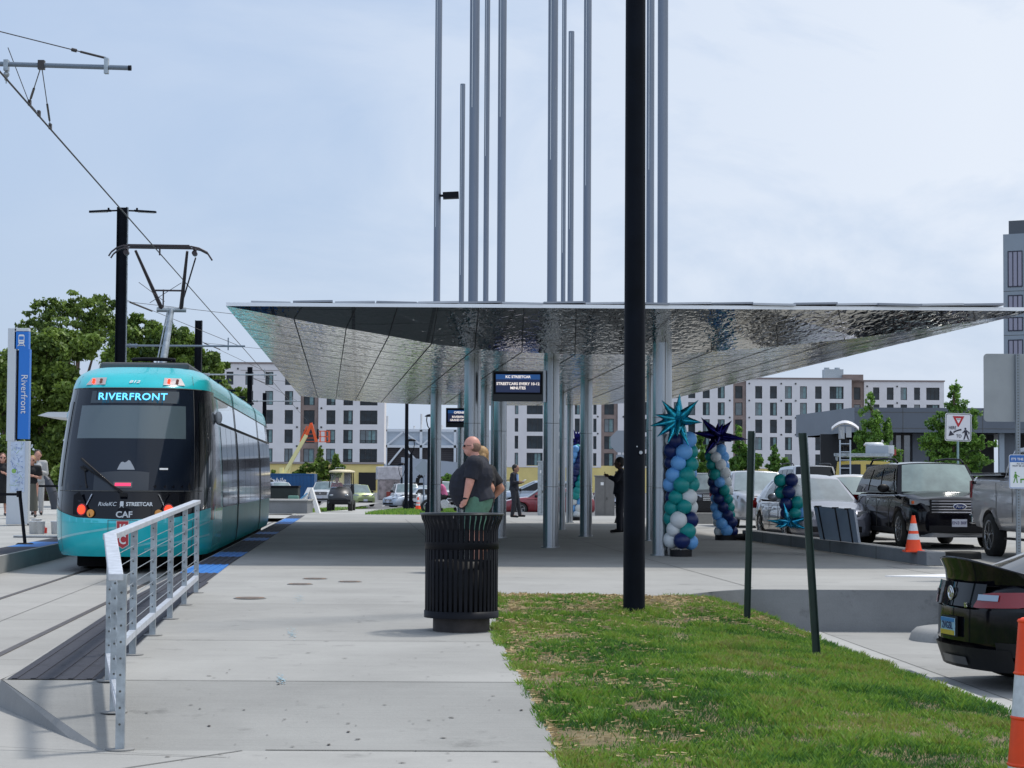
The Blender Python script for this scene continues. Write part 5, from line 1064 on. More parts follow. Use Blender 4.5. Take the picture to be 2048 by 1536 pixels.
pxtree('broadleaf_tree', 'smaller green tree at the corner of the white apartment block', 430, 990, 125, [(425, 745, 28, 32), (440, 780, 22, 30), (400, 790, 30, 30), (430, 830, 20, 30)], 13000, .12, lm_conifer, .2, G_)
pxtree('broadleaf_tree', 'small leafy tree top just above the streetcar roof end', 477, 990, 122, [(478, 790, 17, 16), (485, 800, 12, 12), (466, 797, 10, 10), (478, 830, 12, 20)], 4000, .10, lm_conifer, .12, G_)
pxtree('broadleaf_tree', 'dark shady tree crowns behind the people on the left', 10, 1000, 96, [(10, 740, 28, 50), (0, 820, 45, 55), (20, 900, 45, 55), (120, 960, 24, 30)], 24000, .13, lm_dark, .3, G_)
pxtree('young_tree', 'young green tree in front of the grey building, left of the pedestrian sign', 1745, 985, 78, [(1741, 800, 9, 20), (1742, 840, 22, 28), (1745, 880, 36, 30), (1775, 860, 12, 34), (1740, 915, 45, 22), (1790, 910, 16, 20), (1757, 940, 45, 22), (1715, 915, 14, 14)], 11000, .06, lm_fresh, .07, 'young trees by the grey building')
pxtree('young_tree', 'young green tree directly behind the pedestrian yield sign', 1908, 985, 74, [(1910, 785, 12, 22), (1912, 812, 24, 18), (1900, 840, 34, 20), (1950, 835, 15, 22), (1870, 845, 18, 14), (1905, 885, 58, 26), (1955, 885, 22, 20), (1880, 880, 40, 16), (1850, 880, 20, 8), (1910, 925, 50, 26), (1950, 920, 34, 16), (1985, 888, 12, 8), (1950, 950, 20, 14), (1875, 915, 28, 18)], 17000, .06, lm_fresh, .08, 'young trees by the grey building')
g3 = 'young trees along the far street'
pxtree('young_tree', 'sunlit young tree between the two tall balloon columns', 1405, 975, 140, [(1400, 880, 8, 16), (1404, 905, 16, 16), (1405, 930, 20, 18), (1398, 950, 18, 14)], 2600, .13, lm_fresh, .08, g3)
pxtree('young_tree', 'bushy young tree right of the second balloon column', 1479, 975, 135, [(1477, 868, 6, 18), (1480, 895, 16, 16), (1482, 925, 22, 18), (1495, 920, 22, 20), (1505, 930, 20, 8), (1470, 930, 20, 20), (1518, 920, 12, 10)], 4200, .13, lm_fresh, .1, g3)
pxtree('young_tree', 'thin sparse young tree between the two green posts', 1553, 975, 138, [(1548, 900, 7, 10), (1552, 918, 16, 12), (1560, 935, 22, 10), (1545, 935, 18, 8), (1568, 925, 10, 10)], 1500, .12, lm_fresh, .06, g3)
pxtree('bushy_tree', 'wild green bush growing in front of the yellow ground floor', 645, 985, 215, [(640, 905, 6, 12), (642, 930, 16, 18), (640, 960, 26, 16), (672, 925, 8, 22), (665, 945, 18, 14), (650, 975, 24, 10), (685, 935, 8, 6)], 6500, .19, lm_conifer, .12, 'wild growth by the building site')
pxtree('bushy_tree', 'low leafy scrub left of the wild green bush', 606, 985, 218, [(606, 942, 12, 8), (596, 948, 10, 6), (622, 935, 14, 9), (590, 950, 8, 5), (610, 930, 7, 5)], 2200, .17, lm_conifer, .08, 'wild growth by the building site')
pxtree('bushy_tree', 'dark small shrub beside the streetcar end above the container', 546, 985, 214, [(546, 945, 3, 6), (545, 955, 4, 6)], 500, .16, lm_dark, .08, 'wild growth by the building site')
pxtree('bushy_tree', 'small bush against the grey wall right of the leftmost pipe column', 895, 985, 190, [(893, 960, 12, 9), (896, 952, 7, 6), (900, 966, 8, 5)], 1100, .15, lm_fresh, .08, 'wild growth by the building site')
# ------------------------------------------------------------------ vehicles
WH = {}
def wheel(parent, x, y, r, wd, side, rimmat, spokes=5):
    key = (round(r, 3), round(wd, 3), rimmat.name, spokes)
    if key not in WH:
        t_ = MB(); t_.lathe([(r * .62, -wd / 2), (r * .93, -wd / 2), (r, -wd * .33), (r, wd * .33), (r * .93, wd / 2), (r * .62, wd / 2)], n=28, M=Matrix.Rotation(R(90), 3, 'X'))
        q = MB(); q.lathe([(0, -.10), (r * .64, -.10), (r * .66, -wd / 2 - .002), (r * .62, -wd / 2 - .004), (r * .60, -.06), (0, -.06)], n=28, mat=1, M=Matrix.Rotation(R(90), 3, 'X'))
        q.cyl((0, wd / 2 - .01, 0), (0, wd / 2 + .0, 0), r * .13, n=12, mat=0)
        for i in range(spokes):
            a = 2 * math.pi * i / spokes + .3; e1 = Vector((math.cos(a), 0, math.sin(a)))
            for dt in (-.10, .10): e2 = Vector((math.cos(a + dt * 1.6), 0, math.sin(a + dt * 1.6))); q.bar(e1 * r * .08 + Vector((0, wd / 2 - .025, 0)), e2 * r * .63 + Vector((0, wd / 2 - .015, 0)), .018, r * .085, (0, 1, 0), 0)
        q.lathe([(r * .60, wd / 2 - .03), (r * .60, wd / 2), (r * .66, wd / 2 + .004), (r * .66, wd / 2 - .03)], n=28, mat=0, M=Matrix.Rotation(R(-90), 3, 'X'))
        WH[key] = (t_, q)
    t_, q = WH[key]
    e_ = bpy.data.objects.new('wheel', t_.mesh('wheel')); e_.data.materials.append(M['rubber']); C.objects.link(e_); e_.parent = parent
    e_.location = (x, y, r); e_.rotation_euler = (0, 0, 0 if side > 0 else math.pi)
    o = obj('rim', q, [rimmat, M['dark']], e_, fixn=False); return e_
rim_s = mat('rim_silver', (.50, .51, .53), .25, .8); rim_d = mat('rim_grey', (.16, .165, .17), .3, .7)
lens = mat('headlight_lens', (.30, .32, .35), .08, .2, coat=1); platew = mat('plate_white', (.55, .57, .66), .5)
def smooth_interp(keys, n):
    ks = sorted(keys); xs = [k[0] for k in ks]; out_ = []
    m_ = len(ks[0]) - 1
    for i in range(n + 1):
        x = lerp(xs[0], xs[-1], i / n); out_.append(x)
    xs2 = sorted(set([round(v, 4) for v in out_ + xs]))
    res = []
    for x in xs2: res.append((x,) + tuple(interp([(k[0], k[j]) for k in ks], x) for j in range(1, m_ + 1)))
    return res
def car(name, label, cat, spec, pos, heading, pm, rim=rim_s, glass=None, wsm=None, group='vehicles parked along the street', lod=0):
    """pos = ground point under the centre of the front bumper; heading = angle of the nose direction"""
    L_, W_, H_ = spec['L'], spec['W'], spec['H']; hd = Vector((math.cos(heading), math.sin(heading), 0)); c0 = Vector(pos) - hd * L_ / 2
    t = thing(name, label, cat, c0, heading, group); hw_ = W_ / 2; r = spec['r']; gz_ = spec.get('gc', .2)
    # keys: x, top z, half width factor, bottom z
    st = smooth_interp(spec['prof'], 22); b = MB(); rows = []
    for x, zt, wf, zb in st:
        w = hw_ * wf; h = zt - zb; sec = [(w * .70, zb), (w * .93, zb + h * .04), (w * .985, zb + h * .18), (w, zb + h * .45), (w * .99, zb + h * .70), (w * .955, zb + h * .90), (w * .90, zb + h * .975), (w * .70, zt), (w * .35, zt + spec.get('crown', .03)), ]
        rows.append([(x, -y, z) for y, z in sec] + [(x, 0, zt + spec.get('crown', .03) * 1.3)] + [(x, y, z) for y, z in sec[::-1]])
    b.grid([rw_ + [rw_[0]] for rw_ in rows], 0, True)
    for rw_ in (rows[0], rows[-1]): b.add(rw_, [tuple(range(len(rw_)))], 0)
    me = b.mesh('body'); bm = bmesh.new(); bm.from_mesh(me); bmesh.ops.remove_doubles(bm, verts=bm.verts, dist=.0008); bmesh.ops.recalc_face_normals(bm, faces=bm.faces); bm.to_mesh(me); bm.free()
    dark = M['blackp']; me.materials.append(pm); me.materials.append(dark); body = bpy.data.objects.new('body', me); C.objects.link(body)
    xf, xr = spec['xf'], spec['xr']
    ct = MB()
    for x in (xf, xr):
        for sg in (-1, 1): ct.cyl((x, sg * (hw_ - .34), r), (x, sg * (hw_ + .2), r), r * 1.13, n=28, mat=1); 
    cm_ = ct.mesh('cut'); cm_.materials.append(pm); cm_.materials.append(dark); bm = bmesh.new(); bm.from_mesh(cm_); bmesh.ops.remove_doubles(bm, verts=bm.verts, dist=.0005); bmesh.ops.recalc_face_normals(bm, faces=bm.faces); bm.to_mesh(cm_); bm.free()
    co_ = bpy.data.objects.new('cut', cm_); C.objects.link(co_)
    md = body.modifiers.new('b', 'BOOLEAN'); md.object = co_; md.operation = 'DIFFERENCE'; md.solver = 'EXACT'
    bpy.context.view_layer.update(); me2 = bpy.data.meshes.new_from_object(body.evaluated_get(bpy.context.evaluated_depsgraph_get())); bpy.data.objects.remove(co_); bpy.data.objects.remove(body)
    # greenhouse
    x0, x1, x2, x3 = spec['gh']; zb = spec['belt']; zr_ = H_; wb = hw_ * spec.get('gw', .90); wt = hw_ * spec.get('rw', .70); g = MB(); bulge = spec.get('bulge', .14); rb_ = spec.get('rbulge', .08); zb3 = spec.get('zb3', zb)
    def fr(s, u): return Vector((lerp(x0, x1, u) + bulge * (1 - s * s), s * lerp(wb, wt, u), lerp(zb, zr_ - .035 * abs(s) ** 3, u)))
    def rr_(s, u): return Vector((lerp(x3, x2, u) - rb_ * (1 - s * s), s * lerp(wb, wt, u), lerp(zb3, zr_ - .05 - .03 * abs(s) ** 3, u)))
    def sd(s, u, sg): a, c = fr(sg, u), rr_(sg, u); p = lerp(a, c, s); p.y += sg * .03 * math.sin(math.pi * u) ; p.z += spec.get('arc', .05) * math.sin(math.pi * s) * u; return p
    ss = [-1, -.7, -.35, 0, .35, .7, 1]; us = [0, .33, .66, 1]; uu = [i / 8 for i in range(9)]
    g.grid([[fr(s, u) for s in ss] for u in us], 0, True); g.grid([[rr_(s, u) for s in ss] for u in us], 0, True)
    for sg in (-1, 1): g.grid([[sd(s, u, sg) for s in uu] for u in us], 0, True)
    g.grid([[Vector((lerp(fr(s, 1).x, rr_(s, 1).x, v), lerp(fr(s, 1).y, rr_(s, 1).y, v), lerp(fr(s, 1).z, rr_(s, 1).z, v) + (.025 * (1 - s * s) + spec.get('arc', .05)) * math.sin(math.pi * v))) for s in ss] for v in uu], 0, True)
    gm_ = g.mesh('gh'); bm = bmesh.new(); bm.from_mesh(me2); bm.from_mesh(gm_); bmesh.ops.recalc_face_normals(bm, faces=bm.faces); bm.to_mesh(me2); bm.free(); me2.name = 'body'
    bo = bpy.data.objects.new('body', me2); C.objects.link(bo); bo.parent = t
    if not me2.materials: me2.materials.append(pm); me2.materials.append(dark)
    gl = glass or M['glass']; ws_m = wsm or M['tint']
    def panel(nm, fn, s0, s1, u0, u1, m_, off, ns=8, nu=4, par=t, sh=0):
        q = MB(); q.grid([[fn(lerp(s0 + sh * (u), s1, i / ns), u) + off for i in range(ns + 1)] for u in [lerp(u0, u1, k / nu) for k in range(nu + 1)]], 0, True); return obj(nm, q, m_, par)
    panel('windshield', fr, -.90, .90, .04, .95, ws_m, Vector((.012, 0, .010)), 10, 4)
    panel('rear_window', rr_, -.86, .86, .10, .90, gl, Vector((-.012, 0, .010)), 8, 4)
    for sg in (-1, 1):
        for (s0, s1) in spec.get('sw', [(.07, .44), (.47, .80)]):
            panel('side_window', lambda s, u: sd(s, u, sg), s0, s1, .08, .86, gl, Vector((0, sg * .012, 0)), 6, 3, sh=.0)
        q = MB(); mx_ = x0 - spec.get('mirx', .38); my = sg * (hw_ + .10); mz = zb + .10; q.ball((mx_, my, mz), .11 * spec.get('ms', 1.15), 10, sc_=(.55, 1.05, .72)); q.bar((mx_, sg * (hw_ - .06), mz - .07), (mx_, my, mz - .04), .05, .03); obj('mirror', q, spec.get('mirm', dark), t)
        for x in (xf, xr): wheel(t, x, sg * (hw_ - .125), r, .23, sg, rim, spec.get('spokes', 5))
        if not lod:
            q = MB()
            for x in spec.get('doors', [x0 - .35, x0 - 1.35, x0 - 2.3]): q.box((x, sg * (hw_ + .0015), lerp(gz_, zb, .55)), (.010, .008, (zb - gz_) * .72))
            q.box(((xf + xr) / 2, sg * (hw_ * .995 + .001), zb - .06), (2.2, .008, .012)); obj('door_gap', q, M['joint'], t)
            for x in spec.get('handles', [x0 - 1.15, x0 - 2.05]):
                q = MB(); q.bar((x, sg * (hw_ + .022), zb - .14), (x + .17, sg * (hw_ + .022), zb - .14), .02, .03); obj('door_handle', q, spec.get('handm', pm), t)
        fx = L_ / 2; hz = spec['hl'][0]
        q = MB(); hy0, hy1 = spec['hl'][1], spec['hl'][2]
        q.slab([(fx - .035, sg * hy0 * hw_, hz - .05), (fx - .02 - .22, sg * hy1 * hw_ , hz - .03), (fx - .26, sg * hy1 * hw_, hz + .075), (fx - .06, sg * hy0 * hw_, hz + .045)], (.03, 0, 0)); obj('headlight', q, lens, t)
        q = MB(); tz = spec['tl'][0]; q.slab([(-fx + .05, sg * spec['tl'][1] * hw_, tz - .08), (-fx + .20, sg * .985 * hw_, tz - .06), (-fx + .20, sg * .985 * hw_, tz + .09), (-fx + .06, sg * spec['tl'][1] * hw_, tz + .08)], (-.04, 0, 0)); obj('tail_light', q, M['redl'], t)
    fx = L_ / 2; gr = spec['gr']; q = MB(); q.box((fx - .015, 0, gr[0]), (.05, W_ * gr[1], gr[2])); gg = obj('grille', q, dark, t, bevel=.01)
    q = MB()
    for k_ in range(gr[3]): q.box((fx + .014, 0, gr[0] + (k_ - (gr[3] - 1) / 2) * gr[2] / (gr[3] + .3)), (.02, W_ * gr[1] * .95, .022))
    obj('grille_bar', q, M['chrome'], gg)
    q = MB(); q.box((fx - .01, 0, gz_ + .17), (.05, W_ * .62, .13)); obj('lower_intake', q, dark, t, bevel=.01)
    q = MB(); q.cyl((fx + .012, 0, gr[0]), (fx + .03, 0, gr[0]), .07, n=14); obj('emblem', q, M['chrome'], t)
    q = MB(); q.box((fx + .022, 0, spec.get('plz', gz_ + .30)), (.012, .31, .155)); obj('number_plate', q, platew, t)
    q = MB(); q.box((-fx - .005, 0, spec.get('belt') - .35), (.012, .31, .155)); obj('number_plate', q, platew, t)
    if spec.get('rails'):
        for sg in (-1, 1):
            q = MB(); pts = [fr(sg, 1) * 1, None]; xs_2 = [lerp(x1, x2, v) for v in (.06, .14, .5, .86, .95)]; zz = [H_ + .0, H_ + .075, H_ + .10, H_ + .075, H_ - .02]
            q.tube([(x, sg * (wt - .03), z) for x, z in zip(xs_2, zz)], .022, 8); obj('roof_rail', q, spec.get('railm', dark), t)
    return t, fr, rr_, sd
def prof(L_, nose, hoodf, cowl, belt, trunk, tail, gc, xcow, xtr):
    h = L_ / 2
    return [(-h, tail * .72, .72, gc + .14), (-h + .06, tail * .93, .82, gc + .04), (-h + .18, tail, .92, gc), (-h + .5, trunk, .98, gc), (xtr, belt, 1, gc), (xcow - 1.4, belt, 1, gc), (xcow, cowl, 1, gc), (xcow + .5, lerp(cowl, hoodf, .35), .995, gc), (h - .45, hoodf, .97, gc), (h - .20, lerp(hoodf, nose, .35), .91, gc), (h - .07, nose, .82, gc + .03), (h, nose * .84, .70, gc + .10)]
SEDAN = dict(L=4.85, W=1.85, H=1.46, r=.335, gc=.17, belt=.92, gh=(1.02, .25, -1.05, -1.75), xf=1.42, xr=-1.40, hl=(.68, .52, .88), tl=(.80, .55), gr=(.56, .42, .16, 3), gw=.88, rw=.66, arc=.05, sw=[(.10, .44), (.47, .78)], prof=prof(4.85, .66, .80, .95, .93, .98, .92, .17, 1.15, -1.6), zb3=.96)
SUV = dict(L=5.05, W=2.0, H=1.76, r=.385, gc=.24, belt=1.12, gh=(1.15, .60, -1.95, -2.38), xf=1.55, xr=-1.48, hl=(.92, .50, .92), tl=(.98, .6), gr=(.86, .52, .26, 4), gw=.91, rw=.74, arc=.03, sw=[(.05, .35), (.38, .66), (.69, .93)], prof=prof(5.05, .92, 1.06, 1.14, 1.12, 1.12, 1.08, .24, 1.3, -1.9), rails=1)
HATCH = dict(L=4.12, W=1.79, H=1.62, r=.33, gc=.19, belt=1.0, gh=(1.08, .62, -1.62, -1.95), xf=1.28, xr=-1.27, hl=(.86, .58, .92), tl=(1.05, .7), gr=(.84, .28, .06, 1), gw=.91, rw=.78, arc=.0, sw=[(.06, .38), (.42, .74), (.78, .93)], prof=prof(4.12, .80, 1.0, 1.03, 1.0, 1.0, .98, .19, 1.2, -1.6))
HT = math.atan2(-1, .0745)
def ground(px, d, z=None): p = P(px, 965, d); return Vector((p.x, d, zr(d) if z is None else z))
# dark SUV nearest, on the street
pb = mat('deep_black_paint', (.004, .004, .007), .10, 0, ior=1.42)
sp = dict(SUV); sp.update(gr=(.86, .60, .30, 5), plz=.53, handm=M['chrome'], spokes=7, hl=(.93, .58, .95), railm=M['black'])
t, fr, rr_, sd = car('parked_suv', 'glossy black SUV with chrome bar grille parked behind the orange cone', 'car', sp, ground(1918, 41.3, .27), HT, pb, rim_s, wsm=mat('suv_windshield', (.20, .27, .25), .06, 0, 1.2, .4, ior=2.2))
fx = 5.05 / 2; q = MB(); q.ball((fx + .035, 0, .86), .1, 18, sc_=(.12, 1.45, .62)); em = obj('oval_badge', q, mat('badge_blue', (.01, .03, .15), .2, coat=1), t); q = MB(); q.lathe([(.085, 0), (.10, .0), (.10, .02), (.085, .02)], n=28, M=Matrix.Diagonal((1.45, .66, 1)) ); me = q.mesh('badge_ring'); me.transform(Matrix.Translation((fx + .03, 0, .86)) @ Matrix.Rotation(R(90), 4, 'Z') @ Matrix.Rotation(R(90), 4, 'X')); obj('badge_ring', me, M['chrome'], em)
RX = Matrix.Rotation(R(90), 4, 'Z') @ Matrix.Rotation(R(90), 4, 'X')
text('plate_text', 'EN3 B0F', .085, mat('plate_ink', (.03, .03, .12), .5), t, Matrix.Translation((fx + .030, 0, .53)) @ RX, .001, bold=.001)
text('badge_lettering', 'Ford', .085, M['reflw'], em, Matrix.Translation((fx + .052, 0, .86)) @ RX, .001, shear=.3)
q = MB(); q.slab([(fx - .14, -.78, .24), (fx - .0, -.60, .24), (fx, .60, .24), (fx - .14, .78, .24), (fx - .14, .72, .34), (fx - .0, .5, .33), (fx, -.5, .33), (fx - .14, -.72, .34)], (.03, 0, 0)); obj('skid_plate', q, mat('skid_silver', (.30, .31, .33), .35, .5), t)
for sg in (-1, 1):
    q = MB(); q.bar((fx - .14, sg * .72, .62), (fx - .02, sg * .56, .62), .02, .05); obj('light_bar', q, M['reflw'], t)
    q = MB(); q.box((fx - .20, sg * .90, .94), (.05, .05, .06)); obj('side_marker', q, mat('amber_side', (.6, .12, .02), .3), t)
for sg in (-1, 1):
    q = MB(); q.box((.05, sg * .985, .36), (2.4, .04, .10)); obj('sill_trim', q, M['blackp'], t)
# pale sedan behind it
s_ = dict(SEDAN); s_.update(handm=M['chrome'])
car('parked_sedan', 'pale champagne sedan between the leaning board and the black SUV', 'car', s_, ground(1762, 47.6, .30), HT, paint('champagne_paint', (.42, .40, .38), metal=.2), wsm=mat('pale_windshield', (.22, .28, .27), .07, 0, 1.2, .3, ior=2.2))
s_ = dict(SEDAN); s_.update(H=1.46, gh=(1.10, .15, -1.15, -2.0), arc=.08, mirm=mat('mirror_grey', (.2, .22, .26), .3, .5))
car('parked_sedan', 'blue grey sedan seen side on behind the lowest balloon cluster', 'car', s_, Vector((7.02, 44.2, .25)), HT, paint('blue_grey_paint', (.20, .21, .26), metal=.5), wsm=mat('grey_windshield', (.18, .22, .24), .07, 0, 1.2, .3, ior=2.2))
s_ = dict(SUV); s_.update(L=4.9, H=1.74, rails=0, W=1.95); silver = paint('silver_paint', (.42, .43, .46), metal=.6)
car('parked_minivan', 'silver minivan with wide windshield between the second balloon column and the upright post', 'car', s_, ground(1535, 62, .2), HT, silver, wsm=mat('van_windshield', (.26, .32, .33), .07, 0, 1.2, .3, ior=2.2))
car('parked_suv', 'dark SUV mostly hidden behind the second balloon column', 'car', dict(SUV), ground(1432, 76, .16), HT, pb)
s_ = dict(SUV); s_.update(H=1.95, L=5.4, W=2.05)
car('parked_suv', 'tall silver SUV with dark windshield left of the yellow van', 'car', s_, ground(1652, 76, .30), HT, silver, wsm=M['glass'])
car('parked_sedan', 'silver sedan roof between the tall silver SUV and the champagne sedan', 'car', dict(SEDAN), ground(1640, 54.8, .27), HT, silver)
car('parked_sedan', 'small white car far behind the silver minivan', 'car', dict(SEDAN), ground(1582, 112, .1), HT, paint('white_car_paint', (.62, .63, .65), metal=0), lod=1)
# yellow van seen from behind
s_ = dict(L=5.4, W=2.0, H=2.10, r=.37, gc=.3, belt=1.25, gh=(1.9, 1.4, -2.55, -2.68), xf=1.85, xr=-1.5, hl=(.9, .6, .9), tl=(1.0, .84), gr=(.85, .5, .2, 3), gw=.96, rw=.86, arc=.0, rbulge=.02, sw=[(.05, .25), (.3, .6), (.64, .95)], prof=[(-2.7, 1.25, .96, .34), (-2.6, 1.25, 1, .3), (1.9, 1.25, 1, .3), (2.5, 1.1, .95, .3), (2.7, .8, .8, .36)])
vp = P(1727, 965, 68.0); yel = paint('yellow_paint', (.50, .36, .03), metal=0)
t, fr, rr_, sd = car('yellow_van', 'yellow van with roof rack, ladder and dish parked behind the champagne sedan', 'van', s_, Vector((vp.x + .165 * 5.4, 68 + 5.32, .28)), math.atan2(.985, .165), yel)
for o in kids(t):
    if o.name.startswith('rear_window'): bpy.data.objects.remove(o)
for sg in (-1, 1):
    q = MB(); q.grid([[rr_(lerp(sg * .10, sg * .84, i / 3), u) + Vector((-.015, 0, 0)) for i in range(4)] for u in (.08, .5, .86)], 0, True); obj('rear_window', q, M['glass'], t)
q = MB(); 
for y_ in (-.9, .9): q.box((-.3, y_, 2.26), (4.4, .05, .05))
for x_ in (-2.4, -1.4, -.4, .6, 1.6): q.box((x_, 0, 2.25), (.06, 1.85, .04)); q.box((x_, .9, 2.18), (.05, .05, .16)); q.box((x_, -.9, 2.18), (.05, .05, .16))
q.box((-2.48, 0, 2.26), (.04, 1.95, .10)); obj('roof_rack', q, M['galv'], t)
lad = MB(); yl = .60
for y_ in (yl - .17, yl + .17): lad.bar((-2.80, y_, .9), (-2.80, y_, 2.75), .035, .05)
for k_ in range(7): lad.bar((-2.80, yl - .17, 1.0 + k_ * .27), (-2.80, yl + .17, 1.0 + k_ * .27), .03, .03)
obj('ladder', lad, mat('ladder_alu', (.45, .50, .56), .4, .5), t)
q = MB(); q.box((-1.9, -.45, 2.42), (.9, .75, .28)); obj('crate', q, mat('crate_grey', (.35, .40, .46), .5), t); 
for k_ in range(7): pass
q = MB(); q.lathe([(0, .12), (.28, .12), (.34, .05), (.34, 0), (0, 0)], (-1.9, -.35, 2.56), 20); obj('roof_vent', q, M['reflw'], t)
q = MB(); q.box((-1.5, -.85, 2.44), (.5, .35, .3)); q.box((-1.4, -1.0, 2.36), (.2, .2, .2), mat=1); obj('roof_box', q, [M['reflw'], mat('box_red', (.3, .05, .04), .5)], t)
q = MB(); q.cyl((-2.2, yl, 2.2), (-2.2, yl, 2.9), .06, n=10); q.cyl((-2.2, yl, 2.55), (-2.2, yl, 2.75), .16, n=12); obj('mast', q, M['blackp'], t)
q = MB(); q.box((-2.25, yl + .12, 3.0), (.22, .2, .42)); q.box((-2.25, yl - .12, 3.02), (.22, .18, .36)); q.cyl((-2.35, yl + .12, 2.8), (-2.35, yl + .16, 3.1), .06, n=8); obj('camera_head', q, mat('equip_grey', (.38, .40, .42), .5), t)
q = MB(); rows = []
for v in range(6):
    rows.append([(-2.2 + .35 * math.sin((v - 2.5) * .35), yl + s * .45, 3.42 - .22 * s * s - .03 * (v - 2.5) ** 2 * .5) for s in [-1, -.75, -.5, -.25, 0, .25, .5, .75, 1]])
q.grid(rows, 0, True); q.grid([[(p[0], p[1], p[2] - .03) for p in r_] for r_ in rows], 0, True); obj('dish', q, mat('dish_white', (.6, .6, .62), .4), t)
# pickup whose tail enters at the right
PK = dict(L=5.9, W=2.03, H=2.12, r=.43, gc=.50, belt=1.52, gh=(1.05, .35, -.85, -1.05), xf=1.95, xr=-1.75, hl=(1.0, .5, .9), tl=(1.15, .93), gr=(1.0, .55, .35, 3), gw=.90, rw=.76, arc=.02, sw=[(.08, .5), (.54, .93)], rbulge=.02, crown=.0, prof=[(-2.95, 1.54, .95, .70), (-2.90, 1.56, .98, .60), (-2.7, 1.57, 1.0, .54), (-2.0, 1.565, 1.0, .50), (-.9, 1.54, 1, .50), (1.2, 1.52, 1, .50), (2.5, 1.42, .98, .50), (2.85, 1.28, .92, .56), (2.95, 1.05, .85, .6)])
silp = mat('silver_grey_paint', (.50, .51, .55), .3, .1, 3, .06, coat=.8)
tailp = P(1948, 1000, 40.2); wdt = Vector((-1, -.0745, 0)).normalized()
nose = Vector((tailp.x + .90, 40.2, .19)) + Vector((.0745, -1, 0)).normalized() * 5.9
t, fr, rr_, sd = car('pickup_truck', 'silver grey pickup whose bed and rear wheel enter at the right edge', 'pickup', PK, nose, HT, silp, rim_s)
q = MB(); q.box((-1.95, 0, 1.595), (1.9, 1.98, .05)); obj('bed_cover', q, M['blackp'], t, bevel=.01)
q = MB()
for sg in (-1, 1): q.box((-2.0, sg * .96, 1.58), (1.95, .06, .04))
obj('bed_rail', q, mat('bed_rail_light', (.45, .46, .48), .3, .5), t)
for sg in (-1, 1):
    q = MB(); q.box((-2.90, sg * .955, 1.30), (.12, .10, .34)); obj('tail_light', q, M['redl'], t, bevel=.015)
q = MB(); q.box((-3.02, 0, .72), (.18, 1.95, .20)); obj('rear_bumper', q, M['chrome'], t, bevel=.03)
text('bed_badge', '4X4', .10, M['joint'], t, Matrix.Translation((-2.55, -1.02, 1.24)) @ FACE @ Matrix.Identity(4), .001, bold=.003) if False else None
q = MB()
for k_, (a_, c_) in enumerate((((-2.72, 1.27), (-2.66, 1.22)), ((-2.66, 1.27), (-2.72, 1.22)), ((-2.62, 1.27), (-2.62, 1.22)), ((-2.56, 1.27), (-2.50, 1.22)), ((-2.50, 1.27), (-2.56, 1.22)))): q.bar((a_[0], -1.02, a_[1] + .18), (c_[0], -1.02, c_[1] + .18), .01, .018, (0, 1, 0))
obj('bed_badge', q, M['blackp'], t)
q = MB(); q.bar((-.6, -1.02, .40), (1.2, -1.02, .40), .12, .04); q.bar((-.6, 1.02, .40), (1.2, 1.02, .40), .12, .04); obj('side_step', q, M['black'], t)
# red sedan and vehicles in the far lot
red = paint('dark_red_paint', (.20, .012, .022), metal=.3); wcar = paint('white_paint_car', (.55, .57, .60), metal=0); slb = paint('light_blue_silver', (.36, .42, .50), metal=.4); grn_ = paint('lime_green_paint', (.30, .36, .16), metal=.3)
G2 = 'vehicles parked in the far lot'
p = P(1014, 1000, 106); s_ = dict(SEDAN); s_.update(L=4.75)
car('parked_sedan', 'dark red sedan seen side on between the columns', 'car', s_, Vector((p.x - .25, 106, -.19)), math.pi, red, group=G2)
p = P(996, 1000, 113); s_ = dict(SUV); s_.update(L=4.7, gh=(1.5, .2, -1.7, -2.2), H=1.72, rails=0)
car('parked_suv', 'light blue silver crossover behind the red sedan', 'car', s_, Vector((p.x, 113, -.1)), math.pi, slb, group=G2)
HF = R(-90)
def lotcar(px, d, spec, pm, nm, label, yaw=0, z=None, wsm=None):
    p = P(px, 1000, d); return car(nm, label, 'car', dict(spec), Vector((p.x, d, zr(d) if z is None else z)), HF + yaw, pm, group=G2, lod=1, wsm=wsm)
lwm = mat('lot_windshield', (.16, .22, .23), .07, 0, 1, .4, ior=2.0)
lotcar(731, 150, HATCH, grn_, 'parked_hatchback', 'lime green boxy hatchback right of the golf cart', R(24), -.36, lwm)
lotcar(640, 158, SUV, wcar, 'parked_suv', 'white pickup nosed car right behind the folding sign', R(-6), -.30, lwm)
lotcar(700, 160, HATCH, slb, 'parked_hatchback', 'pale blue car half hidden behind the lime green hatchback', R(0), -.33, M['glass'])
lotcar(575, 150, SEDAN, silver, 'parked_sedan', 'silver sedan right of the dark bin behind the planter wall', R(20), -.05, lwm)
lotcar(552, 162, SUV, wcar, 'parked_suv', 'white SUV roof under the blue container', R(35), -.1, M['glass'])
lotcar(776, 146, SEDAN, slb, 'parked_sedan', 'blue silver sedan nosing out left of the thin black lamp posts', R(-50), -.40, lwm)
lotcar(818, 146, SUV, wcar, 'parked_suv', 'white SUV behind the thin black lamp posts', R(8), -.40, lwm)
lotcar(852, 156, SEDAN, silver, 'parked_sedan', 'silver car behind the round black lamp post and leftmost pipe column', R(5), -.3, lwm)
lotcar(893, 152, SUV, wcar, 'parked_suv', 'white SUV between the leftmost pipe column and the bald man', R(8), -.25, lwm)
lotcar(1060, 150, SEDAN, slb, 'parked_sedan', 'distant pale car behind the crossover roof', R(5), -.3, lwm)
lotcar(1108, 138, SUV, silver, 'parked_suv', 'distant silver SUV glimpsed between the middle pipe columns', R(5), -.3, lwm)
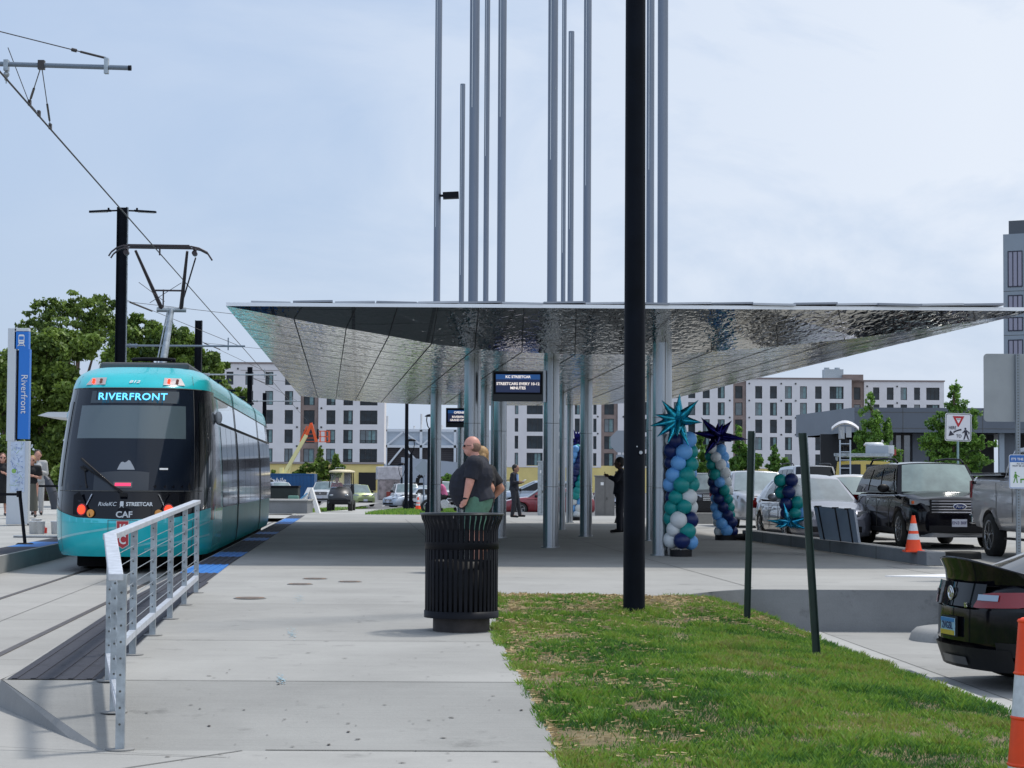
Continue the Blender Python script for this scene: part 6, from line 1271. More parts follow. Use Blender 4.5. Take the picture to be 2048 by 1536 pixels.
lotcar(1012, 128, SUV, paint('navy_paint', (.03, .04, .10), metal=.3), 'parked_suv', 'navy car behind the pipe column left of the man reading', R(10), -.2, lwm)
for px, d, k_ in ((905, 175, 0), (1015, 190, 1), (1230, 150, 2), (1260, 165, 3)):
    lotcar(px, d, SUV, [silver, wcar, slb, wcar][k_], 'parked_suv', ['silver van roof far behind the bald man', 'white car at the far back left of the reading man', 'pale blue car behind the grey utility cabinet', 'white car far behind the black lamp pole'][k_], R(5), -.35, lwm)
# black coupe with duck-tail spoiler, lower right
CP = dict(L=4.27, W=1.78, H=1.31, r=.325, gc=.15, belt=.84, gh=(.72, -.12, -.95, -1.72), xf=1.28, xr=-1.30, hl=(.62, .55, .9), tl=(.78, .52), gr=(.45, .5, .18, 2), gw=.83, rw=.60, arc=.06, zb3=.93, crown=.02, sw=[(.14, .55), (.60, .80)],
 prof=[(-2.14, .60, .30, .40), (-2.07, .78, .58, .32), (-2.0, .86, .73, .26), (-1.90, .91, .85, .21), (-1.72, .94, .95, .18), (-1.4, .92, 1.0, .15), (-1.1, .90, 1.0, .15), (-.4, .85, .985, .15), (.6, .86, .985, .15), (1.1, .82, 1.0, .15), (1.6, .76, .97, .15), (1.95, .66, .88, .16), (2.10, .52, .76, .2), (2.135, .45, .66, .26)])
ang = R(12.5); hd = math.pi / 2 - R(80); rear = PZ(1900, 1345, -.15)
cpos = Vector((3.86, 17.75, -.15)); hdv = Vector((math.cos(hd), math.sin(hd), 0))
t, fr, rr_, sd = car('black_coupe', 'black sports coupe with duck tail spoiler reversing out at the right edge', 'car', CP, cpos + hdv * 4.27, hd, pb, rim_d, group='none')
del t['group']
for o in kids(t):
    if o.name.startswith(('tail_light', 'number_plate')): bpy.data.objects.remove(o)
PLN = [(0, -2.165), (.3, -2.14), (.53, -2.08), (.66, -2.01), (.765, -1.90), (.85, -1.72), (.89, -1.4)]
def bodyp(s, z, o=0.02):     # point on the coupe's rear skin at lateral s (m), height z
    x = interp(PLN, abs(s)) + .22 * max(0, z - .66) + .35 * max(0, .36 - z)
    a = Vector((interp(PLN, abs(s) + .02) - interp(PLN, max(0, abs(s) - .02)), 0, 0)).x; nn = Vector((-.04, math.copysign(a, s) if a > 0 else 0, 0)).normalized()
    return Vector((x, s, z)) + nn * o
def sidep(k, z, o):          # continues round the corner: k 0..1 from the corner to the rear wheel arch
    return Vector((lerp(-1.70, -1.38, k), -(.86 + .028 * k + o), z))
q = MB(); rows = []; CS = [(-1.35, .925), (-1.7, .965), (-1.95, 1.03), (-2.14, 1.115), (-2.175, 1.12), (-2.17, 1.10), (-2.13, 1.00), (-2.12, .90), (-2.10, .865), (-1.6, .83), (-1.35, .90)]
for s_ in [i * .87 / 10 for i in range(-10, 11)]:
    f_ = abs(s_) / .87; rows.append([Vector((min(-1.2, x + (.42 * f_ ** 2.6 if x < -1.9 else .1 * f_ ** 3)), s_, z - (max(0, z - .90) * .72 * f_ ** 2.2))) for x, z in CS])
q.grid(rows, 0, True)
for r_ in (rows[0], rows[-1]): q.add(r_, [tuple(range(len(r_) - 1))], 0)
obj('spoiler', q, pb, t)
q = MB(); q.grid([[bodyp(s, z, .035) for s in [i * .5 / 6 for i in range(-6, 7)]] for z in (.70, .80, .90)], 0, True); obj('boot_lid', q, M['glass'], t)
q = MB(); q.grid([[bodyp(s, z, .012) for s in [i * .84 / 12 for i in range(-12, 13)]] for z in (.40, .50, .60, .68)], 0, True); rb2 = obj('rear_bumper', q, pb, t)
q = MB(); q.grid([[bodyp(s, z, .03) for s in [i * .72 / 10 for i in range(-10, 11)]] for z in (.17, .25, .36)], 0, True); obj('diffuser', q, M['blackp'], t)
q = MB(); q.grid([[bodyp(s, z, .045) for s in [i * .25 / 6 for i in range(-6, 7)]] for z in (.20, .27)], 0, True); obj('diffuser_fin', q, mat('fin_grey', (.08, .08, .085), .4), t)
for sg in (-1, 1):
    q = MB(); q.grid([[bodyp(sg * s, lerp(lo, hi, v), .04) for s, lo, hi in ((.39, .705, .72), (.43, .70, .78), (.48, .70, .82), (.58, .705, .835), (.68, .71, .84), (.76, .715, .845), (.82, .735, .845))] for v in (0, .33, .66, 1)], 0, True); tl2 = obj('tail_light', q, M['redl'], t)
    q = MB(); q.grid([[bodyp(sg * s, lerp(.765, .815, v), .047) for s in (.43, .50, .57, .64)] for v in (0, 1)], 0, True); obj('clear_lens', q, mat('clear_lens', (.30, .38, .48), .15, .2, coat=1), tl2)
    q = MB(); pts_ = [(0, .745, .835), (.3, .76, .83), (.6, .775, .825), (1, .80, .815)]; q.grid([[Vector((sidep(k, lerp(lo, hi, v), .012).x, sg * -sidep(k, 0, .012).y, lerp(lo, hi, v))) for k, lo, hi in pts_] for v in (0, 1)], 0, True); obj('side_light', q, M['redl'], tl2)
    q = MB(); q.grid([[bodyp(sg * s, z, .025) for s in (.62, .7, .78)] for z in (.30, .42)], 0, True); obj('bumper_vent', q, M['blackp'], t)
bm_ = lambda s, z, o: Matrix.Translation(bodyp(s, z, o)) @ Matrix.Rotation(R(-90), 4, 'Z') @ Matrix.Rotation(R(90), 4, 'X')
q = MB(); c_ = bodyp(0, .80, .045); q.lathe([(.048, 0), (.062, 0), (.062, .01), (.048, .01), (.048, 0)], n=24); me = q.mesh('emblem_ring'); me.transform(bm_(0, .805, .045)); obj('emblem_ring', me, M['chrome'], t)
q = MB(); q.lathe([(.014, 0), (.026, 0), (.026, .01), (.014, .01)], n=16, M=Matrix.Diagonal((1, 1.7, 1))); me = q.mesh('emblem_oval'); me.transform(bm_(0, .805, .045)); obj('emblem_oval', me, M['chrome'], t)
text('badge', '86', .06, M['chrome'], t, bm_(-.30, .715, .05), .002, bold=.002)
q = MB(); q.box((bodyp(0, .52, .03).x, 0, .52), (.012, .33, .175)); pl_ = obj('number_plate', q, M['blackp'], t)
q = MB(); x_ = bodyp(0, .52, .045).x; q.box((x_, 0, .52), (.008, .295, .145)); q.box((x_ - .006, 0, .467), (.004, .295, .04), mat=1); q.box((x_ - .006, 0, .575), (.004, .295, .03), mat=2); obj('plate_face', q, [mat('plate_pale_blue', (.30, .50, .62), .5), mat('plate_yellow', (.55, .42, .04), .5), mat('plate_blue', (.04, .20, .45), .5)], pl_)
text('plate_text', '2VGSL', .085, mat('plate_navy', (.02, .03, .12), .5), pl_, Matrix.Translation((x_ - .010, 0, .525)) @ Matrix.Rotation(R(-90), 4, 'Z') @ Matrix.Rotation(R(90), 4, 'X'), .001, bold=.001)
# golf cart facing the camera
d = 97; p = P(679, 1022, d); u = d / F; t = thing('golf_cart', 'dark golf cart with cream roof driven towards the camera past the platform end', 'golf cart', (p.x, d, p.z))
cb_ = mat('cart_body', (.022, .024, .03), .4, 0)
def wht(x, y, r): wheel(t, x, y, r, .2, 1, rim_d).rotation_euler = (0, 0, R(-90) if False else 0)
for sg in (-1, 1):
    for yy_ in (.15, 1.85):
        q = MB(); q.cyl((sg * .50 - .10, yy_, .25), (sg * .50 + .10, yy_, .25), .25, n=20); wl_ = obj('wheel', q, M['rubber'], t)
b = MB(); rows = []
for y_, w_, zt_, zb_ in ((-.42, .42, .62, .42), (-.32, .50, .80, .34), (-.1, .55, .98, .32), (.25, .56, 1.12, .32), (.5, .56, 1.15, .32)):
    rows.append([(-w_, y_, zb_), (-w_, y_, lerp(zb_, zt_, .6)), (-w_ * .8, y_, zt_ * .97), (0, y_, zt_ + .02), (w_ * .8, y_, zt_ * .97), (w_, y_, lerp(zb_, zt_, .6)), (w_, y_, zb_)])
b.grid(rows, 0, True); b.add(rows[0], [tuple(range(7))]); b.box((0, 1.1, .38), (1.1, 1.5, .16)); b.box((0, 1.3, .62), (1.05, .5, .3)); b.box((0, 1.55, 1.0), (1.05, .12, .5)); obj('body', b, cb_, t)
b = MB(); b.bar((-.55, -.45, .5), (.55, -.45, .5), .08, .10); b.bar((-.45, -.47, .38), (.45, -.47, .38), .05, .06); obj('bumper', b, M['blackp'], t)
for sg in (-1, 1):
    b = MB(); b.ball((sg * .36, -.33, .74), .07, 10, sc_=(1.4, .5, .8)); obj('headlight', b, lens, t)
    b = MB(); b.cyl((sg * .54, .42, 1.1), (sg * .50, .75, 1.85), .022, n=8); b.cyl((sg * .54, 1.75, .8), (sg * .50, 1.7, 1.85), .022, n=8); obj('roof_post', b, M['black'], t)
b = MB(); b.lathe([(0, .16), (.38, .14), (.60, .09), (.64, .04), (.62, 0), (0, 0)], (0, 1.2, 1.82), 4 * 6, M=Matrix.Diagonal((1.0, 1.55, 1))); obj('roof', b, mat('cream', (.62, .54, .36), .5), t)
b = MB(); b.tube([(-.3, 1.1, 1.95), (-.3, 1.1, 2.06), (.1, 1.1, 2.06), (.1, 1.1, 1.95)], .012, 6); obj('roof_basket', b, M['galv'], t)
b = MB(); b.grid([[(-.5, .42, 1.12), (.5, .42, 1.12)], [(-.47, .72, 1.8), (.47, .72, 1.8)]], 0, False); wsh = mat('cart_windshield', (.5, .5, .52), .1); wsh.node_tree.nodes['Principled BSDF'].inputs['Alpha'].default_value = .25; obj('windshield', b, wsh, t)
b = MB(); b.box((-.28, .30, 1.02), (.30, .03, .24)); b.box((-.28, .28, 1.02), (.26, .03, .20), mat=1); obj('front_notice', b, [M['reflw'], mat('notice_blue', (.03, .08, .25), .5)], t)
b = MB(); b.lathe([(.15, 0), (.17, .01), (.17, .03), (.15, .04)], (-.24, .72, 1.15), 16, M=Matrix.Rotation(R(60), 3, 'X')); obj('steering_wheel', b, M['blackp'], t)
CART = t
# ------------------------------------------------------------------ people
def capsules(parts, vox, smooth=6, name='body'):
    """union of tapered capsules / ellipsoids, voxel-remeshed to one continuous surface"""
    b = MB()
    for q in parts:
        if q[0] == 'c':
            _, a, c, r0, r1 = q[:5]; b.cyl(a, c, r0, r1, 14); b.ball(a, r0, 12)
            if len(q) < 6: b.ball(c, r1, 12)
        elif q[0] == 'e': _, c, r, s = q[:4]; b.ball(c, r, 16, sc_=s, M=q[4] if len(q) > 4 else None)
    me = b.mesh('t'); o = bpy.data.objects.new('t', me); C.objects.link(o)
    bm = bmesh.new(); bm.from_mesh(me); bmesh.ops.remove_doubles(bm, verts=bm.verts, dist=.0003); bmesh.ops.recalc_face_normals(bm, faces=bm.faces); bm.to_mesh(me); bm.free()
    m_ = o.modifiers.new('r', 'REMESH'); m_.mode = 'VOXEL'; m_.voxel_size = vox; m_.use_smooth_shade = True
    s_ = o.modifiers.new('s', 'SMOOTH'); s_.iterations = smooth; s_.factor = .5
    bpy.context.view_layer.update(); r_ = bpy.data.meshes.new_from_object(o.evaluated_get(bpy.context.evaluated_depsgraph_get())); bpy.data.objects.remove(o); r_.name = name; return r_
V3 = Vector
def person(label, pos, h, face, pose=None, fat=1.0, belly=0.0, skin=None, top=None, legs=None, shoes=None, hair=None, hairlen=0, long_sleeve=False, shorts=False, skirt=False, vox=.012, sh=1.0, extra=None, group=None, glasses=False, bare_shins=False, shirtv=False, headturn=0):
    """local frame: facing +Y, x to the right hand; pose overrides joint positions given as fractions of height"""
    J = dict(hipL=(-.050, 0, .53), hipR=(.050, 0, .53), kneeL=(-.058, .01, .285), kneeR=(.058, .01, .285), ankL=(-.06, -.01, .045), ankR=(.06, -.01, .045), toeL=(-.07, .095, .018), toeR=(.07, .095, .018),
             pel=(0, 0, .54), waist=(0, .0, .62), chest=(0, 0, .73), neck=(0, -.005, .83), head=(0, .012, .925), shL=(-.105, 0, .805), shR=(.105, 0, .805), elL=(-.135, -.01, .635), elR=(.135, -.01, .635), wrL=(-.14, .03, .50), wrR=(.14, .03, .50), hdL=(-.14, .04, .455), hdR=(.14, .04, .455))
    if pose: J.update(pose)
    J = {k: V3(v) * h for k, v in J.items()}
    t = thing('person', label, 'person', pos, face - math.pi / 2, group); skin = skin or M['skin']; f = fat * h / 1.75; parts = []
    ht_ = Matrix.Rotation(headturn, 3, 'Z')
    hc = J['head']; hr = .060 * h
    parts += [('e', hc + V3((0, 0, .012 * h)), hr, (.88, 1.06, 1.12)), ('e', hc + ht_ @ V3((0, .018 * h, -.030 * h)), hr * .70, (.92, 1.0, 1.05)), ('c', J['neck'] - V3((0, 0, .02 * h)), hc - V3((0, .008 * h, .035 * h)), .034 * h * fat ** .5, .032 * h * fat ** .4)]
    parts += [('e', hc + ht_ @ V3((0, hr * 1.08, -.008 * h)), .009 * h, (.8, 1.3, 1.6)), ('e', hc + ht_ @ V3((0, hr * .98, -.035 * h)), .010 * h, (1.5, .6, .6)), ('e', hc + ht_ @ V3((0, hr * .85, .012 * h)), .022 * h, (1.5, .6, .4))]
    for sg in (-1, 1): parts.append(('e', hc + ht_ @ V3((sg * hr * .93, -.004 * h, -.004 * h)), .014 * h, (.45, .9, 1.35)))
    tor = [('c', J['chest'], J['waist'], .088 * h * fat, .080 * h * fat), ('c', J['shL'], J['shR'], .038 * h * fat ** .5, .038 * h * fat ** .5), ('c', J['waist'], J['pel'], .080 * h * fat, .085 * h * fat ** .8), ('c', J['chest'] + V3((0, 0, .03 * h)), J['neck'] - V3((0, 0, .005 * h)), .065 * h * fat ** .5, .034 * h)]
    for s_ in 'LR': tor.append(('c', J['sh' + s_] * .9 + J['neck'] * .1 - V3((0, 0, .01 * h)), J['waist'], .045 * h * fat, .055 * h * fat))
    if belly: tor.append(('e', J['waist'] + V3((0, belly * .60, .01 * h)), .105 * h * fat, (1.0, .95, 1.15))); tor.append(('e', J['chest'] + V3((0, belly * .3, -.015 * h)), .09 * h * fat, (1.0, .9, 1.0)))
    parts += tor; arms, sleeves = [], []
    for s_ in 'LR':
        a = [('c', J['sh' + s_], J['el' + s_], .034 * h * fat ** .8, .027 * h * fat ** .7), ('c', J['el' + s_], J['wr' + s_], .027 * h * fat ** .7, .017 * h * fat ** .4)]; arms += a
        hv = (J['hd' + s_] - J['wr' + s_]); L_ = hv.length; hv.normalize(); sd_ = hv.orthogonal().normalized(); nn = hv.cross(sd_); parts.append(('e', J['wr' + s_] + hv * L_ * .5, .026 * h, (.8, .8, .9)))
        for i in range(4):
            b0 = J['wr' + s_] + hv * L_ * .85 + sd_ * (i - 1.5) * .0095 * h; ln = (.030, .036, .034, .026)[i] * h; b1 = b0 + hv * ln * .55 + nn * ln * .2; b2 = b1 + hv * ln * .25 + nn * ln * .45
            parts += [('c', b0, b1, .0055 * h, .005 * h), ('c', b1, b2, .005 * h, .0042 * h)]
        th0 = J['wr' + s_] + hv * L_ * .35 - sd_ * .012 * h; th1 = th0 + hv * .022 * h - sd_ * .014 * h + nn * .006 * h; parts += [('c', th0, th1, .007 * h, .006 * h), ('c', th1, th1 + hv * .016 * h, .006 * h, .005 * h)]
    parts += arms
    lg = []
    for s_ in 'LR': lg += [('c', J['hip' + s_], J['knee' + s_], .058 * h * fat ** .6, .035 * h * fat ** .5), ('c', J['knee' + s_], J['knee' + s_] * .55 + J['ank' + s_] * .45 + V3((0, -.008 * h, 0)), .033 * h * fat ** .5, .033 * h * fat ** .5), ('c', J['knee' + s_] * .55 + J['ank' + s_] * .45 + V3((0, -.008 * h, 0)), J['ank' + s_], .032 * h * fat ** .5, .019 * h), ('c', J['ank' + s_], J['toe' + s_], .020 * h, .014 * h)]
    parts += lg; obj('body', capsules(parts, vox), skin, t)
    inf = lambda q, k: (q[0], q[1], q[2], q[3] + k, q[4] + k) + q[5:] if q[0] == 'c' else (q[0], q[1], q[2] + k, q[3])
    sp_ = [inf(q, .014 if fat < 1.2 else .022) for q in tor]; sp_[2] = sp_[2] + (1,)
    for s_ in 'LR':
        e = J['el' + s_]; s0 = J['sh' + s_]; rr2 = .036 * h * fat ** .8
        if long_sleeve: sp_ += [('c', s0, e, rr2 + .014, .032 * h * fat ** .7 + .012), ('c', e, e * .06 + J['wr' + s_] * .94, .031 * h * fat ** .7 + .010, .024 * h + .008, 1)]
        else: sp_.append(('c', s0, s0 * .22 + e * .78, rr2 + .014, rr2 + .020, 1))
    if top is not None:
        if long_sleeve or shirtv: sp_.append(('c', J['waist'], J['pel'] - V3((0, 0, .030 * h)), .090 * h * fat, .106 * h * fat ** .85, 1))
        obj('jacket' if long_sleeve else 'shirt', capsules(sp_, vox), top, t)
    if legs is not None:
        lp_ = [('c', J['pel'], J['pel'] - V3((0, 0, .02 * h)), .086 * h * fat ** .8, .086 * h * fat ** .7)]
        if skirt: lp_ = [('c', J['pel'] + V3((0, 0, .04 * h)), V3((0, 0, skirt * h)), .088 * h, .105 * h, 1)]
        else:
            for s_ in 'LR':
                hp, kn, an_ = J['hip' + s_], J['knee' + s_], J['ank' + s_]
                if shorts: lp_.append(('c', hp, hp * .12 + kn * .88, .066 * h * fat ** .6, .062 * h * fat ** .6, 1))
                else: lp_ += [('c', hp, kn, .062 * h * fat ** .6, .046 * h), ('c', kn, an_ - V3((0, 0, .012 * h)), .046 * h, .036 * h, 1)]
        obj('shorts' if shorts else 'skirt' if skirt else 'trousers', capsules(lp_, vox), legs, t)
    if shoes is not None:
        for s_ in 'LR':
            a, c = J['ank' + s_], J['toe' + s_]; q = capsules([('c', a - V3((0, .012 * h, .015 * h)), c, .026 * h, .020 * h), ('e', c * .6 + a * .4 - V3((0, 0, .01 * h)), .024 * h, (1, 1.8, .7))], .008, 3, 'shoe'); obj('shoe', q, shoes, t)
    if hair is not None:
        q = MB(); hp_ = [('e', hc + V3((0, -.012 * h, .024 * h)), hr * 1.02, (.95, 1.06, 1.06)), ('e', hc + V3((0, -.03 * h, -.005 * h)), hr * .85, (.95, .7, 1.0))]
        if hairlen:
            for k_ in (-1, 0, 1): hp_.append(('c', hc + V3((k_ * hr * .6, -.035 * h, 0)), hc + V3((k_ * hr * .75, -.045 * h, -hairlen * h)), hr * .5, hr * .35))
        me = capsules(hp_, vox * .8, 2, 'hair'); obj('hair', me, hair, t)
    if glasses:
        q = MB()
        for sg in (-1, 1): q.ball(hc + ht_ @ V3((sg * hr * .42, hr * .98, .006 * h)), .014 * h, 10, sc_=(1.1, .4, .75)); q.cyl(hc + ht_ @ V3((sg * hr * .85, hr * .6, .008 * h)), hc + ht_ @ V3((sg * hr * .92, 0, .008 * h)), .003, n=6)
        q.bar(hc + ht_ @ V3((-hr * .9, hr * .85, .010 * h)), hc + ht_ @ V3((hr * .9, hr * .85, .010 * h)), .006, .01); obj('sunglasses', q, M['black'], t)
    return t, J
navy = mat('navy_cloth', (.010, .012, .022), .85, 0, 14, .3, .002, 30); blackc = mat('black_cloth', (.010, .010, .012), .88, 0, 14, .3, .002, 30); greens = mat('green_cloth', (.075, .17, .12), .85, 0, 14, .15, .003, 25); charcoal = mat('charcoal_cloth', (.022, .024, .032), .85, 0, 14, .3); olive = mat('olive_cloth', (.10, .10, .085), .9); lightgrey = mat('light_grey_cloth', (.42, .42, .42), .85); redc = mat('red_cloth', (.20, .012, .03), .8)
blonde = mat('blonde_hair', (.34, .20, .08), .6, 0, 60, .4); brownh = mat('brown_hair', (.035, .02, .012), .6, 0, 60, .4); blackh = mat('black_hair', (.010, .009, .009), .6); pinksk = mat('pink_skin', (.56, .27, .21), .5, 0, 16, .10)
# the heavy bald man; faces left (-X), turned slightly away
d = 28.3; p = P(952, 1140, d); LEFT = R(180)
t, J = person('heavy bald man in black T-shirt and green shorts facing left behind the trash can', (p.x, d, .34), 1.86, R(168), dict(shL=(-.118, -.005, .805), shR=(.118, -.005, .805), elL=(-.150, .02, .655), elR=(.150, .0, .655), wrL=(-.150, .05, .53), wrR=(.145, .025, .53), hdL=(-.13, .07, .50), hdR=(.125, .045, .495), head=(0, .035, .93), neck=(0, .0, .835), pel=(0, -.02, .54), chest=(0, .0, .725), waist=(0, .015, .615), hipL=(-.06, -.01, .52), hipR=(.06, -.01, .52)), 1.30, .17, pinksk, navy, greens, mat('sandal', (.03, .02, .018), .7), None, shorts=True, vox=.010, glasses=True, shirtv=True, headturn=R(10))
hc = J['head']; q = MB()
q = capsules([('e', hc + V3((0, -.040, .0)), .108, (.98, .78, .80))], .008, 2, 'hair'); obj('hair', q, mat('cropped_hair', (.20, .12, .085), .8, 0, 60, .3), t)
q = MB(); q.lathe([(.040, -.012), (.046, 0), (.040, .012)], n=14); me = q.mesh('watch'); me.transform(Matrix.Translation(J['wrL'] + V3((0, -.0, .03)))); obj('watch', me, M['blackp'], t)
q = MB()
for k_ in range(5): q.box((-.235 * 1.0, .02 + random.uniform(-.02, .02), 1.34 + k_ * .018), (.006, random.uniform(.02, .06), .012))
obj('sleeve_print', q, mat('print_green', (.09, .16, .14), .8), t)
d = 29.3; p = P(961, 1140, d); person('woman with blonde hair and black T-shirt standing just behind the bald man', (p.x, d, .34), 1.74, R(165), dict(shL=(-.115, -.04, .80), elL=(-.150, -.13, .66), wrL=(-.12, -.08, .55), hdL=(-.09, -.04, .53), shR=(.115, -.04, .80), elR=(.150, -.13, .66)), 1.28, .08, mat('tan_skin', (.42, .20, .13), .55), blackc, blackc, M['blackp'], blonde, .045, shorts=True, vox=.012)
# man in a suit walking and looking at papers
d = 69.5; p = P(1028, 1030, d); sx_ = dict(elL=(-.13, .0, .655), wrL=(-.08, .13, .665), hdL=(-.05, .17, .675), elR=(.13, .0, .655), wrR=(.08, .13, .665), hdR=(.05, .17, .675), kneeL=(-.058, .06, .285), ankL=(-.06, .10, .05), toeL=(-.06, .19, .03), kneeR=(.058, .02, .285), ankR=(.06, -.02, .045), head=(0, .03, .92))
t, J = person('bearded man in dark suit and blue shirt reading papers under the far canopy end', (p.x, d, .36), 1.80, R(-18), sx_, .95, 0, M['skin_d'], navy, charcoal, M['blackp'], blackh, long_sleeve=True, vox=.014)
q = MB(); q.box(V3((0, .185, .69)) * 1.8, (.22, .16, .01), M=Matrix.Rotation(R(35), 3, 'X')); obj('papers', q, M['white'], t); q = MB(); q.box(V3((.03, .075, .74)) * 1.8, (.10, .05, .26)); obj('shirt_front', q, mat('shirt_blue', (.25, .38, .65), .8), t)
# man in black suit photographing towards the left
d = 49.6; p = P(1241, 1060, d); ph = dict(elL=(-.12, .06, .70), wrL=(-.05, .155, .745), hdL=(-.03, .20, .775), elR=(.12, .06, .70), wrR=(.05, .155, .745), hdR=(.03, .20, .775), kneeL=(-.055, .02, .285), ankL=(-.055, .015, .045), toeL=(-.055, .12, .018), head=(0, .02, .925))
t, J = person('man in black suit holding up a phone beside the black lamp pole', (p.x, d, .36), 1.82, R(176), ph, 1.0, 0, mat('dark_skin', (.10, .055, .04), .55), navy, navy, M['blackp'], blackh, long_sleeve=True, vox=.013)
q = MB(); q.box(V3((0, .212, .79)) * 1.82, (.15, .012, .075)); obj('phone', q, M['black'], t); q = MB(); q.box(V3((0, .062, .79)) * 1.82, (.07, .04, .10)); obj('collar', q, lightgrey, t)
# people on the far platform
d = 57; arms = dict(elL=(-.13, -.01, .64), wrL=(-.06, .10, .665), hdL=(.0, .12, .68), elR=(.13, -.01, .64), wrR=(.06, .10, .665), hdR=(.0, .125, .67))
zf = zl(57)
p = P(3, 1030, d); person('woman with long brown hair, sunglasses and black dress at the far left edge', (p.x, d, zf), 1.74, R(-70), dict(elR=(.12, .0, .64), wrR=(.14, .06, .60), hdR=(.15, .09, .60), elL=(-.13, 0, .64), wrL=(-.03, .12, .68), hdL=(.02, .14, .70)), .95, 0, M['skin'], blackc, blackc, M['blackp'], mat('auburn', (.10, .035, .018), .6), .12, skirt=.2, vox=.014, glasses=True)
p = P(63, 1030, d - 1.5); person('blonde woman in black top and long grey skirt with folded arms beside the pylon', (p.x, d - 1.5, zf), 1.66, R(-85), arms, 1.0, 0, M['skin'], blackc, olive, M['blackp'], blonde, .03, skirt=.10, vox=.014, glasses=True)
p = P(74, 1028, d + .8); person('dark haired man in light grey jacket standing behind the blonde woman', (p.x, d + .8, zf + .02), 1.82, R(-80), arms, 1.0, 0, M['skin'], lightgrey, lightgrey, M['blackp'], brownh, 0, long_sleeve=True, vox=.014, glasses=False)
# golf cart driver and rider by the motorcycle
c0 = CART.location; person('driver in dark red shirt sitting in the golf cart', (c0.x - .24, 97 + 1.25, c0.z + .02), 1.78, R(-90), dict(hipL=(-.05, 0, .42), hipR=(.05, 0, .42), pel=(0, 0, .43), waist=(0, -.01, .51), chest=(0, -.01, .62), neck=(0, 0, .72), head=(0, .012, .815), shL=(-.105, 0, .70), shR=(.105, 0, .70), elL=(-.135, .07, .58), elR=(.135, .07, .58), wrL=(-.09, .2, .60), wrR=(.09, .2, .60), hdL=(-.06, .24, .61), hdR=(.06, .24, .61), kneeL=(-.08, .25, .42), kneeR=(.08, .25, .42), ankL=(-.08, .30, .21), ankR=(.08, .30, .21), toeL=(-.08, .38, .20), toeR=(.08, .38, .20)), 1.05, .05, M['skin_d'], redc, blackc, M['blackp'], blackh, vox=.016)
d = 90; p = P(889, 1016, d); person('person in pink shirt sitting on the motorcycle left of the bald man', (p.x, d, zr(d) + .0), 1.70, R(175), dict(hipL=(-.06, 0, .46), hipR=(.06, 0, .46), pel=(0, 0, .47), waist=(0, .02, .55), chest=(0, .06, .66), neck=(0, .1, .76), head=(0, .13, .85), shL=(-.105, .07, .73), shR=(.105, .07, .73), elL=(-.13, .14, .62), elR=(.13, .14, .62), wrL=(-.1, .24, .60), wrR=(.1, .24, .60), hdL=(-.1, .28, .6), hdR=(.1, .28, .6), kneeL=(-.12, .17, .36), kneeR=(.12, .17, .36), ankL=(-.11, .08, .10), ankR=(.11, .08, .10), toeL=(-.11, .16, .08), toeR=(.11, .16, .08)), 1.0, 0, M['skin'], mat('pink_cloth', (.50, .12, .25), .8), blackc, M['blackp'], brownh, .05, vox=.016)
t = thing('motorcycle', 'dark motorcycle parked left of the bald man', 'motorcycle', (p.x, d, zr(d)), R(175)); q = MB()
for x_ in (-.72, .72):
    q = MB(); q.lathe([(.22, -.06), (.31, -.05), (.33, 0), (.31, .05), (.22, .06)], (x_, 0, .33), 24, M=Matrix.Rotation(R(90), 3, 'X')); w_ = obj('wheel', q, M['rubber'], t); q = MB()
    for k_ in range(8): a = k_ * math.pi / 4; q.bar((x_, 0, .33), (x_ + .25 * math.cos(a), 0, .33 + .25 * math.sin(a)), .012, .012, (0, 1, 0))
    q.lathe([(.20, -.03), (.23, -.03), (.23, .03), (.20, .03)], (x_, 0, .33), 20, M=Matrix.Rotation(R(90), 3, 'X')); obj('rim', q, M['chrome'], w_)
q = MB(); q.ball((.15, 0, .82), .2, 12, sc_=(1.5, .7, .7)); obj('fuel_tank', q, pb, t); q = MB(); q.ball((-.35, 0, .78), .2, 12, sc_=(1.7, .8, .4)); obj('seat', q, M['blackp'], t)
q = MB(); q.cyl((0, -.12, .45), (0, .12, .45), .20, n=14); q.bar((-.72, .1, .33), (.1, .1, .45), .05, .06); q.bar((-.8, .14, .35), (.2, .14, .3), .06, .06); obj('engine', q, M['chrome'], t); q = MB(); q.bar((.72, .08, .33), (.48, .08, 1.0), .05, .05); q.bar((.72, -.08, .33), (.48, -.08, 1.0), .05, .05); q.bar((.45, -.35, 1.08), (.45, .35, 1.08), .03, .03); q.ball((.62, 0, .92), .1, 10); obj('front_fork', q, M['chrome'], t)
q = MB(); q.ball((-.98, 0, .62), .06, 8); obj('tail_light', q, mat('moto_red', (.6, .02, .05), .3, emit=(1, .05, .1), es=.5), t)

# ------------------------------------------------------------------ balloons
bal = dict(L=mat('balloon_light_blue', (.13, .36, .72), .42, 0, spec=.4), W=mat('balloon_white', (.62, .66, .68), .45, 0, spec=.4), T=mat('balloon_teal', (.005, .24, .235), .38, 0, spec=.4), N=mat('balloon_navy', (.006, .018, .10), .35, 0, spec=.4))
def star(name, c, R_, dirs, m_, par):
    b = MB(); b.ball((0, 0, 0), R_ * .17, 12)
    for v, l_ in dirs:
        v = V3(v).normalized(); u_ = v.orthogonal().normalized(); w_ = v.cross(u_); n = 8; rows = []
        for s_, r_ in ((.03, .13), (.18, .19), (.42, .16), (.72, .075), (1.0, .004)):
            rows.append([v * R_ * l_ * s_ + (u_ * math.cos(2 * math.pi * i / n) + w_ * math.sin(2 * math.pi * i / n)) * R_ * r_ * (1 if i % 2 else .72) for i in range(n + 1)])
        b.grid(rows, 0, True)
    o = obj(name, b, m_, par); o.location = c; return o
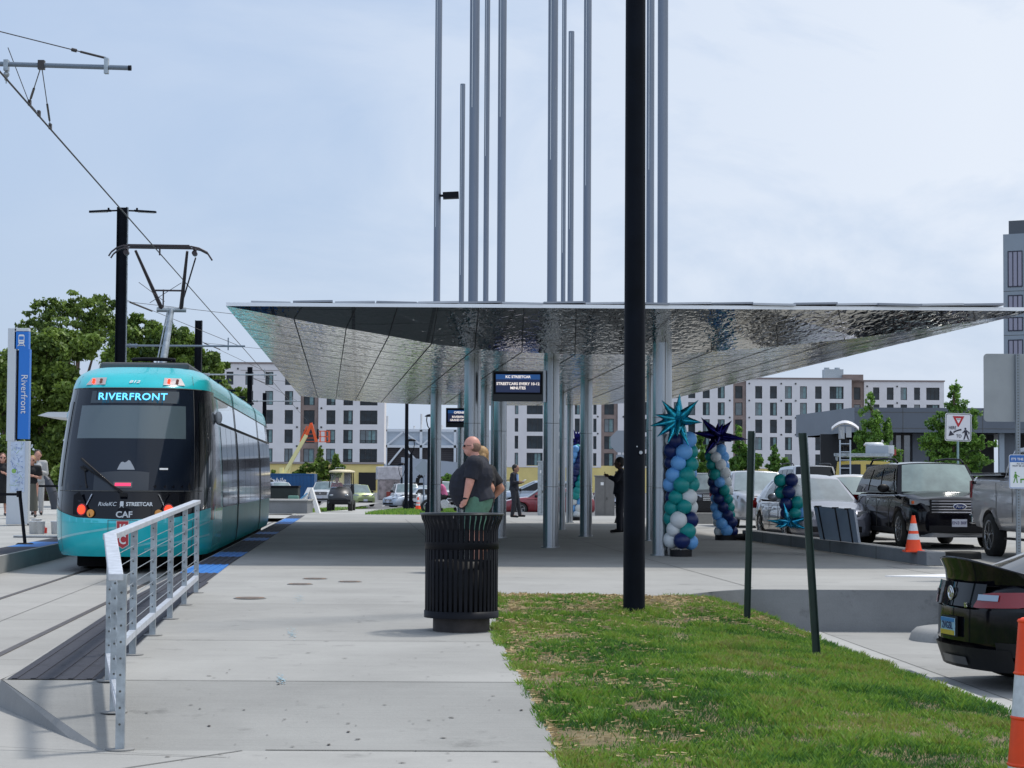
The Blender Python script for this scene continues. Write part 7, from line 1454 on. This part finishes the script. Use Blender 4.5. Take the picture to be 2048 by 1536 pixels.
foil = mat('teal_foil', (.02, .30, .42), .22, .92, 9, .25, .012, 14); foiln = mat('navy_foil', (.012, .012, .12), .2, .9, 9, .25, .01, 14); foilb = mat('blue_foil', (.03, .30, .46), .16, .92, 9, .25, .01, 10)
BALL = {}
def balloon(c, r, m_, par):
    k_ = m_.name
    if k_ not in BALL:
        b = MB(); b.ball((0, 0, 0), 1, 20, sc_=(1, 1, 1.03)); BALL[k_] = b.mesh('balloon'); BALL[k_].materials.append(m_)
    o = bpy.data.objects.new('balloon', BALL[k_]); C.objects.link(o); o.parent = par; o.location = c; o.scale = (r, r, r * random.uniform(.95, 1.04)); o.rotation_euler = (random.uniform(-.5, .5), random.uniform(-.5, .5), 0)
def column(label, pb_, pt_, d, rpx, seq, name='balloon_column', base=True, z0=.34, tw=.55, seed=1, lean=None, sunk=0):
    random.seed(seed); p0 = P(*pb_, d); p1_ = P(*pt_, d); r = rpx / F * d; t = thing(name, label, 'balloon column', (p0.x, d, z0), 0, 'balloon columns'); o_ = V3(t.location)
    nl = max(2, int((p1_.z - p0.z) / (r * 1.30))); q_ = len(seq)
    for i in range(nl):
        c = lerp(p0, p1_, i / (nl - 1)) - o_; 
        for k_ in range(4):
            a = k_ * math.pi / 2 + i * tw; cc = c + V3((math.cos(a), math.sin(a), 0)) * r * random.uniform(1.22, 1.42) + V3((0, 0, random.uniform(-.18, .18) * r)); balloon(cc, r * random.uniform(.98, 1.14), bal[seq[k_ % q_] if random.random() > .12 else random.choice(seq)], t)
    if base: b = MB(); b.cyl((0, 0, 0), (0, 0, .11), 22 / F * d, n=20); obj('base', b, M['blackp'], t)
    if base: b = MB(); b.cyl(V3((0, 0, 0)), p1_ - o_, .02, n=8); obj('pole', b, M['steel'], t)
    return t, p1_ - o_
t, tp = column('nearest balloon column with turquoise foil starburst by the thick pipe column', (1362, 1082), (1362, 882), 34.6, 15.0, 'LTWN', tw=.62, seed=4)
sdirs = [((.05, -.1, 1), 1.0), ((.62, -.2, .62), 1.1), ((-.62, -.2, .72), 1.0), ((-1, -.25, .22), .95), ((-1, -.2, -.22), 1.15), ((-.78, -.3, -.62), 1.1), ((-.48, -.5, -1), 1.1), ((-.1, -.8, -.75), .95), ((.35, -.4, -.95), 1.15), ((.9, -.3, -.10), .95), ((.2, -1, .2), .6), ((.3, .9, .4), .9), ((-.4, .9, -.2), .9)]
star('foil_starburst', P(1356, 840, 34.2) - V3(t.location), .44, sdirs, foil, t)
t, tp = column('second balloon column with dark navy starburst left of the upright green post', (1452, 1062), (1432, 898), 44.5, 10.6, 'NTWL', tw=-.55, seed=9)
sd2 = [((-.75, -.1, .8), 1.1), ((.65, -.2, .75), .9), ((0, -.1, 1), .6), ((-1, -.2, .12), 1.2), ((1, -.2, -.12), 1.3), ((-.62, -.3, -.85), 1.1), ((.75, -.5, -.35), .7), ((-.15, -.9, -.5), .7), ((.35, -.3, 1), .6), ((.2, .9, .1), .9), ((-.3, -.9, .3), .7)]
star('foil_starburst', P(1436, 872, 44.1) - V3(t.location), .50, sd2, foiln, t)
b = MB(); b.ball(P(1490, 1072, 44.5) - V3(t.location) + V3((0, 0, -.02)), .20, 12, sc_=(1.6, 1, .38)); b.ball(P(1468, 1074, 44.5) - V3(t.location), .15, 12, sc_=(1.5, 1, .4)); o = obj('sandbag', b, blackc, t)
t, tp = column('short balloon cluster standing on its starburst by the kerb wall', (1588, 1028), (1573, 962), 36.6, 12.4, 'LTNW', tw=.7, seed=12, base=False, z0=.56)
star('foil_starburst', P(1577, 1046, 36.2) - V3(t.location), .31, [((-.25, -.1, 1), 1.2), ((-1, -.3, .12), 1.35), ((1, -.3, .30), 1.4), ((.9, -.5, -.3), 1.25), ((-.75, -.7, .22), 1.0), ((.05, -1, -.3), 1.0), ((-.7, -.8, -.3), 1.0), ((.55, -.8, -.3), 1.0), ((.6, .7, .3), 1), ((-.5, .8, .1), 1), ((-.9, -.3, -.25), .9)], foilb, t)
t, tp = column('distant balloon column with navy starburst between the pipe columns', (1154, 1028), (1154, 898), 66, 7.8, 'LNTW', tw=.4, seed=15)
star('foil_starburst', P(1155, 882, 65.6) - V3(t.location), .36, [((-.35, -.1, 1), 1.1), ((.35, -.1, 1), 1.1), ((0, -.1, 1), 1.0), ((-1, 0, .2), 1.1), ((1, 0, .2), 1.1), ((-.8, 0, -.6), 1), ((.8, 0, -.6), 1), ((0, -1, 0), .7)], foiln, t)

# ------------------------------------------------------------------ street objects
# kerb wall beside the plaza
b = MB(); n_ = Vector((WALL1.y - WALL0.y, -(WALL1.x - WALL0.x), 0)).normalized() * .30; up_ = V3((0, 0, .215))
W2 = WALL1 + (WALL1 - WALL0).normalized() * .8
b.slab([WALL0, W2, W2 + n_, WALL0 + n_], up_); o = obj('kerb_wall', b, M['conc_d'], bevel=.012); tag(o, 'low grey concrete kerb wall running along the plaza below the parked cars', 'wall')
j = MB()
for f_ in (.22, .46, .70, .9): q = lerp(WALL0, WALL1, f_); j.bar(q - n_ * .01 + V3((0, 0, 0)), q - n_ * .01 + up_, .012, .006)
obj('wall_joint', j, M['joint'], o)
b = MB(); p = P(1404, 1052, 62); b.box((p.x, 62, .5), (.62, .5, .33)); o = obj('concrete_block', b, M['kerb'], bevel=.02); tag(o, 'small concrete block on the plaza left of the second balloon column', 'block')
# leaning board stack behind the wall
t = thing('board_stack', 'grey boards with three black straps leaning behind the kerb wall', 'boards', P(1680, 1080, 36.0)); o_ = V3(t.location)
c4 = [P(1640, 1078, 36.4), P(1717, 1086, 35.0), P(1707, 1019, 35.4), P(1627, 1012, 36.9)]
b = MB(); b.slab([q - o_ for q in c4], (.06, .12, 0)); obj('board', b, mat('board_grey', (.20, .235, .29), .5, 0, 2, .1), t)
b = MB()
for f_ in (.12, .55, .86):
    a_, e_ = lerp(c4[0], c4[1], f_), lerp(c4[3], c4[2], f_); b.bar(a_ - o_ + V3((0, -.012, 0)), e_ - o_ + V3((0, -.012, 0)), .035, .012, (0, 1, 0)); b.bar(e_ - o_ + V3((-.06, -.014, 0)), e_ - o_ + V3((.06, -.014, 0)), .03, .01, (0, 1, 0))
obj('strap', b, M['blackp'], t)
def cone(px, pyb, pyt, d, label, z=None):
    p = P(px, pyb, d); h = (pyb - pyt) / F * d; t = thing('traffic_cone', label, 'traffic cone', p, 0, 'small orange traffic cones'); r0, r1 = h * .24, h * .045; f_ = lambda s: lerp(r0, r1, s); b = MB()
    for a_, c_, m_ in ((0.04, .34, 0), (.34, .50, 1), (.50, .58, 0), (.58, .78, 1), (.78, 1.0, 0)): b.cyl((0, 0, a_ * h), (0, 0, c_ * h), f_(a_), f_(c_), 24, m_, cap=c_ == 1.0)
    obj('body', b, [M['orange'], M['reflw']], t); b = MB(); b.box((0, 0, .015), (h * .52, h * .52, .03)); obj('base', b, M['orange'] if d < 40 else M['black'], t, bevel=.005)
cone(1827, 1104, 1031, 31.8, 'orange and white traffic cone on the end of the kerb wall')
cone(836, 1020, 994, 104, 'small distant traffic cone on the grass by the round lamp post')
for px, py, rr3, lab in ((1905, 1106, .44, 'wider black rubber ring lying behind the end of the kerb wall'), (1925, 1122, .34, 'front black rubber ring lying beside the end of the kerb wall')):
    p = PZ(px, py, .16); b = MB(); b.lathe([(rr3 * .45, .0), (rr3, .0), (rr3 * 1.02, .03), (rr3 * 1.0, .14), (rr3 * .97, .17), (rr3 * .6, .18), (rr3 * .45, .12), (rr3 * .45, 0)], (0, 0, 0), 32); o = obj('rubber_ring', b, M['rubber'], loc=p); tag(o, lab, 'rubber base', 'black rubber cone bases')
# yield-here-to-pedestrians sign
d = 62; g0 = P(1917, 960, d); t = thing('pedestrian_sign', 'white yield here to pedestrians sign on a thin post above the black SUV', 'sign', (g0.x, d, .2)); o_ = V3(t.location)
a, c = P(1890, 826, d), P(1943, 883, d); cx, cz = (a.x + c.x) / 2 - o_.x, (a.z + c.z) / 2 - o_.z; S = (c.x - a.x)
b = MB(); b.cyl((.0, .06, 0), (.0, .06, cz), .035, n=10); obj('post', b, mat('post_green_grey', (.22, .33, .34), .5, .3), t)
TI = Matrix.Rotation(R(1.5), 3, 'Y')
def pl2(bb, poly, y, m_=0): bb.slab([TI @ V3((x * S, 0, z * S)) + V3((cx, y, cz)) for x, z in poly], (0, .006, 0), m_)
b = MB(); pl2(b, rrect(1, 1.06, .08), 0); obj('panel', b, mat('sign_panel_white', (.68, .68, .72), .4), t)
b = MB(); o1, o2 = rrect(.95, 1.01, .07), rrect(.91, .97, .06); k = len(o1); b.add([TI @ V3((x * S, 0, z * S)) + V3((cx, -.004, cz)) for x, z in o1 + o2], [(i, (i + 1) % k, k + (i + 1) % k, k + i) for i in range(k)]); obj('border', b, mat('sign_dark', (.02, .05, .05), .5), t)
b = MB(); pl2(b, [(-.22, .42), (.22, .42), (.02, .02), (-.02, .02)], -.008); pl2(b, [(-.10, .34), (.10, .34), (.005, .15), (-.005, .15)], -.012, 1); obj('yield_triangle', b, [mat('sign_red', (.42, .01, .02), .4), M['white']], t)
TM = lambda x, z, y=-.010: Matrix.Translation((cx, y, cz)) @ TI.to_4x4() @ Matrix.Translation((x * S, 0, z * S)) @ FACE
text('lettering', 'YIELD', .055 * S, ink, t, TM(0, .30, -.016), .001); text('lettering', 'HERE', .17 * S, ink, t, TM(-.22, -.03), .001, bold=.002, xs=.72); text('lettering', 'TO', .17 * S, ink, t, TM(.03, -.34), .001, bold=.002, xs=.85)
b = MB(); arc = [(.12 - .05 * k_, -.12 - .006 * k_ ** 1.6) for k_ in range(7)]; up2 = [(x, z + .06) for x, z in arc]; 
for k_ in range(6): pl2(b, [arc[k_], arc[k_ + 1], up2[k_ + 1], up2[k_]], -.008)
pl2(b, [(-.36, -.34), (-.30, -.13), (-.14, -.29)], -.009); obj('arrow', b, ink, t)
b = MB(); pl2(b, [(.27 + .04 * math.cos(k_), -.05 + .045 * math.sin(k_)) for k_ in [i * math.pi / 4 for i in range(8)]], -.008)
for q in ([(.23, -.10), (.34, -.10), (.35, -.28), (.25, -.28)], [(.25, -.27), (.31, -.27), (.25, -.46), (.20, -.46)], [(.30, -.27), (.36, -.27), (.42, -.46), (.37, -.46)], [(.24, -.11), (.15, -.20), (.17, -.23), (.27, -.16)], [(.33, -.11), (.43, -.18), (.43, -.25), (.39, -.25), (.39, -.19), (.33, -.16)]): pl2(b, q, -.008)
obj('pedestrian_symbol', b, ink, t)
# utility cabinets
for px0, px1, py0, py1, d, lab, m_ in ((1076, 1091, 924, 1032, 82, 'tall steel utility cabinet behind the display column', M['galv']), (1191, 1229, 953, 1033, 80, 'squat grey utility cabinet left of the man photographing', mat('cabinet_grey', (.16, .155, .15), .5, .2, 4, .1))):
    a, c = P(px0, py0, d), P(px1, py1, d); t = thing('utility_cabinet', lab, 'cabinet', ((a.x + c.x) / 2, d, c.z)); w_, h_ = c.x - a.x, a.z - c.z; b = MB(); b.box((0, .3, h_ / 2), (w_, .6, h_)); b.box((0, .3, h_ + .02), (w_ + .06, .7, .05)); obj('case', b, m_, t, bevel=.01)
    b = MB(); b.box((0, -.01, h_ / 2), (.012, .01, h_ * .9)); b.box((w_ * .1, -.02, h_ * .45), (.04, .03, .1)); obj('door_edge', b, M['joint'], t); b = MB(); b.box((w_ * .05 - w_ * .2, -.01, h_ * .82), (w_ * .16, .01, .12)); obj('notice', b, M['white'], t)
    if px0 > 1100:
        b = MB(); b.box((0, .3, -.06), (w_ + 2.2, 1.2, .16)); obj('plinth', b, M['conc_d'], t)
# round-topped street lamps and thin masts at the far end
def lamp(px, pyt, pyb, d, label):
    p = P(px, pyb, d); h = P(px, pyt, d).z - p.z; t = thing('street_lamp', label, 'street lamp', p, 0, 'black post top street lamps'); u = d / F; b = MB(); hp = h - 30 * u; b.cyl((0, 0, 0), (0, 0, hp), .11 if d > 90 else .10, .075, 12); b.cyl((0, 0, 0), (0, 0, .5), .19, .15, 12); obj('post', b, M['pole'], t)
    b = MB()
    for sg in (-1, 1): b.tube([(0, 0, hp), (sg * 4 * u, 0, hp + 6 * u), (sg * 6.2 * u, 0, hp + 17 * u), (sg * 5.5 * u, 0, hp + 25 * u)], .022, 6)
    obj('yoke', b, M['pole'], t); b = MB(); b.lathe([(0, 30 * u), (5 * u, 29 * u), (10.5 * u, 25.5 * u), (9 * u, 24.5 * u), (0, 25 * u)], (0, 0, hp), 20); obj('lamp_head', b, M['pole'], t)
lamp(821.5, 877, 1020, 108, 'post top street lamp left of the diamond sign back'); lamp(858, 828, 1030, 84, 'larger post top street lamp tucked against the leftmost pipe column')
lamp(803, 925, 1012, 150, 'small distant post top street lamp left of the tall thin pole')
p = P(812, 1020, 106); b = MB(); b.cyl((0, 0, 0), (0, 0, 9.5), .10, .085, 12); b.cyl((0, 0, 0), (0, 0, .3), .16, .14, 12); o = obj('light_pole', b, M['pole'], loc=p); tag(o, 'tall thin black pole reaching up to the canopy edge', 'pole')
t = thing('diamond_sign', 'grey diamond road sign seen from behind on a thin post', 'road sign', P(847, 1018, 100)); o_ = V3(t.location); b = MB(); b.cyl((0, 0, 0), (0, 0, P(847, 918, 100).z - o_.z), .035, n=8); obj('post', b, mat('post_blue_grey', (.16, .20, .27), .5, .3), t)
b = MB(); q = [P(829, 936, 100), P(847, 918, 100), P(864, 936, 100), P(847, 953, 100)]; b.slab([v - o_ + V3((0, -.05, 0)) for v in q], (0, .01, 0)); obj('sign_panel', b, mat('sign_back_light', (.30, .34, .40), .5, .3), t)
t = thing('octagon_sign', 'grey octagonal sign back behind the man with the phone', 'road sign', P(1245, 1010, 96)); o_ = V3(t.location); b = MB(); cq = P(1243, 883, 96) - o_; b.slab([cq + V3((.56 * math.cos(R(22.5 + 45 * i)), 0, .56 * math.sin(R(22.5 + 45 * i)))) for i in range(8)], (0, .01, 0)); b.box(cq + V3((0, 0, -.75)), (.5, .01, .25)); obj('sign_panel', b, mat('sign_back_blue', (.28, .31, .35), .5, .3), t); b = MB(); b.cyl((0, .04, -1), (cq.x, .04, cq.z + .5), .035, n=8); obj('post', b, M['galv'], t)
# golf-cart side: A-frame sign, planter wall, bin, cabinet, grass
t = thing('folding_sign', 'white folding A frame sign standing at the platform end', 'sign', P(614, 1025, 88)); o_ = V3(t.location); d = 88; a_, b1, c1 = P(617, 975, d) - o_, P(598, 1008, d) - o_, P(637, 1026, d) - o_
b = MB(); b.slab([a_, a_ + V3((.14, 0, 0)), c1 + V3((.05, 0, 0)), c1 + V3((-.12, 0, 0))], (0, .6, 0)); b.slab([a_ + V3((-.04, -.02, 0)), a_ + V3((.12, -.02, 0)), V3((b1.x + .06, -.5, 0)), V3((b1.x - .12, -.5, 0))], (.03, .5, 0)); obj('frame', b, M['white'], t)
b = MB(); b.slab([a_ + V3((-.05, -.10, -.22)), a_ + V3((.02, -.10, -.22)), V3((b1.x + .02, -.53, .45)), V3((b1.x - .09, -.53, .45))], (0, -.01, 0)); obj('poster', b, mat('poster_blue', (.02, .16, .32), .5), t)
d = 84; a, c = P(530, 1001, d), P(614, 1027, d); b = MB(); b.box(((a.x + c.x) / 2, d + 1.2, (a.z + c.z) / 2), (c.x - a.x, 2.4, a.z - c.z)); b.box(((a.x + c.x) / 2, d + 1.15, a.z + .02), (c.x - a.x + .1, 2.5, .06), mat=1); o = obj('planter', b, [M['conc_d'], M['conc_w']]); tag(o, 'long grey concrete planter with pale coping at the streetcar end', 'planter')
d = 88; a, c = P(543, 974, d), P(598, 1004, d); b = MB(); b.box(((a.x + c.x) / 2, d, (a.z + c.z) / 2), (c.x - a.x, 1, a.z - c.z)); o = obj('dark_bin', b, mat('bin_green_black', (.012, .02, .018), .6, 0, 3, .2), bevel=.06); tag(o, 'large dark green box standing behind the concrete planter', 'bin')
b = MB(); b.box(((a.x + c.x) / 2, d, a.z + .02), (c.x - a.x + .06, 1.06, .08)); obj('lid', b, M['black'], o)
a, c = P(577, 991, 86.5), P(597, 1003, 86.5); b = MB(); b.box(((a.x + c.x) / 2, 86.5, (a.z + c.z) / 2), (c.x - a.x, .4, a.z - c.z)); o = obj('green_cabinet', b, mat('cabinet_green', (.10, .22, .18), .5), bevel=.04); tag(o, 'small pale green utility box on top of the planter', 'cabinet')
# blue container with ribs and white lettering
d = 170; a, c = P(500, 950, d), P(628.5, 975, d); t = thing('shipping_container', 'blue ribbed container with white lettering behind the parked cars', 'container', ((a.x + c.x) / 2, d, -.5)); w_ = c.x - a.x; b = MB(); b.box((0, 1.2, 1.3), (w_, 2.4, 2.6))
x_ = -w_ / 2 + .1
while x_ < w_ / 2: b.box((x_, -.02, 1.3), (.14, .06, 2.4)); x_ += .30
cb3 = mat('container_blue', (.012, .09, .24), .45, .1, 1, .15); obj('shell', b, cb3, t); b = MB(); b.box((0, -.04, 2.56), (w_, .12, .10)); obj('top_rail', b, cb3, t)
text('lettering', 'Mobile', .62, M['white'], t, Matrix.Translation((BX(553, d) - (a.x + c.x) / 2, -.07, 2.0)) @ FACE, .004, shear=.2, bold=.01)
# boom lift
t = thing('boom_lift', 'cream and orange boom lift raised in front of the white apartment block', 'boom lift', P(560, 985, 205)); o_ = V3(t.location); d = 205; Q = lambda x, y: P(x, y, d) - o_
crm = mat('cream_paint', (.80, .74, .36), .5); orp = mat('lift_orange', (.85, .12, .02), .5)
b = MB(); b.bar(Q(567, 950), Q(613, 870), .35, .55, (0, 1, 0)); obj('boom', b, crm, t); b = MB(); b.bar(Q(606, 882), Q(623, 848), .30, .48, (0, 1, 0)); b.bar(Q(622, 846), Q(633, 884), .25, .28, (0, 1, 0)); b.bar(Q(600, 884), Q(614, 852), .12, .14, (0, 1, 0)); obj('jib', b, orp, t)
b = MB()
for y_ in (862, 873, 883.5): b.bar(Q(637, y_), Q(658, y_), .06, .07 if y_ < 883 else .2, (0, 1, 0)); b.bar(Q(637, y_) + V3((0, 1, 0)), Q(658, y_) + V3((0, 1, 0)), .06, .06, (0, 1, 0))
for x_ in (639.5, 650, 657.5): b.bar(Q(x_, 861), Q(x_, 884), .07, .07); b.bar(Q(x_, 861) + V3((0, 1, 0)), Q(x_, 884) + V3((0, 1, 0)), .07, .07)
for y_ in (868, 876, 883): b.bar(Q(612, y_), Q(630, y_), .05, .05, (0, 1, 0))
obj('basket', b, orp, t); b = MB(); b.box(Q(635, 868) + V3((0, .3, 0)), (.2, .3, 1.0)); obj('control_box', b, M['blackp'], t)
b = MB(); b.box(Q(570, 957), (.9, 1.2, 1.1)); b.box(Q(563, 943), (.35, .6, .8)); b.bar(Q(575, 955), Q(583, 928), .14, .16, (0, 1, 0)); obj('turret', b, crm, t); b = MB(); b.box(Q(566, 975), (2.2, 2.2, .7)); 
for x_ in (-1, 1): b.cyl(Q(566, 981) + V3((x_ - .2, -.9, 0)), Q(566, 981) + V3((x_ + .2, -.9, 0)), .45, n=12)
obj('chassis', b, M['blackp'], t)
# wrapped pallet stacks, excavator
def stack(px0, px1, py0, py1, d, label, grp='wrapped material stacks'):
    a, c = P(px0, py0, d), P(px1, py1, d); t = thing('pallet_stack', label, 'stack', ((a.x + c.x) / 2, d, c.z), R(8), grp); w_, h_ = c.x - a.x, a.z - c.z; b = MB(); b.box((0, 0, h_ * .80), (w_, 1.6, h_ * .40)); b.box((0, 0, h_ * .3), (w_ * .86, 1.5, h_ * .6), mat=1); obj('wrapping', b, [mat('shrink_wrap', (.48, .46, .48), .3, 0, 3, .25, .03, 4), mat('wrapped_brick', (.26, .22, .22), .4, 0, 2.5, .5)], t, bevel=.08); b = MB(); b.box((w_ * .1, -.78, h_ * .03 + .3), (.9, .1, .6)); obj('pallet', b, mat('red_wood', (.25, .04, .03), .7), t)
stack(753, 802, 933, 1000, 170, 'tall plastic wrapped pallet stack behind the lime green hatchback')
t = thing('excavator_arm', 'small black excavator arm above the parked white SUV', 'excavator', P(836, 985, 172)); o_ = V3(t.location); b = MB(); Q = lambda x, y: P(x, y, 172) - o_; b.tube([Q(834, 968), Q(836, 956), Q(842, 951), Q(849, 954)], .16, 8); b.box(Q(834, 976), (1.2, 1.4, .9)); obj('arm', b, M['blackp'], t)
# verge grass at the far end
def verge(name, pts, label, n, hgt=.12):
    xs2 = [p[0] for p in pts]; ys2 = [p[1] for p in pts]; rg = np.random.default_rng(n); f_ = rg.random((n, 2)); x = np.interp(f_[:, 0], [0, 1], [min(xs2), max(xs2)]); y = min(ys2) + f_[:, 1] * (max(ys2) - min(ys2)); z = np.array([zr(v) for v in y]) + .02
    an = rg.random(n) * 6.28; w2 = .03; h2 = hgt * (.4 + rg.random(n)); dx, dy = np.cos(an) * w2, np.sin(an) * w2
    V = np.stack([np.stack([x - dx, y - dy, z], 1), np.stack([x + dx, y + dy, z], 1), np.stack([x + dy * 1.5, y + dx, z + h2], 1)], 1).reshape(-1, 3)
    o = bpy.data.objects.new(name, npmesh(name, V, np.arange(n)[:, None] * 3 + np.array([[0, 1, 2]]), gm, np.repeat(np.clip(.45 + .2 * rg.standard_normal(n), 0, .9), 3))); C.objects.link(o); o['kind'] = 'stuff'; tag(o, label, 'grass')
    b = MB(); rows = [[(min(xs2), v, zr(v) + .016), (max(xs2), v, zr(v) + .016)] for v in (min(ys2), (min(ys2) + max(ys2)) / 2, max(ys2))]; b.grid(rows, 0, False); struct('verge_soil', b, mat('verge_soil', (.07, .11, .03), 1, 0, 3, .3))
pa_, pb2 = P(757, 1000, 95), P(925, 1000, 95); verge('grass', [(pa_.x, 86), (pb2.x, 118)], 'strip of green verge below the street lamps', 16000)
pa_, pb2 = P(606, 1000, 100), P(655, 1000, 100); verge('grass', [(pa_.x, 92), (pb2.x, 128)], 'green verge between the planter and the golf cart', 9000)
# tripod stool and small tote beside the reading man
t = thing('tripod', 'small black tripod standing behind the man with the phone', 'tripod', P(1240, 1046, 62)); b = MB()
for a_ in range(3): b.bar((0, 0, .55), (.28 * math.cos(a_ * 2.1), .28 * math.sin(a_ * 2.1), 0), .03, .03)
b.box((0, 0, .58), (.2, .2, .05)); obj('legs', b, M['blackp'], t)

# small dark litter and leaf bits on the paving
b = MB(); random.seed(21)
for _ in range(150):
    px, py = random.uniform(20, 1100), random.uniform(1190, 1530); q = PG(px, py) if py < 1495 else PZ(px, py, .03)
    if q.x < -2.3 or q.x > swalk_r(q.y) - .05: continue
    r_ = random.choice((.004, .006, .009, .013)); a_ = random.uniform(0, 3.1); b.add([(q.x + r_ * math.cos(a_ + k_ * 1.57) * (1 if k_ % 2 else 2.0), q.y + r_ * math.sin(a_ + k_ * 1.57) * (1 if k_ % 2 else 2.0), q.z + .006) for k_ in range(4)], [(0, 1, 2, 3)])
o = obj('litter', b, mat('litter', (.06, .05, .045), .95)); o['kind'] = 'stuff'; tag(o, 'tiny dark leaf bits and grit scattered on the paving', 'litter')
